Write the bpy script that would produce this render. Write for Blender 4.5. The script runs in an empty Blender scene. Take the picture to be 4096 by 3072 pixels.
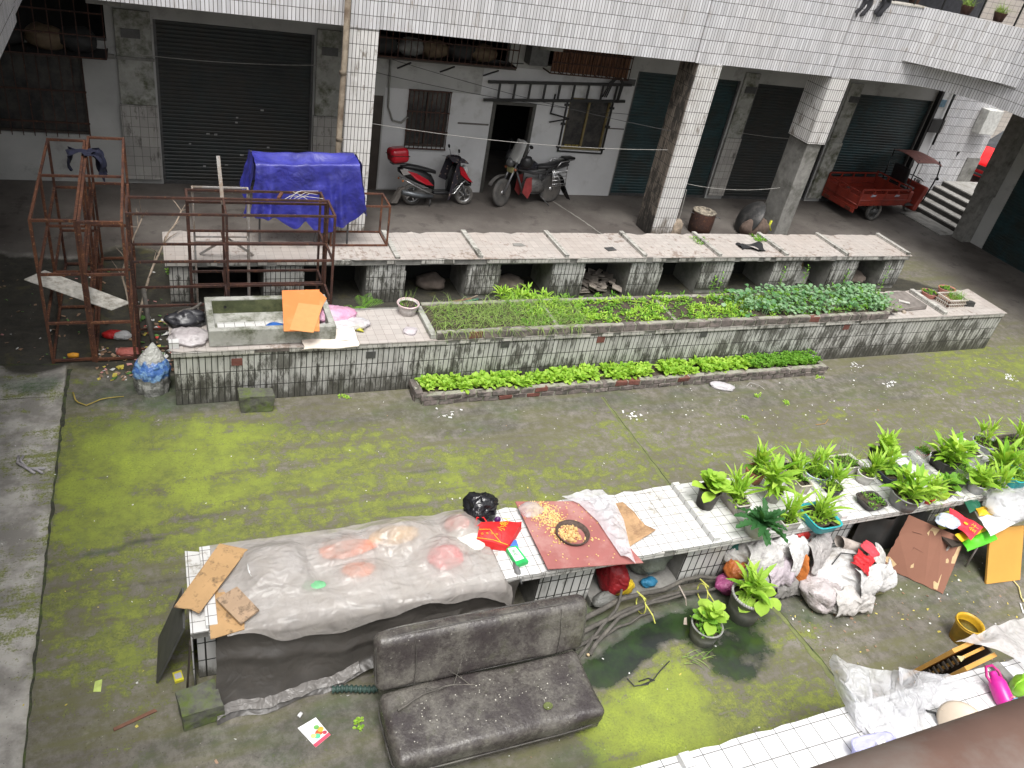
import bpy, math, random
import numpy as np
from mathutils import Vector, Matrix, noise
R_ = math.radians
random.seed(7)
sc = bpy.context.scene
col = sc.collection
# ------------------------------------------------------------------ camera
F_PX = 3230.0
_X = Vector((7740, -556, F_PX)).normalized()
_D = Vector((-1000, 4850, F_PX)); _D = (_D - _X * _D.dot(_X)).normalized()
_Z = -_D; _Y = _Z.cross(_X)
CAM = Vector((0, 0, 7.0))
ROT = Matrix((_X, _Y, _Z))
cd = bpy.data.cameras.new('camera'); cam = bpy.data.objects.new('camera', cd); col.objects.link(cam)
cd.sensor_width = 36; cd.lens = F_PX / 4096 * 36; cd.clip_start = 0.05; cd.clip_end = 600
r = ROT @ Vector((1, 0, 0)); u = ROT @ Vector((0, -1, 0)); b = ROT @ Vector((0, 0, -1))
cam.matrix_world = Matrix(((r.x, u.x, b.x, CAM.x), (r.y, u.y, b.y, CAM.y), (r.z, u.z, b.z, CAM.z), (0, 0, 0, 1)))
sc.camera = cam
# ------------------------------------------------------------------ sky, sun, exposure (overcast day)
SUN_EL, SUN_AZ = 68, 200
w = bpy.data.worlds.new('World'); sc.world = w; w.use_nodes = True
wn = w.node_tree; bg = wn.nodes['Background']
sky = wn.nodes.new('ShaderNodeTexSky'); sky.sky_type = 'NISHITA'; sky.sun_disc = False
sky.sun_elevation = R_(SUN_EL); sky.sun_rotation = R_(SUN_AZ); sky.dust_density = 6; sky.air_density = 1.0; sky.ozone_density = 0.6
hs = wn.nodes.new('ShaderNodeHueSaturation'); hs.inputs['Saturation'].default_value = 0.18
wn.links.new(sky.outputs[0], hs.inputs['Color']); wn.links.new(hs.outputs[0], bg.inputs[0])
bg.inputs[1].default_value = 0.135
sl = bpy.data.lights.new('sun', 'SUN'); sl.energy = 1.55; sl.angle = R_(26); sl.color = (1, .975, .94)
so = bpy.data.objects.new('sun', sl); col.objects.link(so)
sd = Vector((math.sin(R_(SUN_AZ)) * math.cos(R_(SUN_EL)), math.cos(R_(SUN_AZ)) * math.cos(R_(SUN_EL)), math.sin(R_(SUN_EL))))
so.rotation_euler = sd.to_track_quat('Z', 'Y').to_euler()
sc.view_settings.view_transform = 'Standard'; sc.view_settings.look = 'None'; sc.view_settings.gamma = 1
sc.view_settings.exposure = 0.84
sc.render.engine = 'CYCLES'
# ------------------------------------------------------------------ pixel-of-the-photo helpers (2212-wide view) to world points on a known plane
K_ = 4096 / 2212
def _ray(x, y): return ROT @ Vector((x * K_ - 2048, y * K_ - 1536, F_PX))
def G(x, y, z=0.0):
    d = _ray(x, y); return CAM + d * ((z - CAM.z) / d.z)
def GY(x, y, Y):
    d = _ray(x, y); return CAM + d * (Y / d.y)
def GX(x, y, X):
    d = _ray(x, y); return CAM + d * (X / d.x)
def V(*a): return Vector(a)
U = Vector((0, 0, 1))
def _dummy(): pass
def rnd(a, b): return random.uniform(a, b)
def RZ(a): return Matrix.Rotation(R_(a), 4, 'Z')
def RX(a): return Matrix.Rotation(R_(a), 4, 'X')
def RY(a): return Matrix.Rotation(R_(a), 4, 'Y')
def T(*a): return Matrix.Translation(Vector(a))
# ------------------------------------------------------------------ mesh builder
class MB:
    def __init__(s, xf=None): s.v = []; s.f = []; s.m = []; s.s = []; s.c = []; s.xf = xf
    def add(s, vs, fs, mi=0, smooth=False, c=0.5):
        n = len(s.v)
        for p in vs:
            p = Vector(p)
            if s.xf: p = s.xf @ p
            s.v.append(p); s.c.append(c)
        for f in fs: s.f.append([n + i for i in f]); s.m.append(mi); s.s.append(smooth)
        return s
    def box(s, x0, x1, y0, y1, z0, z1, mi=0, c=.5):
        vs = [(x0, y0, z0), (x1, y0, z0), (x1, y1, z0), (x0, y1, z0), (x0, y0, z1), (x1, y0, z1), (x1, y1, z1), (x0, y1, z1)]
        return s.add(vs, [(3, 2, 1, 0), (4, 5, 6, 7), (0, 1, 5, 4), (1, 2, 6, 5), (2, 3, 7, 6), (3, 0, 4, 7)], mi, False, c)
    def cbox(s, M, sx, sy, sz, mi=0, jit=0, c=.5):
        vs = [M @ Vector((a * sx / 2 + rnd(-jit, jit), b_ * sy / 2 + rnd(-jit, jit), d * sz / 2 + rnd(-jit, jit))) for d in (-1, 1) for a, b_ in ((-1, -1), (1, -1), (1, 1), (-1, 1))]
        return s.add(vs, [(3, 2, 1, 0), (4, 5, 6, 7), (0, 1, 5, 4), (1, 2, 6, 5), (2, 3, 7, 6), (3, 0, 4, 7)], mi, False, c)
    def beam(s, a, b_, w_, h=None, mi=0, up=None):
        a = Vector(a); b_ = Vector(b_); h = h or w_; d = (b_ - a).normalized(); up = up or (U if abs(d.z) < .9 else V(0, 1, 0))
        x = d.cross(up).normalized(); y = x.cross(d)
        o = [x * i * w_ / 2 + y * j * h / 2 for i, j in ((-1, -1), (1, -1), (1, 1), (-1, 1))]
        return s.add([a + k for k in o] + [b_ + k for k in o], [(0, 1, 2, 3), (7, 6, 5, 4), (4, 5, 1, 0), (5, 6, 2, 1), (6, 7, 3, 2), (7, 4, 0, 3)], mi)
    def tube(s, pts, r, n=8, mi=0, cap=True, c=.5):
        pts = [Vector(p) for p in pts]; rs = r if isinstance(r, (list, tuple)) else [r] * len(pts); vs = []; fs = []
        d0 = (pts[1] - pts[0]).normalized(); x = d0.orthogonal().normalized()
        for i, p in enumerate(pts):
            d = (pts[min(i + 1, len(pts) - 1)] - pts[max(i - 1, 0)]).normalized()
            x = (x - d * x.dot(d)).normalized(); y = d.cross(x)
            for k in range(n):
                a = 2 * math.pi * k / n; vs.append(p + (x * math.cos(a) + y * math.sin(a)) * rs[i])
        for i in range(len(pts) - 1):
            for k in range(n): fs.append((i * n + k, i * n + (k + 1) % n, (i + 1) * n + (k + 1) % n, (i + 1) * n + k))
        if cap: fs.append(tuple(reversed(range(n)))); fs.append(tuple(range((len(pts) - 1) * n, len(pts) * n)))
        return s.add(vs, fs, mi, n > 5, c)
    def lathe(s, M, prof, n=24, sx=1, sy=1, mi=0, power=2):
        vs = []; fs = []
        for (r_, z) in prof:
            for k in range(n):
                a = 2 * math.pi * k / n; ca, sa = math.cos(a), math.sin(a)
                if power != 2:
                    e = 2 / power; ca = math.copysign(abs(ca) ** e, ca); sa = math.copysign(abs(sa) ** e, sa)
                vs.append(M @ Vector((r_ * sx * ca, r_ * sy * sa, z)))
        for i in range(len(prof) - 1):
            for k in range(n): fs.append((i * n + k, i * n + (k + 1) % n, (i + 1) * n + (k + 1) % n, (i + 1) * n + k))
        if prof[0][0] > 1e-4: fs.append(tuple(reversed(range(n))))
        return s.add(vs, fs, mi, True)
    def torus(s, M, R, r_, n=24, m=8, mi=0):
        pts = [M @ Vector((R * math.cos(2 * math.pi * k / n), R * math.sin(2 * math.pi * k / n), 0)) for k in range(n)]
        ax = (M.to_3x3() @ U).normalized(); c0 = M.to_translation(); vs = []; fs = []
        for p in pts:
            d = (p - c0).normalized()
            for j in range(m):
                a = 2 * math.pi * j / m; vs.append(p + d * r_ * math.cos(a) + ax * r_ * math.sin(a))
        for k in range(n):
            for j in range(m): fs.append((k * m + j, k * m + (j + 1) % m, ((k + 1) % n) * m + (j + 1) % m, ((k + 1) % n) * m + j))
        return s.add(vs, fs, mi, True)
    def surf(s, fn, nu, nv, mi=0, smooth=True, thick=0, c=.5):
        P = [[Vector(fn(i / nu, j / nv)) for j in range(nv + 1)] for i in range(nu + 1)]
        vs = [p for row in P for p in row]; w_ = nv + 1
        fs = [(i * w_ + j, (i + 1) * w_ + j, (i + 1) * w_ + j + 1, i * w_ + j + 1) for i in range(nu) for j in range(nv)]
        return s.add(vs, fs, mi, smooth, c)
    def prism(s, pts, off, mi=0, smooth=False, c=.5):
        pts = [Vector(p) for p in pts]; off = Vector(off); n = len(pts)
        fs = [tuple(range(n)), tuple(reversed(range(n, 2 * n)))] + [(i, n + i, n + (i + 1) % n, (i + 1) % n) for i in range(n)]
        return s.add(pts + [p + off for p in pts], fs, mi, smooth, c)
    def ball(s, M, n=12, m=8, mi=0, fn=None, smooth=True, c=.5):
        vs = []; fs = []
        for i in range(m + 1):
            t = math.pi * i / m
            for k in range(n):
                a = 2 * math.pi * k / n; d = Vector((math.sin(t) * math.cos(a), math.sin(t) * math.sin(a), math.cos(t)))
                vs.append(M @ (d * (fn(d) if fn else 1)))
        for i in range(m):
            for k in range(n): fs.append((i * n + k, (i + 1) * n + k, (i + 1) * n + (k + 1) % n, i * n + (k + 1) % n))
        return s.add(vs, fs, mi, smooth, c)
    def build(s, name, mats, parent=None, base=None, mod=None, **tg):
        if not isinstance(mats, (list, tuple)): mats = [mats]
        if parent is not None: o0 = W0[parent]
        elif base is not None: o0 = Vector(base)
        else:
            xs = [p.x for p in s.v]; ys = [p.y for p in s.v]; zs = [p.z for p in s.v]
            o0 = Vector(((min(xs) + max(xs)) / 2, (min(ys) + max(ys)) / 2, min(zs)))
        me = bpy.data.meshes.new(name); me.from_pydata([p - o0 for p in s.v], [], s.f)
        for m_ in mats: me.materials.append(m_)
        me.polygons.foreach_set('material_index', s.m); me.polygons.foreach_set('use_smooth', s.s)
        if len(set(s.c)) > 1:
            at = me.attributes.new('v', 'FLOAT', 'POINT'); at.data.foreach_set('value', s.c)
        uv = me.uv_layers.new(name='UVMap'); d = []
        for pl in me.polygons:
            n = pl.normal; ax, ay, az = abs(n.x), abs(n.y), abs(n.z)
            for li in pl.loop_indices:
                p = s.v[me.loops[li].vertex_index]
                if az >= ax and az >= ay: d += [p.x, p.y]
                elif ay >= ax: d += [p.x, p.z]
                else: d += [p.y, p.z]
        uv.data.foreach_set('uv', d)
        o = bpy.data.objects.new(name, me); col.objects.link(o); W0[o] = o0
        if parent is not None: o.parent = parent; o.location = (0, 0, 0); W0[o] = o0
        else: o.location = o0
        if mod:
            bv = o.modifiers.new('bevel', 'BEVEL'); bv.width = mod; bv.segments = 2; bv.limit_method = 'ANGLE'
        tag(o, **tg)
        return o
W0 = {}
def tag(o, label=None, cat=None, group=None, kind=None):
    if label: o['label'] = label
    if cat: o['category'] = cat
    if group: o['group'] = group
    if kind: o['kind'] = kind
    return o
def thing(name, loc, label, cat, group=None):
    o = bpy.data.objects.new(name, None); o.empty_display_size = .1; col.objects.link(o); o.location = Vector(loc); W0[o] = Vector(loc)
    return tag(o, label, cat, group)
def nz(p, f=1.0): return noise.noise(Vector(p) * f)
def crumple(mb, c, rx, ry, rz, seed=0, amp=.3, f=2.2, n=44, m=28, mi=0, zmin=None, M=None, smooth=True):
    """a loose bag or cloth lump: a closed surface folded by ridged noise"""
    o = Vector((seed * 3.7, seed * 1.3, seed * 2.1)); M = M or Matrix.Identity(4)
    def fn(d):
        vd = noise.voronoi((d + o) * f * 1.15)[0]; w1 = noise.voronoi((d * 1.0 + o * 1.7) * f * 2.3)[0]
        return 1 + amp * .75 * nz(d + o * 2, f * .6) + amp * .62 * (.55 - min(1, vd[1] - vd[0])) + amp * .22 * (.5 - min(1, w1[1] - w1[0])) + amp * .3 * (.4 - abs(nz(d + o, f * 1.7))) - amp * .1
    st = len(mb.v)
    mb.ball(T(*c) @ M @ Matrix.Diagonal((rx, ry, rz, 1)), n, m, mi, fn, smooth)
    if zmin is not None:
        for i in range(st, len(mb.v)):
            if mb.v[i].z < zmin: mb.v[i].z = zmin + 0.002 * nz(mb.v[i], 9)
    return mb
# ------------------------------------------------------------------ materials
def newmat(name):
    m = bpy.data.materials.new(name); m.use_nodes = True; nt = m.node_tree
    for n in list(nt.nodes): nt.nodes.remove(n)
    out = nt.nodes.new('ShaderNodeOutputMaterial'); return m, nt, out
def nd(nt, typ, props=None, **ins):
    n = nt.nodes.new('ShaderNode' + typ)
    for k, v in (props or {}).items(): setattr(n, k, v)
    for k, v in ins.items():
        k = int(k[1:]) if k[0] == 'i' and k[1:].isdigit() else k.replace('_', ' ')
        if isinstance(v, bpy.types.NodeSocket): nt.links.new(v, n.inputs[k])
        else:
            if isinstance(v, tuple) and len(v) == 3 and n.inputs[k].type == 'RGBA': v = (*v, 1)
            n.inputs[k].default_value = v
    return n
def coords(nt, kind='pos', scale=(1, 1, 1)):
    if kind == 'pos': s = nd(nt, 'NewGeometry').outputs['Position']
    elif kind == 'uv': s = nd(nt, 'UVMap').outputs[0]
    else: s = nd(nt, 'TexCoord').outputs['Object']
    if scale != (1, 1, 1): s = nd(nt, 'Mapping', None, Vector=s, Scale=scale).outputs[0]
    return s
def nzn(nt, vec, scale, detail=4, rough=.6, dist=0): return nd(nt, 'TexNoise', None, Vector=vec, Scale=scale, Detail=detail, Roughness=rough, Distortion=dist).outputs[0]
def ramp(nt, fac, a, b_, c0=0., c1=1.):
    return nd(nt, 'MapRange', None, Value=fac, From_Min=a, From_Max=b_, To_Min=c0, To_Max=c1).outputs[0]
def mix(nt, fac, a, b_, mode='MIX'):
    n = nt.nodes.new('ShaderNodeMix'); n.data_type = 'RGBA'; n.blend_type = mode
    for k, v in ((0, fac), (6, a), (7, b_)):
        if isinstance(v, bpy.types.NodeSocket): nt.links.new(v, n.inputs[k])
        else: n.inputs[k].default_value = (*v, 1) if isinstance(v, tuple) and len(v) == 3 else v
    return n.outputs[2]
def mth(nt, op, a, b_=0.): return nd(nt, 'Math', {'operation': op, 'use_clamp': False}, i0=a, i1=b_).outputs[0]
def bsdf(nt, out, colr, rough=.7, metal=0., bump=None, bs=.3, bd=.01, **kw):
    p = nd(nt, 'BsdfPrincipled', None, Base_Color=colr, Roughness=rough, Metallic=metal, **kw)
    if bump is not None:
        bn = nd(nt, 'Bump', None, Height=bump, Strength=bs, Distance=bd); nt.links.new(bn.outputs[0], p.inputs['Normal'])
    nt.links.new(p.outputs[0], out.inputs[0]); return p
_pc = {}
def plain(name, c, rough=.7, metal=0., var=.25, scale=9., dirt=None, damt=.5, dscale=3., bs=.15, **kw):
    if name in _pc: return _pc[name]
    m, nt, out = newmat(name); P = coords(nt, 'obj')
    n1 = nzn(nt, P, scale, 5); lo = tuple(x * (1 - var) for x in c); hi = tuple(min(1, x * (1 + var)) for x in c)
    cc = mix(nt, ramp(nt, n1, .3, .7), lo, hi)
    if dirt:
        n2 = nzn(nt, P, dscale, 6, .7); cc = mix(nt, ramp(nt, n2, 1 - damt - .08, 1 - damt + .1), cc, dirt)
    bsdf(nt, out, cc, rough, metal, n1, bs, **kw); _pc[name] = m; return m
def tile(name, bw, bh, mortar, ct, cg, grime, gamt=.5, streak=True, base=0., rough=.3, vary=.06, gs=1.5, tint=None, off=(0, 0, 0)):
    """glazed wall tile with recessed joints, run-down stains and patches of grime"""
    m, nt, out = newmat(name); uv = coords(nt, 'uv'); P = coords(nt, 'pos')
    uvm = nd(nt, 'Mapping', None, Vector=uv, Location=off).outputs[0]
    br = nd(nt, 'TexBrick', {'offset': 0.0, 'squash': 1.0}, Vector=uvm, Color1=tuple(x * (1 - vary) for x in ct), Color2=tuple(min(1, x * (1 + vary)) for x in ct), Mortar=cg, Scale=1.0, Mortar_Size=mortar, Mortar_Smooth=.1, Bias=0., Brick_Width=bw, Row_Height=bh)
    br.inputs['Mortar Smooth'].default_value = .1
    n0 = nzn(nt, P, .8, 3); c = br.outputs[0]
    c = mix(nt, ramp(nt, n0, .35, .75, 0, .22), c, tint or (.62, .57, .50))
    if streak:
        sv = nd(nt, 'Mapping', None, Vector=P, Scale=(9, 9, .55)).outputs[0]
        n1 = nzn(nt, sv, 1.0, 5, .65); n2 = nzn(nt, P, gs, 4, .6)
        k = mth(nt, 'MULTIPLY', ramp(nt, n1, .5, .72), ramp(nt, n2, .62 - gamt * .3, .8 - gamt * .3))
        c = mix(nt, mth(nt, 'MINIMUM', k, .9), c, grime)
    n3 = nzn(nt, nd(nt, 'Mapping', None, Vector=P, Scale=(1.5, 1.5, .45 if streak else 1.5)).outputs[0], 5.5, 7, .74); n4 = nzn(nt, P, 1.1, 3, .6)
    k2 = ramp(nt, mth(nt, 'ADD', n3, mth(nt, 'MULTIPLY', n4, .55)), 1.02 - gamt * .32, 1.12 - gamt * .32)
    c = mix(nt, mth(nt, 'MULTIPLY', k2, .85), c, grime)
    if base:
        z = nd(nt, 'SeparateXYZ', None, Vector=P).outputs[2]
        h = mth(nt, 'ADD', ramp(nt, z, 0, base, .34, -.12), n3)
        c = mix(nt, ramp(nt, h, .55, .75, 0, .9), c, tuple(x * .8 for x in grime))
    c2 = mix(nt, br.outputs[1], c, cg)
    fine = nzn(nt, P, 60, 3); hgt = mth(nt, 'SUBTRACT', mth(nt, 'MULTIPLY', fine, .08), br.outputs[1])
    bsdf(nt, out, c2, ramp(nt, k2, 0, 1, rough, .8), 0., hgt, .5, .006); return m
def rustmat(name, c1, c2, c3, rough=.75):
    m, nt, out = newmat(name); P = coords(nt, 'pos'); n1 = nzn(nt, P, 3, 6, .7); n2 = nzn(nt, P, 22, 5, .7)
    c = mix(nt, ramp(nt, n1, .4, .6), c1, c2); c = mix(nt, ramp(nt, n2, .56, .68), c, c3)
    bsdf(nt, out, c, rough, .1, n2, .4, .004); return m
def foliage(name, c1, c2, c3=None, rough=.55, tr=.35):
    m, nt, out = newmat(name); at = nd(nt, 'Attribute', {'attribute_name': 'v'}).outputs['Fac']; P = coords(nt, 'pos')
    n1 = nzn(nt, P, 30, 3)
    c = mix(nt, at, c1, c2); c = mix(nt, ramp(nt, n1, .4, .7, 0, .35), c, c3 or tuple(x * .6 for x in c1))
    p = nd(nt, 'BsdfPrincipled', None, Base_Color=c, Roughness=rough); p.inputs['Specular IOR Level'].default_value = .25
    t = nd(nt, 'BsdfTranslucent', None, Color=mix(nt, .5, c, (min(1, c2[0] * 1.6), min(1, c2[1] * 1.5), c2[2] * .6)))
    ms = nd(nt, 'MixShader', None, i0=tr, i1=p.outputs[0], i2=t.outputs[0]); nt.links.new(ms.outputs[0], out.inputs[0]); return m
def creases(nt, P, sc=5.):
    r1 = mth(nt, 'ABSOLUTE', mth(nt, 'SUBTRACT', nzn(nt, P, sc, 3, .5, .8), .5)); r2 = mth(nt, 'ABSOLUTE', mth(nt, 'SUBTRACT', nzn(nt, P, sc * 2.6, 2, .5, 1.2), .5))
    vd = nd(nt, 'TexVoronoi', {'feature': 'DISTANCE_TO_EDGE'}, Vector=nd(nt, 'Mapping', None, Vector=P, Scale=(1, 1, 1.3), Rotation=(.5, .3, .2)).outputs[0], Scale=sc * 1.9).outputs[0]
    return mth(nt, 'ADD', mth(nt, 'ADD', mth(nt, 'MULTIPLY', r1, 3.), mth(nt, 'MULTIPLY', r2, 1.4)), mth(nt, 'MULTIPLY', mth(nt, 'MINIMUM', vd, .14), .9))
def creased(name, c, rough=.5, var=.12, dirt=None, damt=.4, dscale=4., sc=3., bs=.5, bd=.045):
    if name in _pc: return _pc[name]
    m, nt, out = newmat(name); P = coords(nt, 'pos'); n1 = nzn(nt, P, 5, 5); cr = creases(nt, P, sc)
    cc = mix(nt, ramp(nt, n1, .3, .7), tuple(x * (1 - var) for x in c), tuple(min(1, x * (1 + var)) for x in c))
    if dirt: cc = mix(nt, ramp(nt, nzn(nt, P, dscale, 6, .7), 1 - damt - .08, 1 - damt + .1), cc, dirt)
    bsdf(nt, out, cc, rough, 0, cr, bs, bd); _pc[name] = m; return m
def film(name, c, alpha=.6, rough=.25, dirt=None, var=.25, bsc=2.6, bstr=.6):
    """thin plastic sheet: partly see-through, glossy, cloudy in places"""
    m, nt, out = newmat(name); P = coords(nt, 'pos'); n1 = nzn(nt, P, 4, 5, .6, .6); n2 = nzn(nt, P, 26, 4)
    cc = mix(nt, ramp(nt, n1, .45, .75), c, dirt or tuple(x * .75 for x in c))
    p = nd(nt, 'BsdfPrincipled', None, Base_Color=cc, Roughness=rough); cr = creases(nt, P, bsc); bn = nd(nt, 'Bump', None, Height=cr, Strength=bstr, Distance=.045)
    nt.links.new(bn.outputs[0], p.inputs['Normal']); t = nd(nt, 'BsdfTransparent', None, Color=(1, 1, 1)); tl = nd(nt, 'BsdfTranslucent', None, Color=cc)
    m1 = nd(nt, 'MixShader', None, i0=.35, i1=p.outputs[0], i2=tl.outputs[0])
    af = mth(nt, 'ADD', ramp(nt, n1, .3, .7, alpha - var, alpha + var), ramp(nt, cr, .3, 1.1, .16, -.06))
    ms = nd(nt, 'MixShader', None, i0=mth(nt, 'MINIMUM', af, 1.), i1=t.outputs[0], i2=m1.outputs[0])
    nt.links.new(ms.outputs[0], out.inputs[0]); return m
def glass(name, c=(.6, .65, .65), a=.35):
    m, nt, out = newmat(name); g = nd(nt, 'BsdfPrincipled', None, Base_Color=c, Roughness=.08); t = nd(nt, 'BsdfTransparent')
    ms = nd(nt, 'MixShader', None, i0=a, i1=t.outputs[0], i2=g.outputs[0]); nt.links.new(ms.outputs[0], out.inputs[0]); return m
M = {}
GR = (.035, .034, .03)
M['facade'] = tile('facade_tile', .0655, .245, .0052, (.56, .56, .58), (.085, .078, .072), (.30, .26, .22), .34, True, rough=.25, vary=.15, tint=(.55, .5, .46))
M['column'] = tile('column_tile', .0655, .245, .0055, (.62, .61, .60), (.07, .065, .06), (.15, .12, .09), .46, True, .5, rough=.25, vary=.07)
M['stall_side'] = tile('stall_side_tile', .078, .25, .0062, (.44, .44, .42), (.022, .021, .018), (.062, .060, .048), .76, True, .75, rough=.5, vary=.10, tint=(.36, .34, .28))
M['stall_top'] = tile('stall_top_tile', .136, .136, .0026, (.40, .37, .345), (.22, .195, .175), (.20, .15, .12), .56, False, rough=.45, vary=.08, tint=(.33, .22, .16), gs=.8)
M['stall_edge'] = tile('stall_edge_tile', .15, .07, .003, (.40, .39, .36), (.03, .03, .026), (.06, .058, .045), .62, True, rough=.6, vary=.16)
M['white_top'] = tile('white_top_tile', .2, .2, .0042, (.58, .58, .58), (.13, .13, .125), (.38, .37, .34), .42, False, rough=.22, vary=.03, tint=(.7, .69, .66))
M['white_top2'] = tile('white_top_tile_small', .136, .136, .0034, (.57, .57, .56), (.13, .12, .11), (.29, .27, .23), .50, False, rough=.22, vary=.03, tint=(.6, .57, .52))
M['plaster'] = plain('plaster', (.40, .40, .385), .9, var=.14, scale=1.2, dirt=(.19, .185, .17), damt=.37, dscale=1.3)
M['white_plaster'] = plain('white_plaster', (.54, .54, .54), .85, var=.10, scale=1.0, dirt=(.36, .355, .335), damt=.37, dscale=1.1)
M['concrete'] = plain('concrete', (.21, .205, .19), .9, var=.25, scale=6, dirt=(.09, .088, .075), damt=.42, dscale=2.5, bs=.4)
M['cement'] = plain('cement', (.33, .33, .30), .9, var=.2, scale=5, dirt=(.10, .105, .07), damt=.45, dscale=3.5, bs=.4)
M['mossy'] = plain('mossy_stone', (.10, .10, .085), .95, var=.4, scale=12, dirt=(.09, .12, .03), damt=.5, dscale=6, bs=.8)
M['brick'] = plain('old_brick', (.15, .125, .115), .95, var=.5, scale=5, dirt=(.06, .062, .05), damt=.45, dscale=9, bs=.7)
M['redbrick'] = plain('red_brick', (.15, .055, .042), .95, var=.35, scale=9, dirt=(.08, .06, .05), damt=.4, dscale=9, bs=.7)
M['mortar'] = plain('mortar', (.27, .26, .22), .95, var=.25, scale=14, dirt=(.10, .11, .06), damt=.45, dscale=7, bs=.8)
M['shutter'] = plain('shutter_green', (.017, .042, .046), .4, var=.3, scale=2, dirt=(.02, .028, .026), damt=.5, dscale=1.5)
M['shutter2'] = plain('shutter_grey', (.022, .028, .028), .5, var=.3, scale=2, dirt=(.03, .029, .026), damt=.5, dscale=1.5)
M['black'] = plain('black_paint', (.018, .018, .018), .5)
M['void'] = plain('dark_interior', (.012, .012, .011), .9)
M['darkwood'] = plain('dark_door', (.045, .035, .028), .6, scale=4)
M['rust'] = rustmat('rust_steel', (.13, .050, .025), (.055, .022, .016), (.28, .13, .06))
M['rustdark'] = rustmat('dark_rust_steel', (.032, .016, .013), (.065, .027, .018), (.15, .065, .03))
M['greysteel'] = rustmat('weathered_steel', (.30, .29, .28), (.22, .17, .13), (.42, .41, .39))
M['steel'] = plain('chrome_steel', (.6, .6, .6), .25, .9, var=.1)
M['dsteel'] = plain('dark_steel', (.10, .10, .10), .5, .5)
M['rubber'] = plain('rubber', (.06, .058, .055), .85, dirt=(.11, .10, .09), damt=.5)
M['vinyl'] = None
M['soil'] = plain('soil', (.045, .034, .024), .98, var=.5, scale=22, dirt=(.09, .07, .05), damt=.42, dscale=14, bs=1.2)
M['pipe'] = plain('drain_pipe', (.30, .25, .19), .5, dirt=(.14, .10, .07), damt=.45, dscale=2)
M['whitepvc'] = plain('white_pvc', (.6, .6, .57), .4, dirt=(.4, .38, .33), damt=.4)
M['wire'] = plain('wire', (.30, .29, .27), .6); M['blackwire'] = plain('black_wire', (.03, .03, .03), .6)
# ------------------------------------------------------------------ ground
def sm(t): t = np.clip(t, 0, 1); return t * t * (3 - 2 * t)
def blob(X, Y, cx, cy, rx, ry, soft=.5):
    d = np.sqrt(((X - cx) / rx) ** 2 + ((Y - cy) / ry) ** 2); return 1 - sm((d - (1 - soft)) / (2 * soft))
xs = np.concatenate(([-120, -40, -12], np.arange(-5, 24.01, .09), [30, 60, 140])); ys = np.concatenate(([-100, -30, -8], np.arange(-1, 18.01, .09), [30, 60, 150]))
XX, YY = np.meshgrid(xs, ys, indexing='ij')
wx = np.array([noise.noise(Vector((x * .9, y * .9, 0))) for x, y in zip(XX.ravel(), YY.ravel())]).reshape(XX.shape)
wy = np.array([noise.noise(Vector((x * .9, y * .9, 9))) for x, y in zip(XX.ravel(), YY.ravel())]).reshape(XX.shape)
A, B = XX + wx * .7, YY + wy * .6
mo = .86 * blob(A, B, -.2, 8.3, 1.9, 1.25, .45)
for a in ((1.6, 7.4, 3.4, 1.5, .5, .66), (4.6, 6.9, 2.6, .9, .5, .55), (-.9, 6.6, .9, 1.6, .5, .6), (8.5, 7.0, 4.5, 1.3, .6, .36), (15.6, 8.9, 2.6, 1.0, .6, .62), (4.3, 3.5, .95, .75, .4, .92),
          (5.3, 3.5, 1.2, .7, .5, .6), (6.1, 4.2, .8, .5, .5, .45), (5.2, 7.9, 2.0, .6, .6, .4), (-1.9, 9.9, .7, .45, .5, .6), (-1.9, 6.0, .5, 1.8, .5, .42), (1.0, 3.0, 1.6, .7, .6, .25), (11.5, 7.4, 3.5, .9, .6, .38), (16.2, 11.9, 1.3, .6, .6, .5), (-.4, 5.7, .7, .9, .5, .45), (.3, 14.0, .35, .2, .3, .98), (-.1, 13.6, .5, .25, .5, .7), (-2.0, 10.2, .3, 1.2, .6, .4), (3.0, 6.3, 3.0, .3, .4, .4)):
    mo = np.maximum(mo, a[5] * blob(A, B, *a[:5]))
mo *= np.clip((YY - 2.2), 0, 1); mo *= np.where(XX < -1.38, .72, 1.0)
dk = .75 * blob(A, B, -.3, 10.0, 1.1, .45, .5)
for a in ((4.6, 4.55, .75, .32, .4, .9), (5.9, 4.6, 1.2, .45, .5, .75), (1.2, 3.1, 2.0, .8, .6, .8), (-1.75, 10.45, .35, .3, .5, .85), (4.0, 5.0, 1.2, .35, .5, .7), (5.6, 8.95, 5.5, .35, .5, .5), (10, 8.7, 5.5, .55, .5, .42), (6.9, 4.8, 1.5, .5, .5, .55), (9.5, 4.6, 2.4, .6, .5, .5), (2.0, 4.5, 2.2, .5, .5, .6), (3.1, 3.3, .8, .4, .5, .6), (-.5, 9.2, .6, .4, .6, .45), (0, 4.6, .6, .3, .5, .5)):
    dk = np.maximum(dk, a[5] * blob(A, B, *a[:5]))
dirt_bay_shade = blob(A, B, -1.8, 12.55, 3.4, 1.75, .16); dirt_bay_shade = np.maximum(dirt_bay_shade, blob(A, B, 7, 12.0, 10.5, 1.5, .10) * .97); dirt_bay_shade = np.maximum(dirt_bay_shade, .8 * blob(A, B, -.45, 10.75, .9, .5, .3))  # real dirt, plus painted shade blackening the open bays under the back counter
wt = .85 * blob(A, B, 4.45, 4.48, .75, .28, .6); wt = np.maximum(wt, .62 * blob(A, B, 5.7, 4.35, 1.0, .32, .6))
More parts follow.
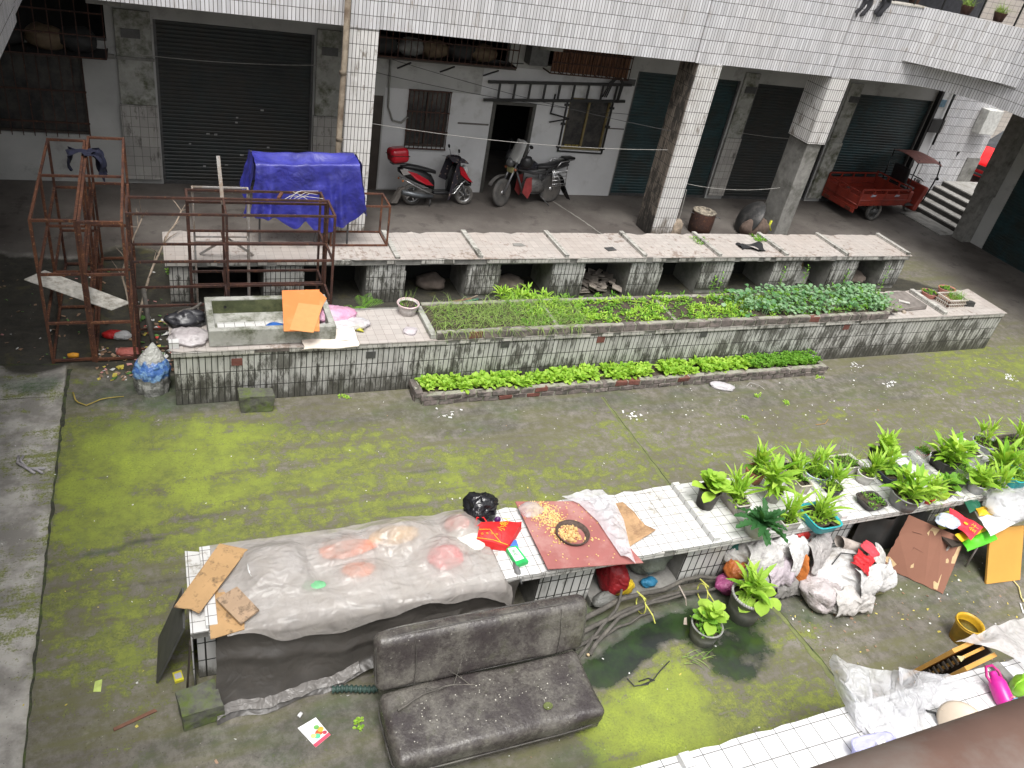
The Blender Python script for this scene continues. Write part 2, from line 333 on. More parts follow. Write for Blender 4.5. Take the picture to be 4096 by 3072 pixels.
for (x0_, y0_, rx_, ry_, a_, sl_) in ((-.75, 7.05, .75, .05, .75, .14), (.1, 7.35, .6, .035, .5, .10), (.7, 6.75, .7, .05, .6, .05), (3.0, 7.75, .45, .05, .65, .03), (3.4, 6.5, .5, .05, .6, .06), (1.6, 8.1, 1.2, .03, .4, .02), (5.1, 7.5, .9, .03, .4, .0), (2.4, 7.1, 1.1, .03, .4, .04), (-.2, 6.45, .6, .05, .55, .05)):
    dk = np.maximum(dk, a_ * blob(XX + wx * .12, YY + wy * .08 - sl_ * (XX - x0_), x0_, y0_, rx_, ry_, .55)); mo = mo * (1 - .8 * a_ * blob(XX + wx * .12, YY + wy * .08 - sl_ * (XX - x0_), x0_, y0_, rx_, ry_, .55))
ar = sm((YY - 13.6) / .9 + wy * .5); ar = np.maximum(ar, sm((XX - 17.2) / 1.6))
zz = np.zeros_like(XX)
zz += .012 * wx * (dirt_bay_shade > .3)
gm = MB()
nx, ny = XX.shape
me = bpy.data.meshes.new('ground')
vs = np.stack([XX, YY, zz], -1).reshape(-1, 3)
ii, jj = np.meshgrid(np.arange(nx - 1), np.arange(ny - 1), indexing='ij'); q = (ii * ny + jj).ravel()
me.from_pydata(vs.tolist(), [], np.stack([q, q + ny, q + ny + 1, q + 1], -1).tolist())
for nme, arr in (('moss', mo), ('dark', dk), ('dirt', dirt_bay_shade), ('wet', wt), ('arc', ar)):
    at = me.attributes.new(nme, 'FLOAT', 'POINT'); at.data.foreach_set('value', arr.ravel().astype(np.float32))
ground = bpy.data.objects.new('ground', me); col.objects.link(ground); tag(ground, kind='structure')
m, nt, out = newmat('mossy_concrete_ground'); P = coords(nt, 'pos')
def at_(n): return nd(nt, 'Attribute', {'attribute_name': n}).outputs['Fac']
n1 = nzn(nt, P, .7, 5, .6); n2 = nzn(nt, P, 7, 8, .75); n3 = nzn(nt, P, 45, 4, .7)
sp = nd(nt, 'Mapping', None, Vector=P, Scale=(.55, 4.2, 1), Rotation=(0, 0, R_(-3))).outputs[0]; ns = nzn(nt, sp, 1.0, 6, .7, .3)
base = mix(nt, ramp(nt, n1, .35, .65), (.120, .108, .090), (.185, .170, .146)); base = mix(nt, ramp(nt, n2, .42, .60, 0, .8), base, (.064, .058, .044)); base = mix(nt, ramp(nt, nzn(nt, P, 1.7, 7, .7), .60, .66, 0, .75), base, (.21, .195, .17))
base = mix(nt, ramp(nt, ns, .55, .72, 0, .5), base, (.060, .060, .050))
x_ = nd(nt, 'SeparateXYZ', None, Vector=P)
left = ramp(nt, x_.outputs[0], -1.37, -1.39)
n7 = nzn(nt, P, 2.2, 6, .65)
lb = mix(nt, ramp(nt, n7, .42, .60), (.22, .208, .188), (.44, .42, .385))
base = mix(nt, mth(nt, 'MULTIPLY', left, .95), base, lb)
olive = mix(nt, ramp(nt, n7, .4, .65), (.070, .085, .028), (.13, .125, .06))
far = ramp(nt, x_.outputs[0], 3, 13, .78, .82)
base = mix(nt, mth(nt, 'MULTIPLY', ramp(nt, mth(nt, 'ADD', ns, mth(nt, 'MULTIPLY', n2, .6)), .72, .95), mth(nt, 'MULTIPLY', far, ramp(nt, x_.outputs[0], -1.45, -1.3))), base, (.118, .116, .050))
mosc = mix(nt, ramp(nt, n2, .38, .60), (.085, .098, .026), (.20, .23, .042)); mosc = mix(nt, ramp(nt, n3, .48, .62, 0, .5), mosc, (.05, .055, .015)); mosc = mix(nt, ramp(nt, mth(nt, 'ADD', at_('moss'), mth(nt, 'MULTIPLY', mth(nt, 'SUBTRACT', n7, .5), 1.2)), .62, 1.1, 0, .8), mosc, mix(nt, ramp(nt, n3, .42, .58), (.20, .26, .025), (.34, .43, .04)))
mf = mth(nt, 'ADD', mth(nt, 'MULTIPLY', at_('moss'), .92), mth(nt, 'MULTIPLY', mth(nt, 'SUBTRACT', n2, .5), 1.7)); mf = mth(nt, 'ADD', mf, mth(nt, 'MULTIPLY', mth(nt, 'SUBTRACT', ns, .5), -1.9)); mf = mth(nt, 'ADD', mf, mth(nt, 'MULTIPLY', mth(nt, 'SUBTRACT', n3, .5), 1.1)); mf = mth(nt, 'ADD', mf, mth(nt, 'MULTIPLY', mth(nt, 'SUBTRACT', n7, .5), .9))
c = mix(nt, ramp(nt, mf, .34, .62, 0, .9), base, mosc)
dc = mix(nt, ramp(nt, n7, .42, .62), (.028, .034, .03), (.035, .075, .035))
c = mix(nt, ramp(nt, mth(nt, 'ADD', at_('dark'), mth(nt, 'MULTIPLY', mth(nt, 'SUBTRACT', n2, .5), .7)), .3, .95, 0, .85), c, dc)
drt = mix(nt, ramp(nt, n2, .4, .7), (.018, .017, .013), (.05, .045, .032)); drt = mix(nt, ramp(nt, n7, .58, .68), drt, (.06, .055, .02))
c = mix(nt, ramp(nt, mth(nt, 'ADD', at_('dirt'), mth(nt, 'MULTIPLY', mth(nt, 'SUBTRACT', n2, .5), .5)), .4, .7, 0, .95), c, drt)  # this mask carries the dirt and the painted bay shade together
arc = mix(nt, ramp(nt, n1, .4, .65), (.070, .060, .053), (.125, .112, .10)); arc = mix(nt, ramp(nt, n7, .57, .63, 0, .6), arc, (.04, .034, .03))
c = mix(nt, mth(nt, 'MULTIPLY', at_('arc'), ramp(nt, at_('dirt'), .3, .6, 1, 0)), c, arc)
spk = nd(nt, 'TexVoronoi', None, Vector=P, Scale=9.0).outputs[0]; c = mix(nt, ramp(nt, spk, .045, .03, 0, .7), c, (.45, .44, .38))
spk2 = nd(nt, 'TexVoronoi', None, Vector=P, Scale=17.0).outputs[0]; c = mix(nt, ramp(nt, spk2, .12, .07, 0, .55), c, (.03, .03, .022))
wet = ramp(nt, mth(nt, 'ADD', at_('wet'), mth(nt, 'MULTIPLY', mth(nt, 'SUBTRACT', n7, .5), 1.5)), .36, .56)
c = mix(nt, mth(nt, 'MULTIPLY', wet, .88), c, mix(nt, ramp(nt, n7, .42, .58), (.012, .016, .014), (.02, .04, .012)))
rg = mix(nt, wet, (.82, .82, .82), (.13, .13, .13))
hb = mth(nt, 'ADD', mth(nt, 'MULTIPLY', n3, .5), mth(nt, 'MULTIPLY', n2, .8))
bsdf(nt, out, c, rg, 0, hb, mth(nt, 'MULTIPLY', mth(nt, 'SUBTRACT', 1., wet), .5), .012)
me.materials.append(m)
# slab joints: grooves filled with dirt and pale moss, laid just above the slab
def crack(pts, w_, mt, z=.004):
    mb = MB(); L = []; Rr = []
    P_ = []
    for a, b_ in zip(pts[:-1], pts[1:]):
        n = max(2, int((Vector(b_) - Vector(a)).length / .07))
        for k in range(n): P_.append(Vector(a).lerp(Vector(b_), k / n))
    P_.append(Vector(pts[-1]))
    for i, p in enumerate(P_):
        d = (P_[min(i + 1, len(P_) - 1)] - P_[max(0, i - 1)]).normalized(); s = Vector((-d.y, d.x, 0)); ww = w_ * (.35 + 1.3 * abs(nz(p, 4)) + .5 * abs(nz(p, 15))); o = s * nz(p, 6) * .02
        L.append(p + o + s * ww + U * z); Rr.append(p + o - s * ww + U * z)
    n = len(P_); mb.add(L + Rr, [(i, n + i, n + i + 1, i + 1) for i in range(n - 1)]); return tag(mb.build('ground_joint', mt), kind='structure')
jd = plain('joint_dirt', (.035, .036, .025), .95, var=.5, scale=14, dirt=(.07, .10, .02), damt=.45, dscale=4)
jm = plain('joint_moss', (.15, .17, .06), .95, var=.4, scale=10, dirt=(.09, .09, .05), damt=.45, dscale=5)
crack([V(-1.36, 10.6, 0), V(-1.37, 7, 0), V(-1.385, 2.2, 0)], .016, jd)
crack([V(-1.33, 10.62, 0), V(-1.36, 9.9, 0), V(-1.35, 9.3, 0)], .035, jd, .006)
crack([V(6.29, 9.0, 0), V(6.33, 6.2, 0)], .045, jm); crack([V(6.30, 9.0, 0), V(6.34, 6.2, 0)], .007, jd, .006)
crack([V(6.47, 4.6, 0), V(6.6, 2.9, 0)], .055, jm); crack([V(6.48, 5.0, 0), V(6.62, 2.9, 0)], .009, jd, .006)
crack([V(8.8, 17.2, 0), V(9.15, 15.9, 0), V(9.5, 14.1, 0)], .03, plain('joint_light', (.2, .19, .17)), .004)
crack([V(-1.4, 9.98, 0), V(-2.6, 10.0, 0), V(-4.4, 10.0, 0)], .006, jd)
crack([V(-1.45, 10.75, 0), V(-2.6, 10.85, 0), V(-4.4, 10.8, 0)], .02, jd, .005)
# ------------------------------------------------------------------ arcade building behind the yard
ZB = 3.95
bld = thing('arcade_building', (8, 15.2, 0), 'white tiled building with an open arcade of roller shutters across the back of the yard', 'building')
ZT = 5.58
def wallx(mb, x0, x1, y0, y1, z0, z1, holes=[]):
    """wall along x with rectangular holes (x0,x1,z0,z1)"""
    xs_ = sorted(set([x0, x1] + [h[i] for h in holes for i in (0, 1)])); zs_ = sorted(set([z0, z1] + [h[i] for h in holes for i in (2, 3)]))
    for a, b_ in zip(xs_[:-1], xs_[1:]):
        run = None
        for c_, d in zip(zs_[:-1], zs_[1:]):
            if any(a >= h[0] - 1e-6 and b_ <= h[1] + 1e-6 and c_ >= h[2] - 1e-6 and d <= h[3] + 1e-6 for h in holes):
                if run: mb.box(a, b_, y0, y1, run[0], run[1]); run = None
            else: run = (run[0] if run else c_, d)
        if run: mb.box(a, b_, y0, y1, run[0], run[1])
    return mb
# facade band: straight part, rounded inner corner, then the right wing
XA, RA = 16.32, 1.55; cxA, cyA = XA, 15.0 - RA
arcp = [(cxA + RA * math.sin(t), cyA + RA * math.cos(t)) for t in [math.pi / 2 * k / 14 for k in range(15)]]
path = [(-1.3, 15.0), (3.2, 15.0)] + [(x, 15.0) for x in (8, 12, XA - .001)] + arcp[1:] + [(cxA + RA, 9.0), (cxA + RA, -2)]
def band(mb, pts, z0, z1, th, mi=0):
    L = [0]
    for a, b_ in zip(pts[:-1], pts[1:]): L.append(L[-1] + math.dist(a, b_))
    n = len(pts); nr = []
    for i in range(n):
        a = pts[max(0, i - 1)]; b_ = pts[min(n - 1, i + 1)]; d = Vector((b_[0] - a[0], b_[1] - a[1])).normalized(); nr.append((-d.y, d.x))
    vs = [(p[0], p[1], z) for z in (z0, z1) for p in pts] + [(p[0] + q_[0] * th, p[1] + q_[1] * th, z) for z in (z0, z1) for p, q_ in zip(pts, nr)]
    fs = []
    for i in range(n - 1):
        fs += [(i, i + 1, n + i + 1, n + i), (2 * n + i + 1, 2 * n + i, 3 * n + i, 3 * n + i + 1), (n + i, n + i + 1, 3 * n + i + 1, 3 * n + i), (i + 1, i, 2 * n + i, 2 * n + i + 1)]
    fs += [(0, n, 3 * n, 2 * n), (n - 1, 3 * n - 1, 4 * n - 1, 2 * n - 1)]
    mb.add(vs, fs, mi, False); return L
def uvalong(o, pts, L):
    """unroll the band so that tiles keep their width round the bend"""
    me = o.data; uv = me.uv_layers[0]; off = W0[o]
    for pl in me.polygons:
        if abs(pl.normal.z) > .5: continue
        best = None; c_ = pl.center + off
        for i, (a, b_) in enumerate(zip(pts[:-1], pts[1:])):
            mx = ((a[0] + b_[0]) / 2, (a[1] + b_[1]) / 2); d = math.dist(mx, (c_.x, c_.y))
            if best is None or d < best[0]: best = (d, i)
        i = best[1]; a, b_ = Vector(pts[i]), Vector(pts[i + 1]); dr = (b_ - a).normalized()
        for li in pl.loop_indices:
            p = me.vertices[me.loops[li].vertex_index].co + off
            uv.data[li].uv = (pts[0][0] + L[i] + (Vector((p.x, p.y)) - a).dot(dr), p.z)
mb = MB(); L = band(mb, path, ZB, ZT, .25); fo = mb.build('facade_band', M['facade'], bld); uvalong(fo, path, L)
# straight balcony parapet that bridges the rounded corner
ch = [(16.0, 14.985), (16.22, 14.84), (17.72, 13.62), (17.855, 13.3)]
mb = MB(); L = band(mb, ch, 4.46, ZT + .03, .14); o = mb.build('balcony_parapet', M['facade'], bld); uvalong(o, ch, L)
MB().prism([(16.2, 14.9, 4.47), (17.76, 13.6, 4.47), (17.84, 13.4, 4.47), (17.5, 14.5, 4.47), (16.9, 14.9, 4.47)], (0, 0, .05)).build('balcony_soffit', plain('soffit', (.10, .09, .085), .9), bld)
capm = plain('coping', (.5, .48, .44), .7, dirt=(.25, .22, .18), damt=.5)
MB().box(3.8, 16.1, 14.985, 15.27, ZT + .002, ZT + .035).build('coping', capm, bld)
# floors, back wall and upper storeys (they keep the sky off the arcade)
MB().box(-6, 20.7, 15.26, 18.2, ZB + .32, ZB + .5).build('floor_slab', M['concrete'], bld)
MB().prism([(16.4, 15.2, 4.1)] + [(a + .22, b_ + .2, 4.1) for a, b_ in arcp[1:]] + [(20.4, 13.4, 4.1), (20.4, 15.2, 4.1)], (0, 0, .1)).build('corner_ceiling', M['concrete'], bld)
mb = MB()
for x in (-.9, 3.2, 7, 10.6, 14.15): MB().box(x, x + .5, 15.27, 17.4, ZB - .12, ZB + .30).build('ceiling_beam', M['concrete'], bld)
holes = [(-4.6, -1.2, .95, 2.42), (.06, 3.05, -1, 3.22), (3.66, 4.55, -1, 2.12), (5.1, 6.05, 1.04, 2.29), (7.12, 8.12, -1, 2.15), (9.0, 10.13, 1.15, 2.40),
         (10.65, 13.65, -1, 3.12), (14.2, 17.12, -1, 3.10), (17.66, 20.42, -1, 3.08), (4.2, 7.3, 3.02, 3.75), (8.05, 10.2, 3.05, 3.75), (-4.6, -.75, 2.75, 3.8)]
mb = wallx(MB(), -6, 20.62, 17.45, 17.65, -.2, ZB + .32, holes); wo = mb.build('back_wall', M['plaster'], bld)
# brighter limewashed stretch around the doorway, with its own ragged edge
mb = MB()
def patch(x0, x1, z0, z1, hs, y=17.445): wallx(mb, x0, x1, y - .004, y, z0, z1, hs)
patch(6.75, 10.62, 0.02, 2.95, [h for h in holes if 7 < h[0] < 10.2 and h[2] < 3])
patch(4.58, 6.75, .03, 2.3, [(5.1, 6.05, 1.04, 2.29)])
mb.build('limewash', M['white_plaster'], bld)
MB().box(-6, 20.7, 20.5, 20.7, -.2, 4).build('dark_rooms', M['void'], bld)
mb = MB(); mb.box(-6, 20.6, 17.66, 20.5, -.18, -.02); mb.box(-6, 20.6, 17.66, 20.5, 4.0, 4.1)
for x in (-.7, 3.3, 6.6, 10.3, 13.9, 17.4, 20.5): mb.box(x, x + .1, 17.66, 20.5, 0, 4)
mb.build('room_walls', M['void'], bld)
# upper storeys
mb = MB(); mb.box(-6, 20.7, 17.45, 17.65, ZB + .5, 14); mb.build('upper_wall', plain('painted_shade_wall', (.09, .09, .10), .8), bld)  # wall coloured near black to stand in for shade inside the balcony
mb = MB(); mb.box(-1.3, 20, 15.0, 15.3, 7.6, 8.7); mb.box(-1.3, 20.5, 15.3, 17.45, 7.6, 7.8); mb.box(-1.3, 20, 15.0, 15.3, 10.9, 12.5); mb.box(-1.3, 20.6, 15, 18, 12.5, 12.7); mb.build('upper_bands', M['facade'], bld)
# columns
def colm(x0, x1, y0, y1, zs):
    mb = MB(); mb.box(x0, x1, y0, y1, zs, ZB - .002); o = mb.build('column', M['column'], bld); return o
colm(3.2, 3.73, 14.97, 15.5, .0)
MB().box(3.19, 3.74, 14.955, 15.2, ZB, 7.6).build('pilaster', M['facade'], bld)
colm(10.52, 11.1, 14.96, 15.65, .0); MB().box(10.42, 10.98, 14.955, 15.2, ZB, 7.6).build('pilaster', M['facade'], bld)
colm(14.12, 14.64, 14.955, 15.7, 2.42); MB().box(14.1, 14.62, 14.95, 15.2, ZB, 7.6).build('pilaster', M['facade'], bld)
MB().box(14.2, 14.62, 15.02, 15.72, 0, 2.42).build('column', M['concrete'], bld, mod=.015)
MB().box(10.500, 10.516, 14.99, 15.64, .02, 3.94).build('sooty_side', tile('sooty_tile', .0655, .245, .006, (.20, .17, .14), (.03, .028, .025), (.022, .02, .018), .75, True, .9, rough=.7, vary=.2, tint=(.14, .10, .07)), bld)
# shutter pilasters: lower tiled, upper cement
gt = tile('old_grey_tile', .15, .2, .004, (.32, .31, .29), (.10, .095, .09), (.10, .09, .08), .5, True, rough=.6, vary=.12)
for x0, x1, zt, k in ((-.62, .04, 1.62, 1), (3.07, 3.6, 1.62, 1), (13.68, 14.17, 1.7, 1), (17.15, 17.63, 1.75, 0)):
    MB().box(x0, x1, 17.36, 17.448, .12, zt).build('pier_tiling', gt if k else M['cement'], bld)
    mb = MB(); mb.box(x0 + .02, x1 - .02, 17.39, 17.448, zt + .002, 3.35); mb.build('pier', M['cement'], bld, mod=.01)
    MB().box(x0 + .12, x0 + .45, 17.37, 17.389, 2.86, 3.02).build('name_plate', M['dsteel'], bld)
for x in (6.72, 10.28): MB().box(x, x + .33, 17.42, 17.44, 2.93 if x < 8 else 2.78, 3.08 if x < 8 else 2.93).build('name_plate', M['dsteel'], bld)
# roller shutters with real slats
def shutter(x0, x1, z1, mt, y=17.5, z0=.0):
    mb = MB(); n = int((z1 - z0) / .075); h = (z1 - z0) / n; pr = []
    for k in range(n):
        z = z0 + k * h; pr += [(0.012, z), (0, z + h * .25), (0, z + h * .7), (.012, z + h * .93)]
    pr.append((.012, z1)); vs = [(x, y + p[0], p[1]) for x in (x0, x1) for p in pr]; m_ = len(pr)
    mb.add(vs, [(i, m_ + i, m_ + i + 1, i + 1) for i in range(m_ - 1)], 0, False)
    o = mb.build('roller_shutter', mt, bld); mb = MB(); mb.box(x0, x0 + .05, y - .03, y - .004, z0, z1); mb.box(x1 - .05, x1, y - .03, y - .004, z0, z1); mb.box(x0 + .05, x1 - .05, y - .02, y - .004, z0, z0 + .07)
    mb.build('guide_rail', M['dsteel'], o); return o
s1 = shutter(.06, 3.05, 3.22, M['shutter2']); shutter(10.65, 13.65, 3.12, M['shutter']); shutter(14.2, 17.12, 3.10, M['shutter2']); shutter(17.66, 20.42, 3.08, M['shutter'])
mb = MB()
for k in range(14): x = rnd(.5, 2.9); z = rnd(.2, 1.7); mb.box(x, x + rnd(.04, .08), 17.485, 17.492, z, z + rnd(.025, .04))
mb.build('sticker', plain('paper_label', (.30, .30, .29)), s1)
# windows, doors, upper grilles
def window(x0, x1, z0, z1, fr, bars=0, hb=()):
    fb = MB(); t = .05
    for a in ((x0, x1, z0, z0 + t), (x0, x1, z1 - t, z1), (x0, x0 + t, z0 + t, z1 - t), (x1 - t, x1, z0 + t, z1 - t), ((x0 + x1) / 2 - .025, (x0 + x1) / 2 + .025, z0 + t, z1 - t)): fb.box(a[0], a[1], 17.5, 17.54, a[2], a[3])
    f = fb.build('window', fr, bld); MB().box(x0 + .03, x1 - .03, 17.545, 17.55, z0 + .03, z1 - .03).build('pane', plain('dusty_glass', (.035, .035, .035), .2, dirt=(.07, .065, .06), damt=.5), f)
    if bars:
        gb = MB()
        for k in range(bars + 1): x = x0 + (x1 - x0) * k / bars; gb.box(x - .008, x + .008, 17.38, 17.396, z0 - .03, z1 + .03)
        for z in hb: gb.box(x0 - .02, x1 + .02, 17.376, 17.40, z - .014, z + .014)
        gb.build('bars', M['rustdark'], f)
    return f
window(5.1, 6.05, 1.04, 2.29, M['darkwood'], 9, (1.02, 1.42, 1.85, 2.31))
w2 = window(9.0, 10.13, 1.15, 2.40, plain('yellowed_frame', (.17, .13, .05), .6)); 
mb = MB()
for k in range(4): mb.box(9.12 + k * .1, 9.2 + k * .1, 17.49, 17.499, 1.2, 1.27)
mb.build('sill_tiles', plain('ochre', (.2, .15, .03)), w2)
mb = MB()
for x in (8.93, 10.14):
    mb.beam((x, 17.42, 1.1), (x, 17.42, 2.35), .035)
    for z in (1.2, 1.75, 2.2): mb.box(x - .06, x + .06, 17.4, 17.44, z, z + .05)
mb.beam((8.93, 17.42, 1.12), (10.14, 17.42, 1.10), .03); mb.build('window_guard', M['black'], w2)
window(-4.6, -1.2, .95, 2.42, M['darkwood'], 18, (1.2, 1.8))
d1 = MB().box(4.1, 4.55, 17.47, 17.51, 0, 2.12).build('door', M['darkwood'], bld)
MB().box(4.14, 4.2, 17.40, 17.47, 1.0, 1.03).box(4.14, 4.17, 17.40, 17.47, .9, 1.1).build('handle', M['steel'], d1)
dm = plain('doorway_frame', (.07, .068, .06), .7)
mb = MB(); mb.box(7.08, 7.16, 17.42, 17.60, 0, 2.19); mb.box(8.08, 8.16, 17.42, 17.60, 0, 2.19); mb.box(7.16, 8.08, 17.42, 17.6, 2.12, 2.19); dd = mb.build('doorway', dm, bld)
MB().box(7.17, 7.21, 17.6, 18.5, 0, 2.1).build('open_door', M['darkwood'], dd)
# concrete band above tiles, horizontal scar lines
mb = MB(); mb.box(-6, -.64, 17.40, 17.444, 2.45, 2.53); mb.box(-.62, .05, 17.35, 17.385, 2.47, 2.52); mb.build('ledge', M['concrete'], bld)
mb = MB(); mb.box(6.3, 7.05, 17.432, 17.4395, 1.62, 1.66); mb.box(10.17, 10.62, 17.432, 17.4395, 1.72, 1.75); mb.build('scar', plain('scar', (.12, .11, .10)), bld)
def grille(x0, x1, z0, z1, y, dep, mt, nb, inner=None, rails=2):
    gb = MB()
    for k in range(nb + 1):
        x = x0 + (x1 - x0) * k / nb; gb.box(x - .008, x + .008, y - .008, y + .008, z0, z1)
        if dep and k % 3 == 0: gb.box(x - .008, x + .008, y, y + dep, z0 - .01, z0 + .006)
    for k in range(rails + 1): z = z0 + (z1 - z0) * k / rails; gb.box(x0, x1, y - .012, y + .012, z - .012, z + .012)
    for x in (x0, x1): gb.box(x - .012, x + .012, y, y + dep, z0 - .012, z0 + .012); gb.box(x - .012, x + .012, y, y + dep, z1 - .012, z1 + .012)
    return gb.build('window_grille', mt, bld)
g = grille(3.85, 7.3, 3.05, 3.78, 16.95, .5, M['rustdark'], 26)
mb = MB()
for k, (x, c_) in enumerate(((5.0, 0), (5.5, 1), (6.1, 2), (6.6, 1), (4.4, 2))): crumple(mb, (x, 17.25, 3.22), .3, .18, .17, k + 3, .35, n=16, m=10, mi=c_)
mb.build('stored_bags', [plain('dim_white', (.25, .25, .24)), plain('dim_brown', (.14, .10, .06)), plain('dim_black', (.03, .03, .03))], g)
mb = MB(); mb.box(3.8, 7.3, 16.95, 17.44, 3.0, 3.03); mb.build('ledge', M['darkwood'], g)
g = grille(8.15, 10.15, 3.0, 3.72, 17.0, .42, M['rustdark'], 20, rails=3)
bm = plain('bamboo_blind', (.20, .095, .05), .7, scale=3, dirt=(.12, .06, .035), damt=.5)
mb = MB()
for k in range(32): x = 8.17 + k * .0615; mb.tube([(x + .03, 17.06, 3.03), (x + .03, 17.06, 3.7)], .028, 6)
mb.build('bamboo_blind', bm, g)
mb = MB(); mb.box(7.65, 8.1, 17.1, 17.43, 3.1, 3.6); mb.build('fuse_box', M['dsteel'], bld, mod=.01)
g = grille(-4.6, -.75, 2.62, 3.75, 16.7, .72, M['rustdark'], 18, rails=3)
mb = MB()
for k, x in enumerate((-3.8, -3.1, -2.4, -1.7, -1.2)): crumple(mb, (x, 17.1, 2.83), .32, .25, .2, k + 11, .35, n=14, m=9, mi=k % 2)
mb.box(-4.6, -.75, 16.7, 17.4, 2.60, 2.62); mb.build('stored_bags', [plain('dim_black', (.03, .03, .03)), plain('dim_brown', (.14, .10, .06))], g)
# diagonal brackets and hanging hooks
mb = MB()
for x in (4.8, 5.75, 6.75): mb.beam((x, 17.43, 2.72), (x + .12, 16.9, 2.98), .03)
mb.beam((3.8, 17.3, 2.92), (7.6, 17.3, 3.08), .02); mb.build('bracket', M['black'], bld)
mb = MB(); mb.beam((8.55, 17.42, 1.98), (8.58, 17.42, 2.45), .03); mb.beam((8.56, 17.41, 2.0), (8.9, 17.1, 2.0), .03); mb.beam((8.56, 17.41, 1.8), (8.9, 17.1, 2.0), .03); mb.build('bracket', M['black'], bld)
# drainpipe beside the first column
p = [(3.13, 14.86, 7.4), (3.13, 14.86, 3.6), (3.1, 14.86, 2.0), (3.09, 14.86, .95), (3.22, 14.8, .5), (3.3, 14.78, 0)]
dp = MB().tube(p[:4], .055, 10).build('drainpipe', M['pipe'], bld)
MB().tube([(3.1, 14.86, 1.0), (3.2, 14.82, .6), (3.3, 14.78, .02)], .065, 12).build('lower_pipe', M['whitepvc'], dp)
mb = MB()
for z in (2.0, 3.2): MB().lathe(T(3.11, 14.86, z), [(.068, -.03), (.068, .03)], 12).build('collar', M['pipe'], dp)
# right-hand end of the arcade: pipes, end wall strip, tiled wall, steps
mb = MB(); mb.box(20.43, 20.52, 17.3, 17.44, 0, 3.9); mb.tube([(20.95, 17.3, 1.9), (20.9, 17.3, 3.95)], .035, 8); mb.build('black_pipe', M['black'], bld)
MB().box(20.5, 21.0, 17.28, 17.42, 2.25, 2.62).build('meter_box', M['black'], bld)
MB().box(20.55, 20.85, 17.4, 17.43, 2.95, 3.15).build('blue_plate', plain('blue_plate', (.12, .2, .26)), bld)
MB().box(20.55, 21.05, 17.42, 17.62, 0, 4.2).build('end_pier', M['white_plaster'], bld)
tw = thing('end_wall', (22.2, 17.45, 0), 'sunlit white tiled wall beside the steps with a meter box on it', 'wall')
MB().box(21.052, 23.3, 17.4, 17.62, 0, 4.1).build('wall_face', M['facade'], tw)
MB().box(22.75, 23.32, 17.38, 17.398, .8, 1.55).build('cement_patch', M['concrete'], tw)
MB().box(22.35, 22.95, 17.1, 17.39, 2.35, 3.05).build('meter_box', plain('cream_steel', (.6, .6, .57), .5, dirt=(.45, .43, .4), damt=.4), tw, mod=.015)
MB().prism([(22.2, 17.396, 1.7), (22.33, 17.396, 1.72), (22.26, 17.396, 1.52)], (0, .003, 0)).build('hole', M['void'], tw)
mb = MB(); mb.tube([(23.0, 17.38, 3.5), (22.9, 17.3, 3.3), (22.8, 17.3, 3.06)], .012, 5); mb.tube([(20.7, 17.3, 3.2), (21.8, 17.35, 3.45), (23.0, 17.36, 3.55)], .008, 5); mb.build('cable', M['wire'], tw)
st = thing('steps', (21.6, 16.3, 0), 'short flight of worn concrete steps climbing to the street', 'steps')
tread = plain('tread', (.33, .32, .30), .85, dirt=(.2, .19, .16), damt=.4); riser = plain('riser', (.045, .043, .04), .9)
for k in range(5):
    x = 21.0 + .3 * k; MB().box(x, x + (.3 if k < 4 else 3.2), 15.12, 17.39, 0 if k == 0 else .16 * k - .1, .16 * (k + 1)).build('step', [tread], st, mod=.008)
    MB().box(x - .004, x - .001, 15.12, 17.39, .16 * k + .01, .16 * (k + 1) - .035).build('riser', riser, st)
MB().box(20.2, 20.98, 15.13, 16.7, .0, .035).build('landing', M['concrete'], st)
# right wing: post and dark shutters
rw = thing('side_wing', (20.9, 14.5, 0), 'dark side wing with green shutters and a concrete corner post on the right', 'building')
MB().box(20.62, 20.97, 14.72, 15.1, 0, 1.35).build('corner_post', M['concrete'], rw, mod=.01)
MB().box(20.6, 20.975, 14.68, 15.1, 1.352, 4.3).build('corner_post', M['concrete'], rw)
mb = MB(); mb.box(20.98, 21.1, 2, 14.9, 0, 4.3); mb.build('wall', M['plaster'], rw)
mb = MB(); n = 44; pr = [(20.955 + (.012 if j % 2 else 0), 3.2 * j / (2 * n)) for j in range(2 * n + 1)]
for y0, y1 in ((11.4, 14.3), (7.8, 10.8), (4.2, 7.2)): mb.add([(p[0], y, p[1]) for y in (y1, y0) for p in pr], [(i, len(pr) + i, len(pr) + i + 1, i + 1) for i in range(len(pr) - 1)])
mb.build('roller_shutter', M['shutter'], rw)
MB().box(18.1, 21.2, -2, 15.0, 4.3, 4.5).build('floor_slab', M['concrete'], rw)
MB().box(17.87, 18.1, -2, 13.0, 7.6, 9).build('upper_band', M['facade'], rw)
mb = MB(); mb.box(19.8, 20, -2, 14, 4.5, 13); mb.build('upper_wall', plain('painted_shade_wall', (.09, .09, .10), .8), rw)  # same painted shade for the balcony interior on the right wing
# left wing
lw = thing('side_wing', (-1.7, 10, 3.9), 'white tiled side wing overhanging the top left corner', 'building')
MB().box(-1.86, -1.62, -2, 13.05, 3.97, 5.6).build('facade_band', M['facade'], lw)
MB().box(-1.84, -1.64, 13.051, 14.9, 4.03, 5.6).build('facade_band', M['facade'], lw)
MB().box(-5, -1.87, -2, 15.2, 4.2, 4.4).build('floor_slab', M['concrete'], lw)
mb = MB(); mb.box(-4.9, -4.7, -2, 17.4, 0, 4.2); mb.box(-4.6, -4.4, -2, 17.4, 4.4, 13); mb.build('wall', M['plaster'], lw)
MB().box(-1.86, -1.62, -2, 14.9, 7.6, 9).build('upper_band', M['facade'], lw)
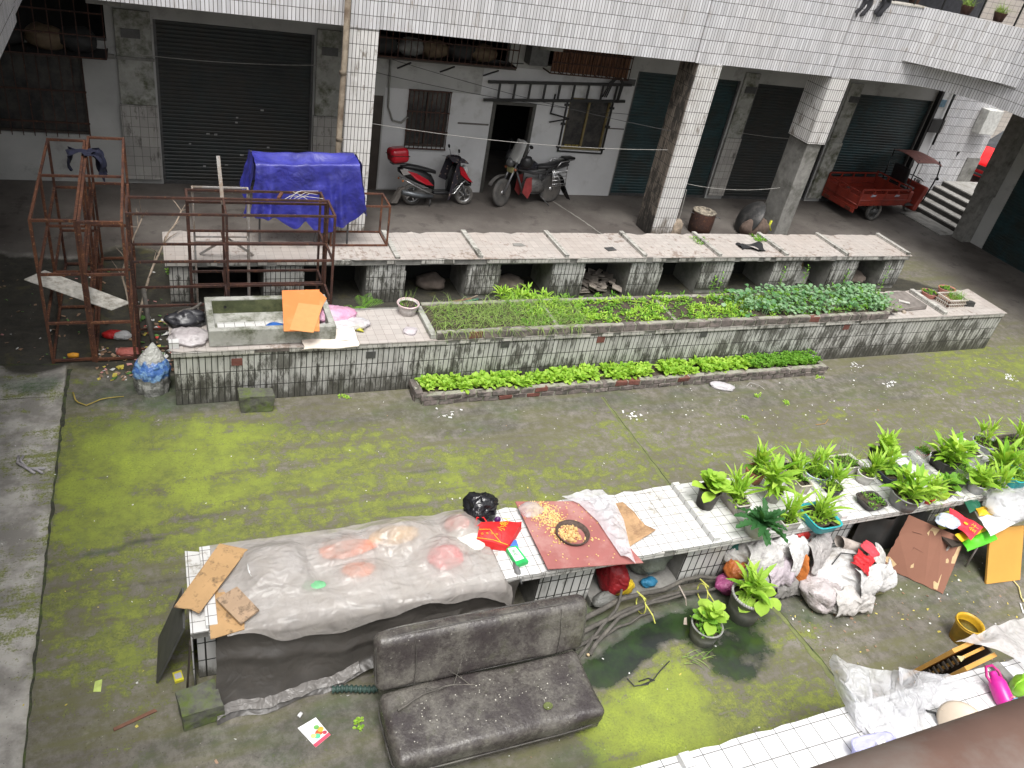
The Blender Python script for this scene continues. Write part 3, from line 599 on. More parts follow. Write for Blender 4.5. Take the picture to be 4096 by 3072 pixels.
# ------------------------------------------------------------------ market stall counters
def edged_top(mb_top, mb_edge, x0, x1, y0, y1, z, th, ragged=.0, seed=0):
    """tiled slab with a slightly chipped outline"""
    rr = random.Random(seed); fr = []; n = int((x1 - x0) / .14)
    for i in range(n + 1): fr.append((x0 + (x1 - x0) * i / n, y0 + (rr.random() * ragged if rr.random() < .3 else 0)))
    bk = [(x1 - (x1 - x0) * i / n, y1 - (rr.random() * ragged * 1.6 if rr.random() < .4 else 0)) for i in range(n + 1)]
    pts = fr + bk; mb_top.prism([(p[0], p[1], z - .014) for p in pts], (0, 0, .014))
def leg(x0, x1, y0, y1, z1, parent, seed=0, back=True):
    mb = MB(); mb.box(x0 + .03, x1 - .01, y0 + .03, y1, 0, z1); mb.build('leg', M['concrete'], parent)
    mb = MB(); mb.box(x0 + .03, x1, y0, y0 + .028, 0 if seed % 3 else .12, z1 - .13); mb.box(x0 + .05, x1 - .02, y0 + .008, y0 + .029, z1 - .128, z1); mb.build('leg_tiling', M['stall_side'], parent)
# back counter
T1 = thing('market_counter', (7.8, 12.75, 0), 'long back stall counter on tiled legs with open bays under its dusty tiled top', 'counter')
mb = MB(); edged_top(mb, None, -.03, 15.72, 12.19, 13.30, .865, .02, .05, 3); mb.build('counter_top', M['stall_top'], T1)
MB().box(-.02, 15.70, 12.22, 13.26, .74, .8508).build('slab', M['concrete'], T1)
mb = MB(); rr = random.Random(5); x = -.02
while x < 15.6:
    w_ = .148; 
    if rr.random() < .86 and not (2.9 < x < 5.2 and rr.random() < .55): mb.box(x, x + w_, 12.193, 12.218, .775, .849)
    x += w_ + .004
mb.box(-.02, 15.6, 12.2183, 12.2195, .776, .848, 1); mb.build('edge_tiling', [M['stall_edge'], M['concrete']], T1)
for k, (a, b_) in enumerate(((0, .42), (1.42, 2.1), (3.12, 3.84), (4.95, 5.63), (6.65, 7.37), (8.35, 9.12), (10.02, 10.85), (11.87, 12.66), (13.5, 14.28), (15.06, 15.66))): leg(a, b_, 12.24, 13.2, .738, T1, k)
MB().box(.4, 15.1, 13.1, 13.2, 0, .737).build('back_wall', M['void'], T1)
for x in (3.66, 5.18, 6.90, 8.60, 10.38, 12.1, 13.77, 15.62):
    MB().box(x - .045, x + .045, 12.205, 13.28, .866, .93 if x > 4 else .91).build('divider', M['stall_edge'], T1, mod=.006)
# planter block in the middle of the yard
P2 = thing('planter_counter', (8, 10.1, 0), 'long middle stall block with stained white tiled sides carrying a brick-edged vegetable bed', 'counter')
mb = MB(); mb.box(0, 15.76, 9.60, 10.60, 0, .795); mb.build('body', M['stall_side'], P2)
mb = MB(); mb.box(-.02, 15.78, 9.60, 10.60, .796, .846); mb.build('slab', M['concrete'], P2)
mb = MB(); edged_top(mb, None, -.03, .43, 9.57, 10.55, .866, .02, .06, 1); edged_top(mb, None, 2.1, 3.55, 9.57, 10.52, .866, .02, .03, 2); edged_top(mb, None, 12.9, 15.8, 9.57, 10.62, .866, .02, .05, 4); mb.box(.43, 2.1, 9.575, 10.6, .85, .862); mb.box(3.55, 12.9, 9.575, 10.6, .85, .862)
mb.build('counter_top', M['stall_top'], P2)
mb = MB(); rr = random.Random(8); x = -.02; mb2 = MB()
while x < 15.65:
    w_ = rr.choice((.13, .148, .2))
    if .95 < x < 1.45: mb2.box(x, x + w_, 9.582, 9.599, .797, .848)
    elif rr.random() < .88: mb.box(x, x + w_, 9.572, 9.597, .79, .849)
    x += w_ + .005
mb.box(-.02, 15.65, 9.5973, 9.5992, .791, .846, 1); mb.build('edge_tiling', [M['stall_edge'], M['concrete']], P2); mb2.build('edge_brick', M['brick'], P2)
for x, z, mt in ((.72, .60, 'redbrick'), (2.55, .60, 'dsteel'), (4.63, .66, 'dsteel'), (6.3, .66, 'redbrick'), (8.3, .66, 'dsteel'), (11.5, .66, 'redbrick')): MB().box(x, x + .14, 9.588, 9.598, z, z + .11).build('odd_tile', M[mt], P2)
for x, z in ((1.02, .60), (4.4, .1)): pass
MB().box(3.49, 3.58, 9.6, 10.45, .867, .95).build('divider', M['cement'], P2, mod=.01)
MB().box(13.99, 14.09, 9.60, 10.55, .867, .945).build('divider', M['stall_edge'], P2, mod=.006)
MB().box(-.04, .08, 9.66, 9.76, .867, .96).build('corner_tile', M['white_top2'], P2)
# concrete basin
bs = thing('basin', (1.3, 10.1, .867), 'rough concrete washing basin with a mossy back wall and white tiles in its bottom', 'basin')
mb = MB(); x0, x1, y0, y1, z0, z1 = .45, 2.12, 9.66, 10.58, .868, 1.12; t = .09
mb.box(x0, x1, y0, y0 + t, z0, z1); mb.box(x0, x1, y1 - t, y1, z0, z1); mb.box(x0, x0 + t, y0 + t, y1 - t, z0, z1); mb.box(x1 - t, x1, y0 + t, y1 - t, z0, z1); mb.build('basin_wall', M['cement'], bs, mod=.012)
MB().box(x0 + .095, x1 - .095, y0 + .095, y1 - .095, .868, .90).build('basin_floor', M['cement'], bs)
MB().box(x0 + .14, x1 - .12, y0 + .12, y1 - .36, .901, .905).build('floor_tiling', M['white_top2'], bs)
MB().box(x0 + .095, x1 - .095, y1 - t - .004, y1 - t - .001, .90, 1.10).build('moss', plain('green_slime', (.055, .065, .028), .9, var=.4, scale=7, dirt=(.10, .11, .05), damt=.45, dscale=4), bs)
MB().lathe(T(.72, 10.484, 1.0) @ RX(90), [(.02, 0), (.02, .004)], 10).build('drain_hole', M['void'], bs)
# brick courses round the vegetable beds
def bricks(parent, p0, p1, z0, h, rows=1, th=.11, bl=.235, reds=.12, name='brick', jit=.008, seed=1, gap=None):
    rr = random.Random(seed); p0 = Vector(p0); p1 = Vector(p1); L_ = (p1 - p0).length; d = (p1 - p0).normalized(); ang = math.atan2(d.y, d.x)
    mbs = [MB()]; n = int(L_ / bl)
    for r_ in range(rows):
        for k in range(n + (r_ % 2)):
            s = (k + .5 - .5 * (r_ % 2)) * L_ / n; s = min(max(s, .08), L_ - .08); zz_ = z0 + (r_ + .5) * h / rows
            mi = 1 if rr.random() < reds else 0
            mbs[0].cbox(T(*(p0 + d * s + U * (zz_ - p0.z))) @ Matrix.Rotation(ang + rr.uniform(-.02, .02), 4, 'Z'), bl - .02, th + rr.uniform(-.01, .01), h / rows - .014, jit=jit, mi=mi)
    mbs[0].build(name + '_edging', [M['brick'], M['redbrick']], parent, mod=.006)
    mo_ = MB(); n = int(L_ / .1); prof = []
    for k in range(n + 1):
        c0 = p0 + d * (L_ * k / n); nn = Vector((-d.y, d.x, 0)); wv = th / 2 - .016 + .008 * nz(c0, 5); zt = z0 + h - .004 + .014 * nz(c0, 7)
        prof.append([c0 - nn * wv + U * (z0 - c0.z), c0 - nn * wv + U * (zt - c0.z), c0 + nn * wv + U * (zt - c0.z), c0 + nn * wv + U * (z0 - c0.z)])
    vs = [q_ for p_ in prof for q_ in p_]; mo_.add(vs, [(i * 4 + j, (i + 1) * 4 + j, (i + 1) * 4 + j + 1, i * 4 + j + 1) for i in range(n) for j in range(3)] + [(0, 1, 2, 3), (n * 4 + 3, n * 4 + 2, n * 4 + 1, n * 4)])
    mo_.build('mortar', M['mortar'], parent)
tb = thing('raised_bed', (8, 10.05, .867), 'long brick-edged vegetable bed on top of the middle stall block', 'planter bed')
bricks(tb, (3.58, 9.62, .867), (12.5, 9.62, .867), .867, .12, 1, seed=3, reds=.04); bricks(tb, (3.58, 10.48, .867), (12.6, 10.50, .867), .867, .10, 1, seed=4, reds=0)
bricks(tb, (12.45, 9.64, .867), (12.75, 9.8, .867), .867, .12, 1, seed=6); bricks(tb, (12.75, 9.8, .867), (12.85, 10.45, .867), .867, .10, 1, seed=7, reds=0)
for x in (5.55, 7.75): MB().box(x, x + .06, 9.7, 10.42, .94, .975).build('cross_strip', M['mortar'], tb, mod=.01)
def soil(parent, x0, x1, y0, y1, z, name='soil', amp=.02):
    MB().surf(lambda u, v: (x0 + (x1 - x0) * u, y0 + (y1 - y0) * v, z + amp * nz((x0 + (x1 - x0) * u, y0 + (y1 - y0) * v, 0), 6)), max(4, int((x1 - x0) / .06)), max(4, int((y1 - y0) / .06))).build(name, M['soil'], parent)
soil(tb, 3.58, 12.8, 9.66, 10.46, .95)
lb_ = thing('low_bed', (7.2, 9.35, 0), 'low brick-edged lettuce bed on the ground against the middle block', 'planter bed')
bricks(lb_, (3.34, 9.21, 0), (11.0, 9.19, 0), 0, .17, 2, th=.12, seed=11, reds=.07, jit=.012); bricks(lb_, (3.30, 9.24, 0), (3.30, 9.56, 0), 0, .19, 2, th=.12, seed=12, reds=0, jit=.012); bricks(lb_, (10.98, 9.2, 0), (11.0, 9.56, 0), 0, .15, 2, th=.1, seed=13, reds=0)
soil(lb_, 3.34, 10.95, 9.25, 9.585, .13)
# front counter
T3 = thing('market_counter', (6.5, 5.6, 0), 'front stall counter crowded with potted greens on its white tiled top', 'counter')
mb = MB(); edged_top(mb, None, -.02, 15.5, 5.05, 6.06, .82, .02, .03, 9); mb.build('counter_top', M['white_top2'], T3)
MB().box(0, 15.5, 5.08, 6.03, .70, .8058).build('slab', M['concrete'], T3)
mb = MB(); rr = random.Random(15); x = -.02
while x < 15.3:
    if rr.random() < .95: mb.box(x, x + .145, 5.055, 5.079, .735, .804)
    x += .15
mb.box(-.02, 15.3, 5.0792, 5.0798, .736, .803, 1); mb.build('edge_tiling', [tile('front_edge_tile', .15, .07, .003, (.50, .49, .47), (.04, .04, .035), (.08, .075, .06), .5, True, rough=.5, vary=.12), M['concrete']], T3)
M['stall_side2'] = tile('front_side_tile', .098, .25, .008, (.52, .52, .51), (.02, .02, .018), (.12, .115, .10), .42, True, .3, rough=.4, vary=.08)
for k, (a, b_) in enumerate(((0, .5), (1.75, 2.35), (3.46, 4.16), (5.37, 6.1), (7.27, 7.95), (9.15, 9.8), (11, 11.7), (13, 13.7))):
    MB().box(a + .03, b_ - .01, 5.21, 5.95, 0, .699).build('leg', M['concrete'], T3); MB().box(a + .03, b_, 5.18, 5.208, .0, .698).build('leg_tiling', M['stall_side2'], T3)
MB().box(-.02, -.001, 5.1, 6.0, 0, .69).build('end_tiling', M['stall_side2'], T3)
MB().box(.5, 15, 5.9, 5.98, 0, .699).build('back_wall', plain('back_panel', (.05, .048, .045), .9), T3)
MB().box(4.2, 5.4, 5.12, 5.9, 0.0, .10).build('plinth', M['concrete'], T3, mod=.01)
for x in (.16, 5.62, 7.55, 9.62): MB().box(x - .05, x + .05, 5.07, 6.04, .821, .885 if x > 1 else .87).build('divider', M['white_top2'], T3, mod=.005)
# nearest counter
T4 = thing('market_counter', (6.5, 2.3, 0), 'nearest stall counter with a bright clean white tiled top in the bottom right corner', 'counter')
mb = MB(); edged_top(mb, None, 2.2, 9.2, 1.3, 2.86, .82, .02, .012, 21); mb.build('counter_top', M['white_top'], T4)
mb = MB(); mb.box(2.22, 9.2, 1.33, 2.83, .70, .805); mb.build('slab', M['concrete'], T4)
for a in (2.4, 4.2, 6, 7.8): MB().box(a, a + .6, 1.45, 2.7, 0, .699).build('leg', M['stall_side2'], T4)
for x in (3.80, 5.70, 7.66): MB().box(x - .05, x + .05, 1.35, 2.84, .821, .89).build('divider', tile('divider_tile', .3, .3, .003, (.6, .6, .59), (.2, .2, .2), (.3, .3, .28), .2, False) if x < 7 else M['concrete'], T4, mod=.004)
# ------------------------------------------------------------------ rusty angle-steel frames
def frame(name, x0, x1, y0, y1, zs, label, mids=(), mt='rust', t=.035, z0=0, cross=(), group='rusty shelf frames', lean=0, extra=None):
    th_ = thing(name, ((x0 + x1) / 2, (y0 + y1) / 2, z0), label, 'metal frame', group)
    for x in (x0, x1):
        for y in (y0, y1): MB().beam((x, y, z0), (x, y, zs[-1]), t).build('post', M[mt], th_)
    for (x, y) in mids: MB().beam((x, y, z0), (x, y, zs[-1]), t).build('post', M[mt], th_)
    for z in zs:
        mb = MB(); e = t * .45
        for y in (y0, y1): mb.beam((x0 + e, y, z - t / 2), (x1 - e, y, z - t / 2), t * .92, t * .92)
        for x in (x0, x1): mb.beam((x, y0 + e, z - t / 2), (x, y1 - e, z - t / 2), t * .9, t * .9)
        for x in cross: mb.beam((x, y0 + e, z - t / 2), (x, y1 - e, z - t / 2), t * .85, t * .85)
        if y1 - y0 > 1: 
            for y in extra or (): mb.beam((x0 + e, y, z - t / 2), (x1 - e, y, z - t / 2), t * .85, t * .85)
        mb.build('shelf_ring', M[mt], th_)
    return th_
frame('shelf_frame', -1.54, -1.04, 10.8, 13.75, (.06, .66, 1.40, 2.16), 'leftmost tall rusty shelf frame standing at the edge of the dirt patch', [(-1.54, 12.3), (-1.04, 12.3)], t=.037, extra=(12.3,))
frame('shelf_frame', -1.0, -.50, 10.78, 13.95, (.06, .66, 1.40, 2.15), 'tall rusty shelf frame second from the left with navy cloth over its top', [(-1.0, 12.35), (-.5, 12.35)], t=.037, extra=(12.35,))
frame('shelf_frame', -.44, 2.28, 10.9, 11.45, (.12, .83, 1.52, 2.22), 'long brown shelf frame standing right behind the concrete basin', [(.80, 10.9)], 'rustdark', .034, cross=(.8,))
frame('shelf_frame', .33, 2.26, 11.52, 11.95, (.12, .82, 1.5, 2.14), 'long brown shelf frame behind the first with string tied on top', [(.80, 11.52)], 'rustdark', .034, cross=(.8,))
frame('shelf_frame', 2.60, 3.58, 12.70, 13.25, (.90, 1.62), 'small rusty frame on the back counter at the right of the blue tarp', [], 'rust', .03, z0=.87)
frame('shelf_frame', .42, 1.2, 11.98, 12.16, (1.3, 2.10), 'small pale grey steel frame lying behind the brown shelf frames', [], 'greysteel', .025)
o = MB().beam((.80, 11.49, 2.1), (.77, 11.75, 2.72), .05, .03).build('steel_bar', M['greysteel']); tag(o, 'upright steel angle bar sticking up out of the brown shelf frames', 'bar')
mb = MB(); mb.beam((.5, 12.4, .88), (.9, 12.2, 1.25), .035); mb.beam((.9, 12.2, 1.25), (1.3, 12.35, .88), .035); mb.build('brace', M['greysteel'], base=(.9, 12.3, .87), label='grey angle-steel brace bent to an A shape on the back counter', cat='bar')
o = MB().cbox(T(1.62, 11.7, 2.17) @ RZ(70), .22, .045, .03).build('wood_block', M['rust']); tag(o, 'short brown wooden stick tied with string on the frame top', 'stick')
mb = MB(); rr = random.Random(4)
for k in range(8):
    a = V(1.6 + rr.random() * .25, 11.5 + rr.random() * .45, 2.17); b_ = V(2.3 - rr.random() * .4, 11.48 + rr.random() * .47, 2.17); mb.tube([a, a.lerp(b_, .5) + V(0, rr.uniform(-.08, .08), rr.uniform(-.01, .06)), b_], .0045, 5)
tag(mb.build('string', plain('white_string', (.42, .40, .36), .8)), 'tangle of white string wound across the top of a frame', 'string')
# white board, navy cloth, branches
c_ = [G(52, 603, 1.36), G(95, 583, 1.40), G(285, 650, .86), G(235, 668, .80)]
o = MB().prism([G(52, 605, .95), G(97, 585, .95), G(283, 655, .70), G(240, 671, .70)], (0, 0, .012)).build('board', plain('white_board', (.52, .50, .45), .8, dirt=(.25, .23, .19), damt=.45, dscale=7)); tag(o, 'long dirty white board lying slanted through the rusty frames', 'board')
def cloth(f, nu, nv, mt, name, amp=.02, fr=8, seed=0, **tg):
    def g_(u, v):
        p = Vector(f(u, v)); return p + V(nz(p + V(seed, 0, 0), fr), nz(p + V(0, seed, 3), fr), nz(p + V(5, 0, seed), fr)) * amp
    return MB().surf(g_, nu, nv).build(name, mt, **tg)
nv = plain('navy_cloth', (.012, .014, .035), .9, var=.3)
def nf(u, v):
    x = -1.25 + u * .42; 
    if u < .25: return (-1.22 + .02 * math.sin(v * 9), 13.0 + v * .42, 1.92 + u * 1.15)
    if u < .6: return (-1.18 + (u - .25) * .9, 13.0 + v * .3, 2.2 + .03 * math.sin(u * 14 + v * 5))
    return (-.86 + (u - .6) * .2 + .05 * math.sin(v * 13), 12.98 + v * .42, 2.2 - (u - .6) * 1.05)
cloth(nf, 26, 12, nv, 'cloth', .07, 6, 2, label='navy blue cloth hung over the tops of the two tall rusty frames', cat='cloth')
def branch(pts, r_, mt, name, label, cat='branch', twigs=0, seed=0, grp=None):
    mb = MB(); P_ = [Vector(p) for p in pts]; n = 10; Q = []
    for i in range(n + 1):
        t_ = i / n * (len(P_) - 1); k = min(int(t_), len(P_) - 2); q_ = P_[k].lerp(P_[k + 1], t_ - k); Q.append(q_ + V(nz(q_ + V(seed, 0, 0), 5), nz(q_ + V(0, seed, 0), 5), nz(q_ + V(0, 0, seed), 5)) * r_ * 1.2)
    mb.tube(Q, [r_ * (1 - .45 * i / n) for i in range(n + 1)], 8)
    rr = random.Random(seed)
    for k in range(twigs):
        q_ = Q[rr.randint(3, n)]; d = V(rr.uniform(-1, 1), rr.uniform(-1, 1), rr.uniform(.1, 1)).normalized(); L_ = rr.uniform(.15, .4); mb.tube([q_, q_ + d * L_ * .5 + V(0, 0, .02), q_ + d * L_], [r_ * .4, r_ * .3, r_ * .12], 5)
    return tag(mb.build(name, mt), label, cat, grp)
bark = plain('pale_bark', (.26, .21, .16), .9, var=.3, scale=14); bark2 = plain('grey_bark', (.085, .078, .068), .9, var=.35, scale=12, dirt=(.16, .145, .12), damt=.35, dscale=5)
branch([(-.45, 11.75, .1), (-.25, 12.4, .55), (.05, 12.9, .95), (.28, 13.3, 1.2)], .022, bark, 'branch', 'dry forked branch sticking up beside the long brown frame', twigs=9, seed=3)
branch([(-.55, 12.0, .05), (-.65, 12.5, .5), (-.5, 12.6, .9), (-.3, 12.9, 1.25)], .018, bark, 'branch', 'thin pale dead branch leaning inside the second tall frame', twigs=10, seed=8)
o = MB().tube([GY(428, 0, 0) if 0 else (-.25, 11.0, .1), (-.3, 11.2, .45), (-.33, 11.35, .85)], [.04, .035, .03], 8).build('log', bark2); tag(o, 'dark mossy stick leaning at the foot of the brown frame', 'stick')
# blue tarp over its frame
def pl(p): return p
tp = thing('steel_rack', (2.2, 12.9, .87), 'dark steel frame on the back counter hidden under the blue tarp', 'metal frame')
for x in (1.45, 2.35, 2.5, 2.9):
    MB().beam((x, 12.80, .87), (x, 12.80, 2.05), .03).build('post', M['dsteel'], tp)
mb = MB(); mb.beam((1.45, 12.80, 2.04), (2.92, 12.80, 2.06), .03); mb.beam((1.45, 13.18, 2.04), (2.92, 13.18, 2.06), .03); mb.beam((1.46, 12.82, 2.03), (1.46, 13.17, 2.03), .03); mb.beam((2.91, 12.82, 2.05), (2.91, 13.17, 2.05), .03); mb.build('top_ring', M['dsteel'], tp)
blue = creased('blue_tarp', (.032, .034, .25), .42, .2, (.024, .025, .14), .42, 2.2, sc=1.8, bs=.35, bd=.04)
def tf(u, v):
    # u along the width, v from the back hem over the top to the front hem
    x = 1.38 + u * 1.64
    if v < .22: t_ = v / .22; y = 13.36 - .10 * t_; z = 1.75 + .52 * t_
    elif v < .42: t_ = (v - .22) / .20; y = 13.26 - .56 * t_; z = 2.27 - .13 * math.sin(math.pi * t_) * (1 - abs(2 * u - 1) ** 3) 
    else:
        t_ = (v - .42) / .58; hem = .62 + .26 * math.sin(u * math.pi * .9 + .2) + .16 * (u > .5) * math.sin((u - .5) * 6.28) + .05 * math.sin(u * 23); y = 12.70 - .07 * t_ - .06 * t_ * abs(math.sin(u * 11)) ; z = 2.25 - t_ * hem * 1.12
        y -= .045 * t_ * math.sin(u * 38 + 2 * math.sin(u * 9)); x += .03 * t_ * math.sin(u * 21) + (u - .5) * .16 * t_
    z += (u) * .06
    return (x, y, z)
tarp = cloth(tf, 120, 70, blue, 'tarp', .022, 5, 1)
def ef(sx):
    def g_(u, v):
        y = 12.68 + u * .66; x = (1.38 if sx < 0 else 3.02) + sx * (.02 + .13 * v + .03 * v * math.sin(u * 14)); return (x, y, 2.27 + (.06 if sx > 0 else 0) - v * (.55 + .35 * (1 - u) + .08 * math.sin(u * 9)))
    return g_
for sx in (-1, 1): e_ = cloth(ef(sx), 26, 30, blue, 'side_flap', .02, 6, 4); e_.parent = tarp; e_.location = e_.location - tarp.location
tag(tarp, 'bright blue tarp draped over a frame on the back counter', 'tarp')
# things on the back counter
dirtfr = MB()
pv = MB().prism([(x, 12.5 + y, .868) for x, y in ((6.0, .2), (6.02, .3), (6.2, .3), (6.25, .2), (6.15, .18))], (0, 0, .01)).build('tile_shard', M['concrete']); tag(pv, 'small grey tile shard lying on the back counter', 'shard')
o = MB().cbox(T(8.0, 12.55, .876) @ RZ(10), .2, .14, .016).build('slate', M['dsteel']); tag(o, 'dark square slate on the back counter between two dividers', 'tile')
def bc(u, v):
    x = 11.15 + u * .62; return (x, 12.5 + v * .34 - .1 * u + .05 * math.sin(u * 8), .885 + .03 * math.sin(v * 5 + u * 3) + .035 * math.sin(u * 9) * math.sin(v * 3.1))
cloth(bc, 24, 14, plain('black_cloth', (.012, .012, .013), .9), 'cloth', .035, 6, 5, label='crumpled black cloth lying on the back counter', cat='cloth')
# bucket stove, wok, stones by the columns
bk = thing('bucket_stove', (12.1, 15.25, 0), 'round rusty bucket stove with a broken clay rim behind the back counter', 'stove')
c0 = T(12.1, 15.3, 0)
MB().lathe(c0, [(.27, .0), (.29, .2), (.29, .48), (.285, .53)], 28).build('body', M['rustdark'], bk)
mb = MB(); mb.lathe(c0, [(.285, .52), (.29, .545), (.24, .56), (.17, .54), (.16, .40), (0.001, .38)], 28); 
for i in range(len(mb.v)): mb.v[i].z += .012 * nz(mb.v[i], 14)
mb.build('clay_rim', plain('clay', (.30, .26, .20), .95, var=.4, scale=18, dirt=(.07, .06, .05), damt=.5, dscale=12), bk)
mb = MB(); mb.tube([(12.39, 15.25, .4), (12.48, 15.2, .42), (12.55, 15.2, .38)], .012, 6); mb.tube([(11.82, 15.3, .47), (11.74, 15.3, .5), (11.7, 15.3, .5)], .012, 6); mb.build('handle', M['dsteel'], bk)
wk = MB(T(13.42, 15.32, .42) @ V(.80, -.22, -.42).to_track_quat('Z', 'Y').to_matrix().to_4x4()); prf = [(.001, -.02), (.2, .01), (.36, .08), (.48, .19), (.5, .22), (.49, .225), (.35, .10), (.18, .03), (.001, .0)]
wk.lathe(Matrix.Identity(4), [(r_, z_ - .1) for r_, z_ in prf], 36); o = wk.build('wok', plain('black_iron', (.03, .03, .03), .55, .3, dirt=(.09, .085, .08), damt=.42)); tag(o, 'large black iron wok tipped on its side by the inner column', 'wok')
o = crumple(MB(), (13.55, 15.05, .2), .38, .22, .28, 4, .3, n=22, m=14, zmin=0).build('burlap_bundle', plain('smoky_wood', (.10, .07, .055), .95, var=.4)); tag(o, 'dark sooty bundle leaning under the wok', 'bundle')
mb = MB(); mb.tube([(13.95, 15.0, .45), (13.9, 14.98, .3), (13.99, 14.95, .2)], [.03, .04, .02], 7); tag(mb.build('cloth_strip', plain('yellow_rag', (.35, .36, .03), .9)), 'yellow rag strip hanging between the wok and the column', 'rag')
o = crumple(MB(), (11.2, 15.0, .2), .13, .12, .24, 7, .4, n=16, m=10, zmin=0).build('stump', plain('light_wood', (.26, .21, .16), .9, var=.5, scale=8)); tag(o, 'small splintered stump at the foot of the second column', 'stump')
mb = MB(); mb.tube([(11.14, 14.95, .0), (11.16, 14.94, .6), (11.13, 14.95, 1.2)], .008, 5); tag(mb.build('cord', M['wire']), 'thin cord hanging down beside the second column foot', 'cord')
# basket box with rubbish under the counter bays
bx = thing('foam_box', (13.1, 12.9, 0), 'white foam box of rubbish standing in a bay of the back counter', 'box')
MB(T(13.0, 12.75, .02) @ RZ(-10)).box(-.27, .27, -.2, .2, 0, .3).build('tub', plain('dirty_foam', (.5, .5, .47), .9, dirt=(.3, .3, .26), damt=.5), bx, mod=.01)
crumple(MB(), (12.95, 12.8, .38), .24, .18, .14, 9, .35, n=20, m=12).build('contents', plain('brown_yellow', (.22, .16, .07), .9, var=.5), bx)
rub = MB(); rr = random.Random(20)
for k in range(60):
    x = rr.uniform(7.5, 8.35); y = rr.uniform(12.35, 13.0); rub.cbox(T(x, y, .05 + rr.random() * .22 * (1 - abs(x - 7.95) / .6)) @ RZ(rr.uniform(-70, 70)) @ RX(rr.uniform(-25, 25)) @ RY(rr.uniform(-20, 20)), rr.uniform(.12, .3), rr.uniform(.06, .18), .018)
tag(rub.build('slate_rubble', plain('slate_rubble', (.19, .165, .14), .95, var=.45, scale=4)), 'heap of broken grey roof slates piled in a bay of the back counter', 'rubble', kind='stuff')
for i, (x, y, rx) in enumerate(((6.0, 12.7, .3), (14.75, 12.7, .32), (4.5, 12.8, .26))):
    o = crumple(MB(), (x, y, .1), rx, .22, .13, 30 + i, .35, n=20, m=12, zmin=0).build('rag_heap', plain('drab_rag', (.16, .13, .11), .95, var=.4, scale=4)); tag(o, ('brown crumpled rag heap in the bay beside the slates', 'grey crumpled sheet under the right end of the back counter', 'brown dry leaf heap in a dark bay of the back counter')[i], 'rag heap')
# poles lying behind the planter block
pg = 'poles lying behind the middle block'
for i, (a, b_, r_, mt, l) in enumerate((((2.4, 11.0, .3), (4.9, 11.7, .32), .035, plain('brown_pipe', (.22, .12, .08), .6), 'thick brown pipe lying across the pile of poles'), ((3.6, 11.5, .15), (5.0, 11.6, .38), .018, plain('green_pole', (.05, .16, .12), .5), 'thin green pole with a blue end in the pile of poles'),
        ((3.9, 11.35, .18), (5.1, 11.9, .28), .014, bark, 'thin pale bamboo cane on top of the pile of poles'), ((2.2, 11.2, .08), (4.6, 11.45, .12), .022, bark, 'long weathered cane at the bottom of the pole pile'), ((4.3, 11.2, .25), (4.9, 11.35, .25), .012, plain('blue_pole', (.06, .2, .5), .5), 'short bright blue plastic rod on the pole pile'))):
    tag(MB().tube([a, Vector(a).lerp(Vector(b_), .5) + V(0, 0, .02), b_], r_, 8).build('pole', mt), l, 'pole', pg)
# loose stone blocks
def rock(c, s, rz, mt, label, name='stone_block', jit=.02, seed=0):
    random.seed(seed); mb = MB(); mb.cbox(T(*c) @ RZ(rz), *s, jit=jit); o = mb.build(name, mt, label=label, cat='stone block')
    sb = o.modifiers.new('s', 'SUBSURF'); sb.subdivision_type = 'SIMPLE'; sb.levels = sb.render_levels = 4
    tx = bpy.data.textures.new('rock', 'CLOUDS'); tx.noise_scale = .12; dm_ = o.modifiers.new('d', 'DISPLACE'); dm_.texture = tx; dm_.strength = .035; dm_.mid_level = .5; return o
rock((1.02, 9.42, .13), (.44, .26, .26), -3, M['mossy'], 'square mossy stone block set on the ground before the middle block', seed=2)
rock((.02, 4.78, .13), (.34, .26, .26), 8, M['mossy'], 'green-topped broken stone block at the left corner of the front counter', seed=5)
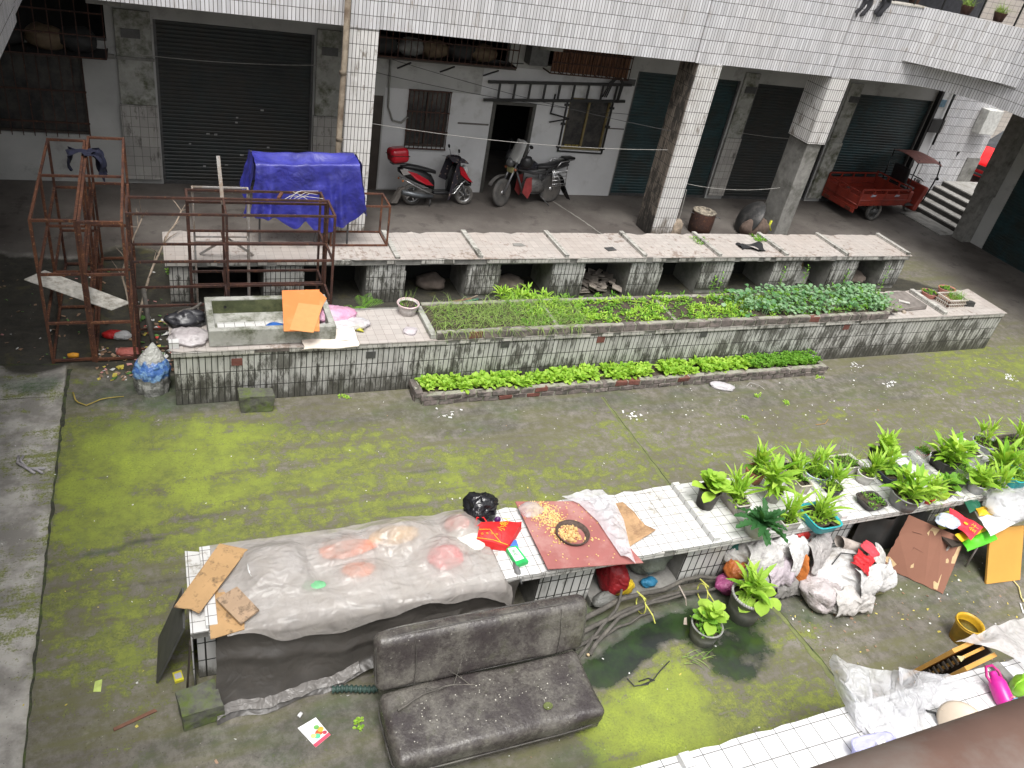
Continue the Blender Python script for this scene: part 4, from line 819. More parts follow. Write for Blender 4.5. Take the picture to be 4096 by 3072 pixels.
# ------------------------------------------------------------------ sofa
def rbox(mb, M_, sx, sy, sz, r, n=10, amp=0, fr=4, mi=0, bulge=0, seed=0):
    """rounded, slightly lumpy cushion block"""
    faces = [(0, 1, 2, 1), (0, 1, 2, -1), (1, 2, 0, 1), (1, 2, 0, -1), (2, 0, 1, 1), (2, 0, 1, -1)]; h = (sx / 2, sy / 2, sz / 2); vs = []; fs = []; idx = {}
    cnt = [max(3, int(n * 2 * a / max(h) / 2) + 4) for a in h]
    def gv(a, N):  # denser at the rounded rim
        e = min(.45, r / max(a, 1e-6)); pts = [-1 + e * math.sin(math.pi / 2 * k / 3) * 0 + e * k / 3 for k in range(3)] + [-1 + e + (2 - 2 * e) * k / N for k in range(N + 1)] + [1 - e + e * (k + 1) / 3 for k in range(3)]
        return pts
    for (u, v, w_, sg) in faces:
        gu, gw = gv(h[u], cnt[u]), gv(h[v], cnt[v]); grid = []
        for a in gu:
            row = []
            for b_ in gw:
                p = [0, 0, 0]; p[u] = a * h[u]; p[v] = b_ * h[v]; p[w_] = sg * h[w_]
                key = tuple(round(x, 5) for x in p)
                if key not in idx:
                    q_ = Vector([max(-h[i] + r, min(h[i] - r, p[i])) for i in range(3)]); d = Vector(p) - q_
                    p2 = q_ + (d.normalized() * r if d.length > 1e-6 else d)
                    p2.z += bulge * (1 - (p[0] / h[0]) ** 2) * (1 - (p[1] / h[1]) ** 2) * (1 if p[2] > 0 else 0)
                    if amp: p2 += V(nz(p2 + V(seed, 0, 0), fr), nz(p2 + V(0, seed, 0), fr), nz(p2 + V(0, 0, seed), fr)) * amp
                    idx[key] = len(vs); vs.append(M_ @ p2)
                row.append(idx[key])
            grid.append(row)
        for i in range(len(gu) - 1):
            for j in range(len(gw) - 1):
                f = (grid[i][j], grid[i + 1][j], grid[i + 1][j + 1], grid[i][j + 1]); fs.append(f if sg > 0 else f[::-1])
    return mb.add(vs, fs, mi, True)
m, nt, out = newmat('mouldy_vinyl'); P = coords(nt, 'pos'); a1 = nzn(nt, P, 2.2, 6, .7); a2 = nzn(nt, P, 14, 7, .75); a3 = nzn(nt, P, 60, 3)
c = mix(nt, ramp(nt, a1, .35, .65), (.040, .033, .033), (.072, .065, .058)); c = mix(nt, ramp(nt, mth(nt, 'ADD', mth(nt, 'MULTIPLY', nzn(nt, P, 30, 6, .8), .6), mth(nt, 'MULTIPLY', a1, .9)), .70, .93, 0, .65), c, (.19, .18, .155))
c = mix(nt, ramp(nt, nzn(nt, P, 4.5, 5, .7), .57, .70, 0, .4), c, (.075, .08, .045)); c = mix(nt, ramp(nt, nd(nt, 'TexVoronoi', None, Vector=P, Scale=13).outputs[0], .09, .06, 0, .7), c, (.32, .31, .27)); c = mix(nt, ramp(nt, a2, .38, .33, 0, .5), c, (.02, .018, .018))
bsdf(nt, out, c, ramp(nt, a2, .4, .65, .20, .50), 0, mth(nt, 'ADD', mth(nt, 'MULTIPLY', a3, .25), mth(nt, 'MULTIPLY', creases(nt, P, 3.), .35)), .5, .03); M['vinyl'] = m
pipm = plain('sofa_piping', (.05, .046, .042), .45, dirt=(.12, .115, .10), damt=.45)
sf = thing('sofa', (2.55, 4.15, 0), 'mouldy dark brown vinyl sofa without arms standing out in the yard', 'sofa')
rbox(MB(), T(2.555, 3.99, .305), 2.06, .74, .235, .075, 26, .022, 2.6, bulge=.035, seed=2).build('seat', m, sf)
rbox(MB(), T(2.56, 4.0, .155), 2.02, .70, .10, .03, 20, .008, 2.5).build('base', m, sf)
bt = T(2.585, 4.50, .655) @ RX(-15)
rbox(MB(), bt, 2.16, .20, .60, .085, 26, .02, 2.4, seed=7).build('backrest', m, sf)
def ring(M_, sx, sy, r_, plane='xy', n=60, pw=8, t=.009):
    P_ = []
    for k in range(n + 1):
        a = 2 * math.pi * k / n; e = 2 / pw; x = math.copysign(abs(math.cos(a)) ** e, math.cos(a)) * sx / 2; y = math.copysign(abs(math.sin(a)) ** e, math.sin(a)) * sy / 2
        P_.append(M_ @ (Vector((x, y, 0)) if plane == 'xy' else Vector((x, 0, y))))
    return MB().tube(P_, t, 6, cap=False)
ring(T(2.555, 3.99, .225), 2.06, .745, 0).build('piping', pipm, sf); ring(bt @ T(0, -.055, 0), 2.15, .59, 0, 'xz').build('piping', pipm, sf); ring(bt @ T(0, .085, 0), 2.10, .55, 0, 'xz').build('piping', pipm, sf)
for x in (-.72, .76): MB().tube([bt @ V(x, -.104, .27), bt @ V(x + .015, -.112, .0), bt @ V(x, -.108, -.25)], .004, 5).build('seam', pipm, sf)
for x, y in ((1.66, 3.72), (3.42, 3.74), (1.66, 4.28), (3.42, 4.28)): MB().box(x - .02, x + .02, y - .02, y + .02, 0, .11).build('foot', M['darkwood'], sf)
MB().lathe(T(3.02, 3.80, .445), [(.05, .0), (.046, .01), (.04, .004), (.001, .0)], 12, 1, .8).build('hole', plain('torn_foam', (.10, .12, .04), .95), sf)
branch([(1.65, 4.10, .45), (1.95, 4.2, .47), (2.2, 4.23, .455), (2.45, 4.18, .45)], .012, bark2, 'stick', 'crooked dry root stick lying on the sofa seat', 'stick', twigs=5, seed=5)
mb = MB(); random.seed(12)
for k in range(70):
    x = rnd(1.7, 3.35); y = rnd(3.75, 4.2); s_ = rnd(.004, .011); mb.cbox(T(x, y, .456) @ RZ(rnd(0, 90)), s_, s_, .006)
tag(mb.build('plaster_crumbs', plain('crumbs', (.5, .48, .42))), 'pale crumbs scattered over the sofa seat', 'crumbs', kind='stuff')
# ------------------------------------------------------------------ plastic sheets over the left half of the front counter
clear = film('dusty_plastic_sheet', (.52, .485, .455), .56, .25, (.42, .385, .35), .16, 2.0, .38)
dark = film('dark_plastic_sheet', (.080, .073, .066), .95, .32, (.10, .09, .08), .05, 1.4, .35)
basin_m = plain('pale_plastic', (.6, .6, .6), .4)
o = MB().lathe(T(.78, 5.62, .825), [(.20, 0), (.245, .09), (.26, .095), (.26, .102), (.24, .10), (.19, .01), (.001, .008)], 32).build('wash_basin', basin_m); tag(o, 'round pale basin showing through the plastic sheet on the front counter', 'basin')
for i, (x, y, rx, ry, rz, c_, l) in enumerate(((1.5, 5.75, .33, .12, .09, (.75, .16, .03), 'orange netting bag showing through the plastic sheet'), (1.55, 5.45, .18, .10, .08, (.8, .2, .05), 'orange crumpled bag under the plastic, nearer the front edge'), (2.45, 5.42, .2, .18, .13, (.75, .03, .05), 'red bag showing through the plastic sheet'),
        (2.0, 5.82, .3, .12, .15, (.7, .45, .18), 'yellow-orange bundle under the plastic near the back edge'), (2.75, 5.6, .22, .2, .14, (.55, .55, .5), 'pale lumpy parcel under the right end of the plastic sheet'), (2.72, 5.85, .16, .12, .16, (.75, .2, .16), 'pinkish red lump under the plastic beside the black bag'), (1.1, 5.35, .12, .07, .05, (.15, .4, .2), 'small green packet under the plastic sheet'))):
    o = crumple(MB(), (x, y, .825 + rz * .35), rx * .85, ry * .85, rz * .5, 40 + i, .3, n=24, m=16, zmin=.823).build('covered_bag', plain('under%d' % i, c_, .7)); tag(o, l, 'bag', 'goods under the plastic sheet')
def lump(x, y):
    h = .012 + .155 * math.exp(-(((x - .78) / .30) ** 4 + ((y - 5.62) / .30) ** 4)) * .95
    for (cx_, cy_, rx, ry, hh) in ((1.5, 5.72, .42, .22, .14), (2.05, 5.8, .4, .22, .25), (2.45, 5.45, .3, .28, .19), (2.74, 5.78, .22, .24, .22), (1.55, 5.42, .26, .2, .12)):
        h = max(h, hh * math.exp(-(((x - cx_) / rx) ** 2 + ((y - cy_) / ry) ** 2)))
    return h * .8
def shf(u, v):
    x = .28 + 2.78 * u; y = 6.10 - 1.06 * v * 1.0
    x += .12 * (1 - v) * 0 + (-.10 * (1 - u)) * (1 - v)
    z = .828 + lump(x, y)
    if v > .93: t_ = (v - .93) / .07; y = 5.03 - .065 * min(1, t_ * 3) - .03 * t_ - .012 * math.sin(x * 9); z = .832 + lump(x, 5.1) * (1 - t_) - t_ * (.07 + .17 * math.sin(x * 1.5 - .2) ** 2 + .03 * math.sin(x * 11)) * min(1, u * 6)
    if v < .04: z -= (.04 - v) * 1.2
    if u > .965: z -= (u - .965) * (3.0 if v > .5 else .2)
    f = .008 + .010 * min(1, lump(x, y) * 5); r1 = abs(nz((x + y * .5, y * 1.5 - x * .6, 0), 3.2)) + .5 * abs(nz((x, y * 2, 3), 8)); z += .035 * max(0, .3 - abs(nz((x * .7 + y * 1.3, y * .6 - x * .35, 7), 2.0)) * 1.6) * min(1, lump(x, y) * 6 + .35); return (x, y, z + f * 2.2 * (1 - 2 * r1) * .5 + f * 1.2)
o = MB().surf(shf, 260, 110).build('plastic_sheet', clear); tag(o, 'cloudy clear plastic sheet covering the left half of the front counter', 'plastic sheet')
def dsf(u, v):
    fold = .05 * max(0, 1 - abs(v - .35 - .55 * u) * 9) * (u < .8)
    x = .2 + 2.95 * u - .05 * v; bot = 0.012 if u < .32 else .012 + .46 * sm(np.array((u - .32) / .5)).item(); z = .80 - (.80 - bot) * v
    y = 5.02 - .04 * v - .28 * v * v * max(0, 1 - u * 1.25) + .02 * math.sin(u * 30) * v + .035 * nz((x * 2, z * 2, 1), 1.5) - .02 * v - fold * .5
    if v > .92: y -= (v - .92) * .8
    return (x, y, z)
o = cloth(dsf, 90, 40, dark, 'dark_plastic_sheet', .018, 4, 3); tag(o, 'dark plastic sheet hanging down the front of the counter behind the sofa', 'plastic sheet')
hem = MB().surf(lambda u, v: (V(*dsf(u * .45, .93)) + V(0, .02 - (.10 + .05 * nz((u * 6, 0, 2), 1)) * v + .03 * nz((u * 12, v * 2, 1), 1), .03 - .03 * v + .02 * abs(nz((u * 16, v * 3, 5), 1)))), 60, 4).build('light_hem', film('hem_film', (.26, .245, .23), .8, .3)); hem.parent = o; hem.location = hem.location - o.location
# green ribbed hose
mb = MB(); P_ = [V(1.2, 4.72, .05).lerp(V(1.62, 4.62, .06), k / 40) + V(0, 0, .01 * math.sin(k * .15)) for k in range(41)]
mb.tube(P_, [.040 if k % 4 < 2 else .026 for k in range(41)], 10); tag(mb.build('ribbed_hose', plain('green_hose', (.03, .06, .05), .5)), 'short green ribbed hose lying at the left foot of the sofa', 'hose')
def sheet(name, pts, z, th, mt, label, cat, tilt=0, **k):
    P_ = [G(x, y, z) for x, y in pts]; mb = MB(); mb.prism([(p.x, p.y, z + tilt * i) for i, p in enumerate(P_)], (0, 0, th)); return tag(mb.build(name, mt, **k), label, cat)
ply = plain('stained_ply', (.42, .26, .12), .7, var=.15, scale=4, dirt=(.06, .04, .025), damt=.41, dscale=8); ply2 = plain('stained_ply_dark', (.36, .25, .16), .7, var=.15, scale=5, dirt=(.05, .035, .025), damt=.4, dscale=8)
sheet('plywood', [(474, 1175), (535, 1188), (430, 1326), (410, 1316), (375, 1313)], .90, .008, ply, 'long stained plywood strip lying across the left end of the front counter', 'board')
sheet('plywood', [(448, 1284), (480, 1272), (528, 1340), (528, 1360), (455, 1382)], .85, .008, ply, 'tan stained board under the smaller dark-edged square', 'board')
sheet('plywood', [(467, 1296), (512, 1270), (560, 1320), (520, 1350)], .89, .02, ply2, 'small square dark-edged board lying on top of the tan board', 'board')
o = MB().prism([(-.06, 5.15, .78), (-.05, 5.62, .79), (-.30, 5.72, .01), (-.33, 5.2, .01)], (-.018, 0, .004)).build('dark_board', plain('slate_board', (.06, .06, .058), .6)); tag(o, 'dark board leaning against the left end of the front counter', 'board')
o = MB().prism([(-.02, 5.0, .72), (-.02, 5.06, .72), (-.08, 5.06, .01), (-.08, 5.0, .01)], (-.015, 0, 0)).build('wood_strip', M['darkwood']); tag(o, 'narrow dark wooden strip upright at the counter corner', 'strip')
# ------------------------------------------------------------------ things on the front counter
blkf = creased('black_plastic', (.010, .010, .012), .2, sc=3.5, bs=.5, bd=.03)
o = crumple(MB(), (3.02, 6.0, .93), .18, .15, .15, 61, .45, 2.6, 44, 28, zmin=.823).build('black_bag', blkf); tag(o, 'knotted shiny black plastic bag at the back edge of the front counter', 'bag')
redb = creased('red_fabric_bag', (.62, .012, .014), .6, .08, sc=5, bs=.4, bd=.02); gold = plain('gold_print', (.7, .42, .03), .5)
rb = thing('red_bag', (3.35, 5.55, .82), 'red cloth shopping bag with yellow printing lying on the front counter', 'bag')
def rbf(u, v):
    p = G(1038, 1128, .98).lerp(G(1127, 1126, .95), u).lerp(G(1030, 1163, .96).lerp(G(1097, 1180, .90), u), v); s_ = math.sin(math.pi * u) * math.sin(math.pi * v)
    p.z += .05 * s_ + .018 * nz(p, 9); return p
mb = MB(); mb.surf(rbf, 24, 18); mb.surf(lambda u, v: (lambda a, b_: a.lerp(V(b_.x, b_.y, .825), v))(*((rbf(u, 1),) * 2)), 24, 4); mb.surf(lambda u, v: (lambda a: a.lerp(V(a.x - .01, a.y, .825), v))(rbf(0, u)), 18, 3); mb.surf(lambda u, v: (lambda a: a.lerp(V(a.x + .02, a.y, .825), v))(rbf(1, u)), 18, 3); mb.build('bag_body', redb, rb)
hp = [rbf(.02, .1), G(1026, 1140, .93), G(1030, 1118, .96), G(1045, 1118, .95), rbf(.15, .02)]
MB().tube(hp, .008, 6).build('handle', redb, rb); 
MB().tube([rbf(.0, .45) + V(0, 0, .006), rbf(.3, .55) + V(0, 0, .008), rbf(.75, .95) + V(0, 0, .006)], .004, 5).build('trim', gold, rb); MB().tube([rbf(0, .95) + V(0, 0, .005), rbf(.5, .93) + V(0, 0, .006), rbf(.98, .98) + V(0, 0, .006)], .004, 5).build('trim', gold, rb)
def textm(s_, size, mt, parent, Mx, ext=.001, fn=None):
    cu = bpy.data.curves.new('lettering', 'FONT'); cu.body = s_; cu.size = size; cu.extrude = ext; cu.align_x = 'CENTER'; cu.align_y = 'CENTER'
    ob = bpy.data.objects.new('lettering_src', cu); col.objects.link(ob); dg = bpy.context.evaluated_depsgraph_get(); me_ = bpy.data.meshes.new_from_object(ob.evaluated_get(dg)); bpy.data.objects.remove(ob)
    o_ = bpy.data.objects.new('lettering', me_); col.objects.link(o_); me_.materials.clear(); me_.materials.append(mt)
    for v_ in me_.vertices: v_.co = (Mx @ v_.co) - W0[parent]
    if fn:
        for v_ in me_.vertices: v_.co = fn(v_.co + W0[parent]) - W0[parent]
    o_.parent = parent; W0[o_] = W0[parent]; return o_
def basis(o_, x, y):
    x = Vector(x).normalized(); y = Vector(y); z = x.cross(y).normalized(); y = z.cross(x); o_ = Vector(o_)
    return Matrix(((x.x, y.x, z.x, o_.x), (x.y, y.y, z.y, o_.y), (x.z, y.z, z.z, o_.z), (0, 0, 0, 1)))
pA, pB, pC = rbf(.72, .3), rbf(.9, .3), rbf(.72, .1)
textm('小角人', .09, gold, rb, basis(rbf(.62, .28) + V(0, 0, .015), rbf(.62, .1) - rbf(.62, .4), rbf(.4, .25) - rbf(.7, .25)))
mb = MB()
for k in range(4): mb.torus(T(*(rbf(.12 + .14 * k, .72) + V(0, 0, .008))), .011, .003, 10, 4)
mb.build('printed_rings', gold, rb)
o = crumple(MB(), G(1075, 1122, .9), .035, .03, .035, 3, .3, n=14, m=9).build('purple_cap', plain('purple', (.07, .01, .10), .4)); tag(o, 'small dark purple knob of plastic beside the red bag', 'cap')
o = crumple(MB(), (3.62, 5.92, .86), .14, .12, .06, 63, .35, n=26, m=14, zmin=.823).build('clear_bag', film('clear_bag_film', (.8, .8, .8), .35, .15)); tag(o, 'small clear plastic bag behind the red bag', 'bag')
pk = thing('tissue_box', (3.55, 5.35, .82), 'white and green cardboard box lying between the red bag and the basket', 'box')
q_ = [G(1093, 1182, .87), G(1116, 1178, .87), G(1142, 1212, .87), G(1117, 1221, .87)]
MB().prism([(p.x, p.y, .823) for p in q_], (0, 0, .045)).build('carton', plain('green_card', (.02, .42, .10), .5), pk)
cc_ = sum(q_, Vector()) / 4; MB().prism([(p.x, p.y, .869) for p in [cc_ + (p - cc_) * .72 + (q_[0] - cc_) * .12 for p in q_]], (0, 0, .002)).build('white_panel', plain('white_card', (.8, .8, .78), .5), pk)
textm('抽纸', .05, plain('green_ink', (.02, .3, .08)), pk, basis(cc_ + V(-.02, .03, .003), q_[3] - q_[0], q_[0] - q_[3] + (q_[1] - q_[0])))
for i, (x, y, a, c_, l) in enumerate(((1090, 1163, 20, (.75, .76, .8), 'white packet with blue print beside the wicker basket'), (1103, 1173, -5, (.05, .16, .5), 'small blue and white packet tucked against the red bag'))):
    p = G(x, y, .86); o = MB().cbox(T(p.x, p.y, .84) @ RZ(a), .16, .10, .03).build('packet', plain('packet%d' % i, c_, .5), mod=.006); tag(o, l, 'packet')
bkt = thing('wicker_basket', (3.95, 5.5, .82), 'dark wicker tray of dried ginger pieces on the red board edge', 'basket')
wm = plain('wicker', (.07, .045, .035), .8, var=.5, scale=40); b0 = V(3.93, 5.46, .825)
MB().lathe(T(*b0), [(.13, 0), (.165, .04), (.185, .085), (.178, .088), (.155, .045), (.12, .012), (.001, .01)], 40).build('tray', wm, bkt)
mb = MB()
for j, (r_, z_) in enumerate(((.14, .015), (.155, .03), (.168, .047), (.178, .064), (.188, .085))): mb.torus(T(b0.x, b0.y, b0.z + z_), r_, .007, 40, 5)
mb.build('woven_bands', wm, bkt)
mb = MB(); random.seed(31)
for k in range(26):
    a = rnd(0, 6.3); r_ = rnd(0, .12); s_ = rnd(.014, .03); st_ = len(mb.v); mb.ball(T(b0.x + r_ * math.cos(a), b0.y + r_ * math.sin(a), b0.z + .03 + rnd(0, .03)) @ RZ(rnd(0, 180)) @ RX(rnd(-40, 40)), 7, 5, 0, lambda d: s_ * (1 + .5 * nz(d * 1.4 + V(k, 0, 0))) * (1.5 if abs(d.x) > .7 else 1))
mb.build('dried_ginger', plain('ginger', (.55, .36, .15), .85, var=.35, scale=20), bkt)
rbd = thing('red_board', (4.5, 5.6, .82), 'large dull red board spread across the front counter with corn drying on it', 'board')
q_ = [G(1113, 1083, .88), G(1272, 1082, .86), G(1390, 1215, .86), G(1184, 1229, .88)]
rdm = plain('dull_red_board', (.30, .105, .095), .7, var=.12, scale=3, dirt=(.37, .19, .17), damt=.45, dscale=2.5)
mb = MB(); mb.prism([(p.x, p.y, p.z - .012) for p in q_], (0, 0, .010)); mb.build('panel', rdm, rbd)
mb = MB(); random.seed(5); n_ = 0
def onb(s_, t_): return q_[0].lerp(q_[1], s_).lerp(q_[3].lerp(q_[2], s_), t_)
while n_ < 950:
    s_, t_ = random.random(), random.random(); d = min(math.hypot((s_ - .30) / .19, (t_ - .22) / .2), math.hypot((s_ - .36) / .15, (t_ - .50) / .16), math.hypot((s_ - .62) / .2, (t_ - .62) / .06) + .75)
    if random.random() < math.exp(-(d ** 4)) * 1.0 + .012:
        p = onb(s_, t_); mb.ball(T(p.x, p.y, p.z + .004) @ RZ(rnd(0, 180)) @ Matrix.Diagonal((.0095, .008, .0055, 1)), 6, 4, 0, None, True, random.random()); n_ += 1
m, nt, out = newmat('corn'); at = nd(nt, 'Attribute', {'attribute_name': 'v'}).outputs['Fac']; bsdf(nt, out, mix(nt, at, (.75, .55, .25), (.62, .36, .10)), .5)
tag(mb.build('corn_kernels', m), 'yellow corn kernels spread to dry on the red board', 'corn kernels', kind='stuff')
whitef = film('white_plastic_film', (.74, .73, .76), .62, .22, (.66, .64, .66), .14)
pp = [G(*q, .86) for q in ((1212, 1076), (1300, 1062), (1345, 1105), (1347, 1150), (1372, 1222), (1340, 1205), (1290, 1130), (1250, 1092))]
def wf(u, v):
    L_ = [pp[0], pp[7], pp[6], pp[5], pp[5]]; R2 = [pp[1], pp[1].lerp(pp[2], .6), pp[2].lerp(pp[3], .5), pp[3].lerp(pp[4], .5), pp[4]]
    t_ = v * 3.999; k = int(t_); p = L_[k].lerp(L_[k + 1], t_ - k).lerp(R2[k].lerp(R2[k + 1], t_ - k), u); r1 = abs(nz(p + V(2, 1, 0), 4.5)) + .5 * abs(nz(p, 12)); p.z += .01 + .06 * math.sin(math.pi * u) * (1 - 1.6 * r1) + .02; return p
tag(MB().surf(wf, 50, 90).build('plastic_film', whitef), 'crumpled translucent plastic film lying over the right side of the red board', 'plastic sheet')
mb = MB(); random.seed(3); cp = [(1330, 1084), (1345, 1085), (1372, 1103), (1378, 1118), (1394, 1130), (1417, 1145), (1350, 1184), (1338, 1180), (1320, 1150)]
cc2 = [G(x, y, .86) for x, y in cp]; mb.prism([(p.x, p.y, .828 + .03 * (i % 2)) for i, p in enumerate(cc2)], (0, 0, .008)); tag(mb.build('torn_plywood', plain('torn_ply', (.40, .25, .13), .8, dirt=(.22, .13, .07), damt=.45, dscale=5)), 'torn tan plywood scrap half under the plastic film', 'board')
o = MB().tube([G(1112, 1215, .84), G(1118, 1235, .83), G(1127, 1262, .72)], [.02, .035, .008], 8).build('twisted_bag', plain('grey_twist', (.14, .14, .14), .6, bs=.8)); tag(o, 'twisted grey plastic hanging off the counter edge', 'bag')
# in the bay under the red board
bay = ((4.52, 5.3, .28, .16, .2, .22, (.22, .008, .012), 'dark red plastic bag in the bay under the red board'), (4.6, 5.18, .18, .15, .08, .12, (.55, .38, .02), 'yellow lettered packet under the dark red bag'), (5.1, 5.45, .32, .26, .2, .2, (.13, .145, .12), 'grey green sack filling the bay under the counter'), (5.25, 5.6, .5, .2, .15, .13, (.07, .07, .07), 'dark sack jammed right under the counter top'),
       (5.0, 5.2, .14, .1, .06, .06, (.02, .14, .25), 'small crumpled blue wrapper in the counter bay'), (4.35, 5.1, .08, .14, .09, .12, (.12, .12, .11), 'grey plastic bag flopping out of the counter bay'))
for i, (x, y, z, rx, ry, rz, c_, l) in enumerate(bay): tag(crumple(MB(), (x, y, z), rx, ry, rz, 80 + i, .35, n=26, m=16, zmin=.1).build('stored_bag', creased('bay%d' % i, c_, .5)), l, 'bag')
# bundle of branches
grp = 'branches of the tied bundle under the counter'
for i, (pts, r_, l) in enumerate((([(3.7, 4.85, .10), (4.6, 5.02, .16), (5.6, 5.1, .18), (6.2, 5.05, .15)], .034, 'thick straight branch at the back of the tied bundle'), ([(3.72, 4.72, .05), (4.4, 4.86, .12), (5.2, 4.98, .14), (5.95, 4.96, .12)], .030, 'middle branch of the tied bundle with knots'),
        ([(3.88, 4.50, .04), (4.3, 4.78, .12), (4.8, 4.9, .16), (5.5, 4.96, .10)], .026, 'front branch of the bundle with a pale cut end'), ([(3.76, 4.60, .03), (4.1, 4.72, .05), (4.45, 4.95, .2), (4.5, 5.05, .3)], .024, 'short branch crossing the bundle diagonally'), ([(3.7, 4.44, .03), (4.0, 4.66, .05), (4.9, 4.86, .05)], .022, 'lowest branch of the bundle lying on the ground'))):
    branch(pts, r_, bark2, 'branch', l, 'branch', seed=20 + i, grp=grp)
mb = MB()
for p in ((3.88, 4.50, .04),): mb.lathe(T(*p) @ RZ(40) @ RY(-90), [(.02, -.002), (.018, .012), (.001, .016)], 10)
tag(mb.build('cut_end', plain('fresh_wood', (.55, .42, .25), .8)), 'pale sawn end of the front branch in the bundle', 'branch end')
strap = plain('yellow_strap', (.55, .55, .12), .6)
for i, (x, l) in enumerate(((4.75, 'yellow plastic strap tied round the middle of the branch bundle'), (5.6, 'yellow plastic strap tied round the right end of the branch bundle'))):
    mb = MB(); P_ = [(x, 4.93 + .10 * math.cos(a), .12 + .11 * math.sin(a)) for a in np.linspace(0, 6.3, 14)]; mb.tube(P_, .008, 5); mb.tube([(x, 4.88, .24), (x - .05, 4.84, .33), (x - .16, 4.9, .42)], .008, 4); mb.tube([(x, 4.86, .2), (x + .06, 4.76, .12), (x + .1, 4.72, .02)], .008, 4); tag(mb.build('strap', strap), l, 'strap')
o = MB().tube([(5.3, 4.93 + .1, .2), (5.3, 4.86, .17), (5.32, 4.83, .08)], .009, 5).build('rag_tie', plain('rag', (.35, .3, .26))); tag(o, 'grey rag knotted round the branch bundle', 'tie')
def rag(name, c, w_, h_, rz, c_, label, seed, drop=.6):
    A_ = T(*c) @ RZ(rz)
    def f_(u, v):
        x = (u - .5) * w_ * (1 + .4 * nz((seed, v * 2, 0), 1)); y = -.16 * math.sin(v * 1.6) * 1.0; z = -v * v * h_ * drop
        p = V(x, y - .06 * v, z); k = V(u * 3.4 + v, v * 1.5 - u * .7, seed); a = abs(nz(k, 1.0)); b_ = abs(nz(k, 2.4)); return A_ @ (p + V(.03 * nz(k, 1.1), -.10 * a + .05, .07 * (.35 - a) + .025 * (.3 - b_)) * min(1, (w_ / .46) ** 1.8))
    o_ = MB().surf(f_, 30, 26).build(name, creased('rag%d' % seed, c_, .6, .14, tuple(x * .5 for x in c_), .42, 6.)); so_ = o_.modifiers.new('t', 'SOLIDIFY'); so_.thickness = .004; return tag(o_, label, 'rag')
# sacks and rags right of the bundle
def sack(x, y, z, rx, ry, rz, c_, label, seed, name='plastic_sack', cat='sack', zmin=0, amp=.4, rough=.5, Mx=None, res=1, dirt=None, fr=2.2):
    o = crumple(MB(), (x, y, z), rx, ry, rz, seed, amp, fr, int(34 * res), int(22 * res), zmin=zmin, M=Mx).build(name, creased('sack%d' % seed, c_, rough, .14, dirt, .42, 5.)); return tag(o, label, cat)
gr_ = 'sacks and rags heaped under the front counter'
W_ = (.50, .48, .47); Wd = (.30, .27, .25)
sack(6.35, 5.15, .42, .34, .2, .22, W_, 'white woven sack on top of the rag heap, tied in a knot', 101, dirt=Wd)
sack(6.72, 5.06, .50, .20, .12, .20, (.6, .59, .58), 'pale white sheet sack poking up beside the red packet', 102, dirt=Wd)
sack(6.15, 5.25, .50, .16, .12, .14, (.01, .09, .075), 'dark green bag at the left of the rag heap', 103)
sack(7.0, 5.15, .55, .15, .1, .17, (.55, .035, .03), 'bright red plastic packet under the counter edge', 104, rough=.35)
sack(7.2, 5.10, .48, .26, .14, .14, (.36, .34, .34), 'grey white sack wedged beside the counter leg', 105, dirt=Wd)
sack(6.12, 5.02, .30, .17, .14, .13, (.36, .10, .02), 'rust orange rag at the left side of the heap', 106)
sack(6.10, 4.98, .14, .26, .12, .12, (.30, .06, .17), 'magenta rag sticking out at the bottom of the heap', 107)
sack(6.55, 4.95, .18, .38, .20, .2, (.26, .25, .25), 'grey rags at the foot of the heap behind the pots', 108, dirt=(.12, .11, .10))
sack(6.92, 4.86, .24, .10, .12, .27, (.42, .125, .02), 'long burnt orange cloth hanging down the front of the heap', 109, rough=.8)
sack(6.45, 4.96, .34, .24, .12, .07, (.50, .42, .45), 'pale striped sheet tied with yellow and purple cord', 110, dirt=(.25, .2, .24))
mb = MB()
for k, c_ in enumerate((0, 1, 2)): mb.tube([(6.2 + .03 * k, 4.86, .33 - .02 * k), (6.5, 4.82, .40 - .02 * k), (6.75, 4.86, .46 - .02 * k)], .008, 5, mi=c_)
tag(mb.build('cords', [plain('yellow_cord', (.6, .45, .02)), plain('blue_cord', (.06, .1, .4)), plain('magenta_cord', (.35, .05, .2))]), 'yellow, blue and purple cords round the tied sheet', 'cord')
sack(7.62, 4.72, .24, .46, .34, .20, (.50, .49, .48), 'big bulging white sack bundle bound with dark cord', 111, res=1.8, dirt=(.30, .27, .24), amp=.32, fr=2.6)
sack(7.10, 4.62, .17, .24, .26, .16, (.42, .38, .38), 'greyish pink plastic sheet at the left of the white bundle', 112, dirt=(.2, .17, .16))
sack(7.42, 4.42, .09, .34, .14, .10, (.42, .40, .38), 'crumpled dirty sheet spilling out under the white bundle', 113, dirt=Wd)
sack(7.98, 4.56, .08, .2, .12, .08, (.22, .21, .10), 'olive cloth end under the right side of the white bundle', 114)
o = MB().surf(lambda u, v: (7.62 + .34 * u, 5.02 - .12 * u + .085 * math.cos(v * 6.28), .47 + .085 * math.sin(v * 6.28) - .10 * u), 6, 20).build('rolled_sheet', plain('rolled', (.42, .37, .33), .8, dirt=(.22, .18, .16))); tag(o, 'rolled beige sheet sticking up out of the white bundle', 'roll')
rag('rag', (7.55, 4.68, .56), .34, .16, 32, (.50, .012, .018), 'red rag with a yellow spot tied over the white bundle', 315, .3)
rag('rag', (7.82, 4.86, .57), .18, .16, 20, (.52, .05, .07), 'pinkish red scrap of cloth at the top of the white bundle', 316, .5)
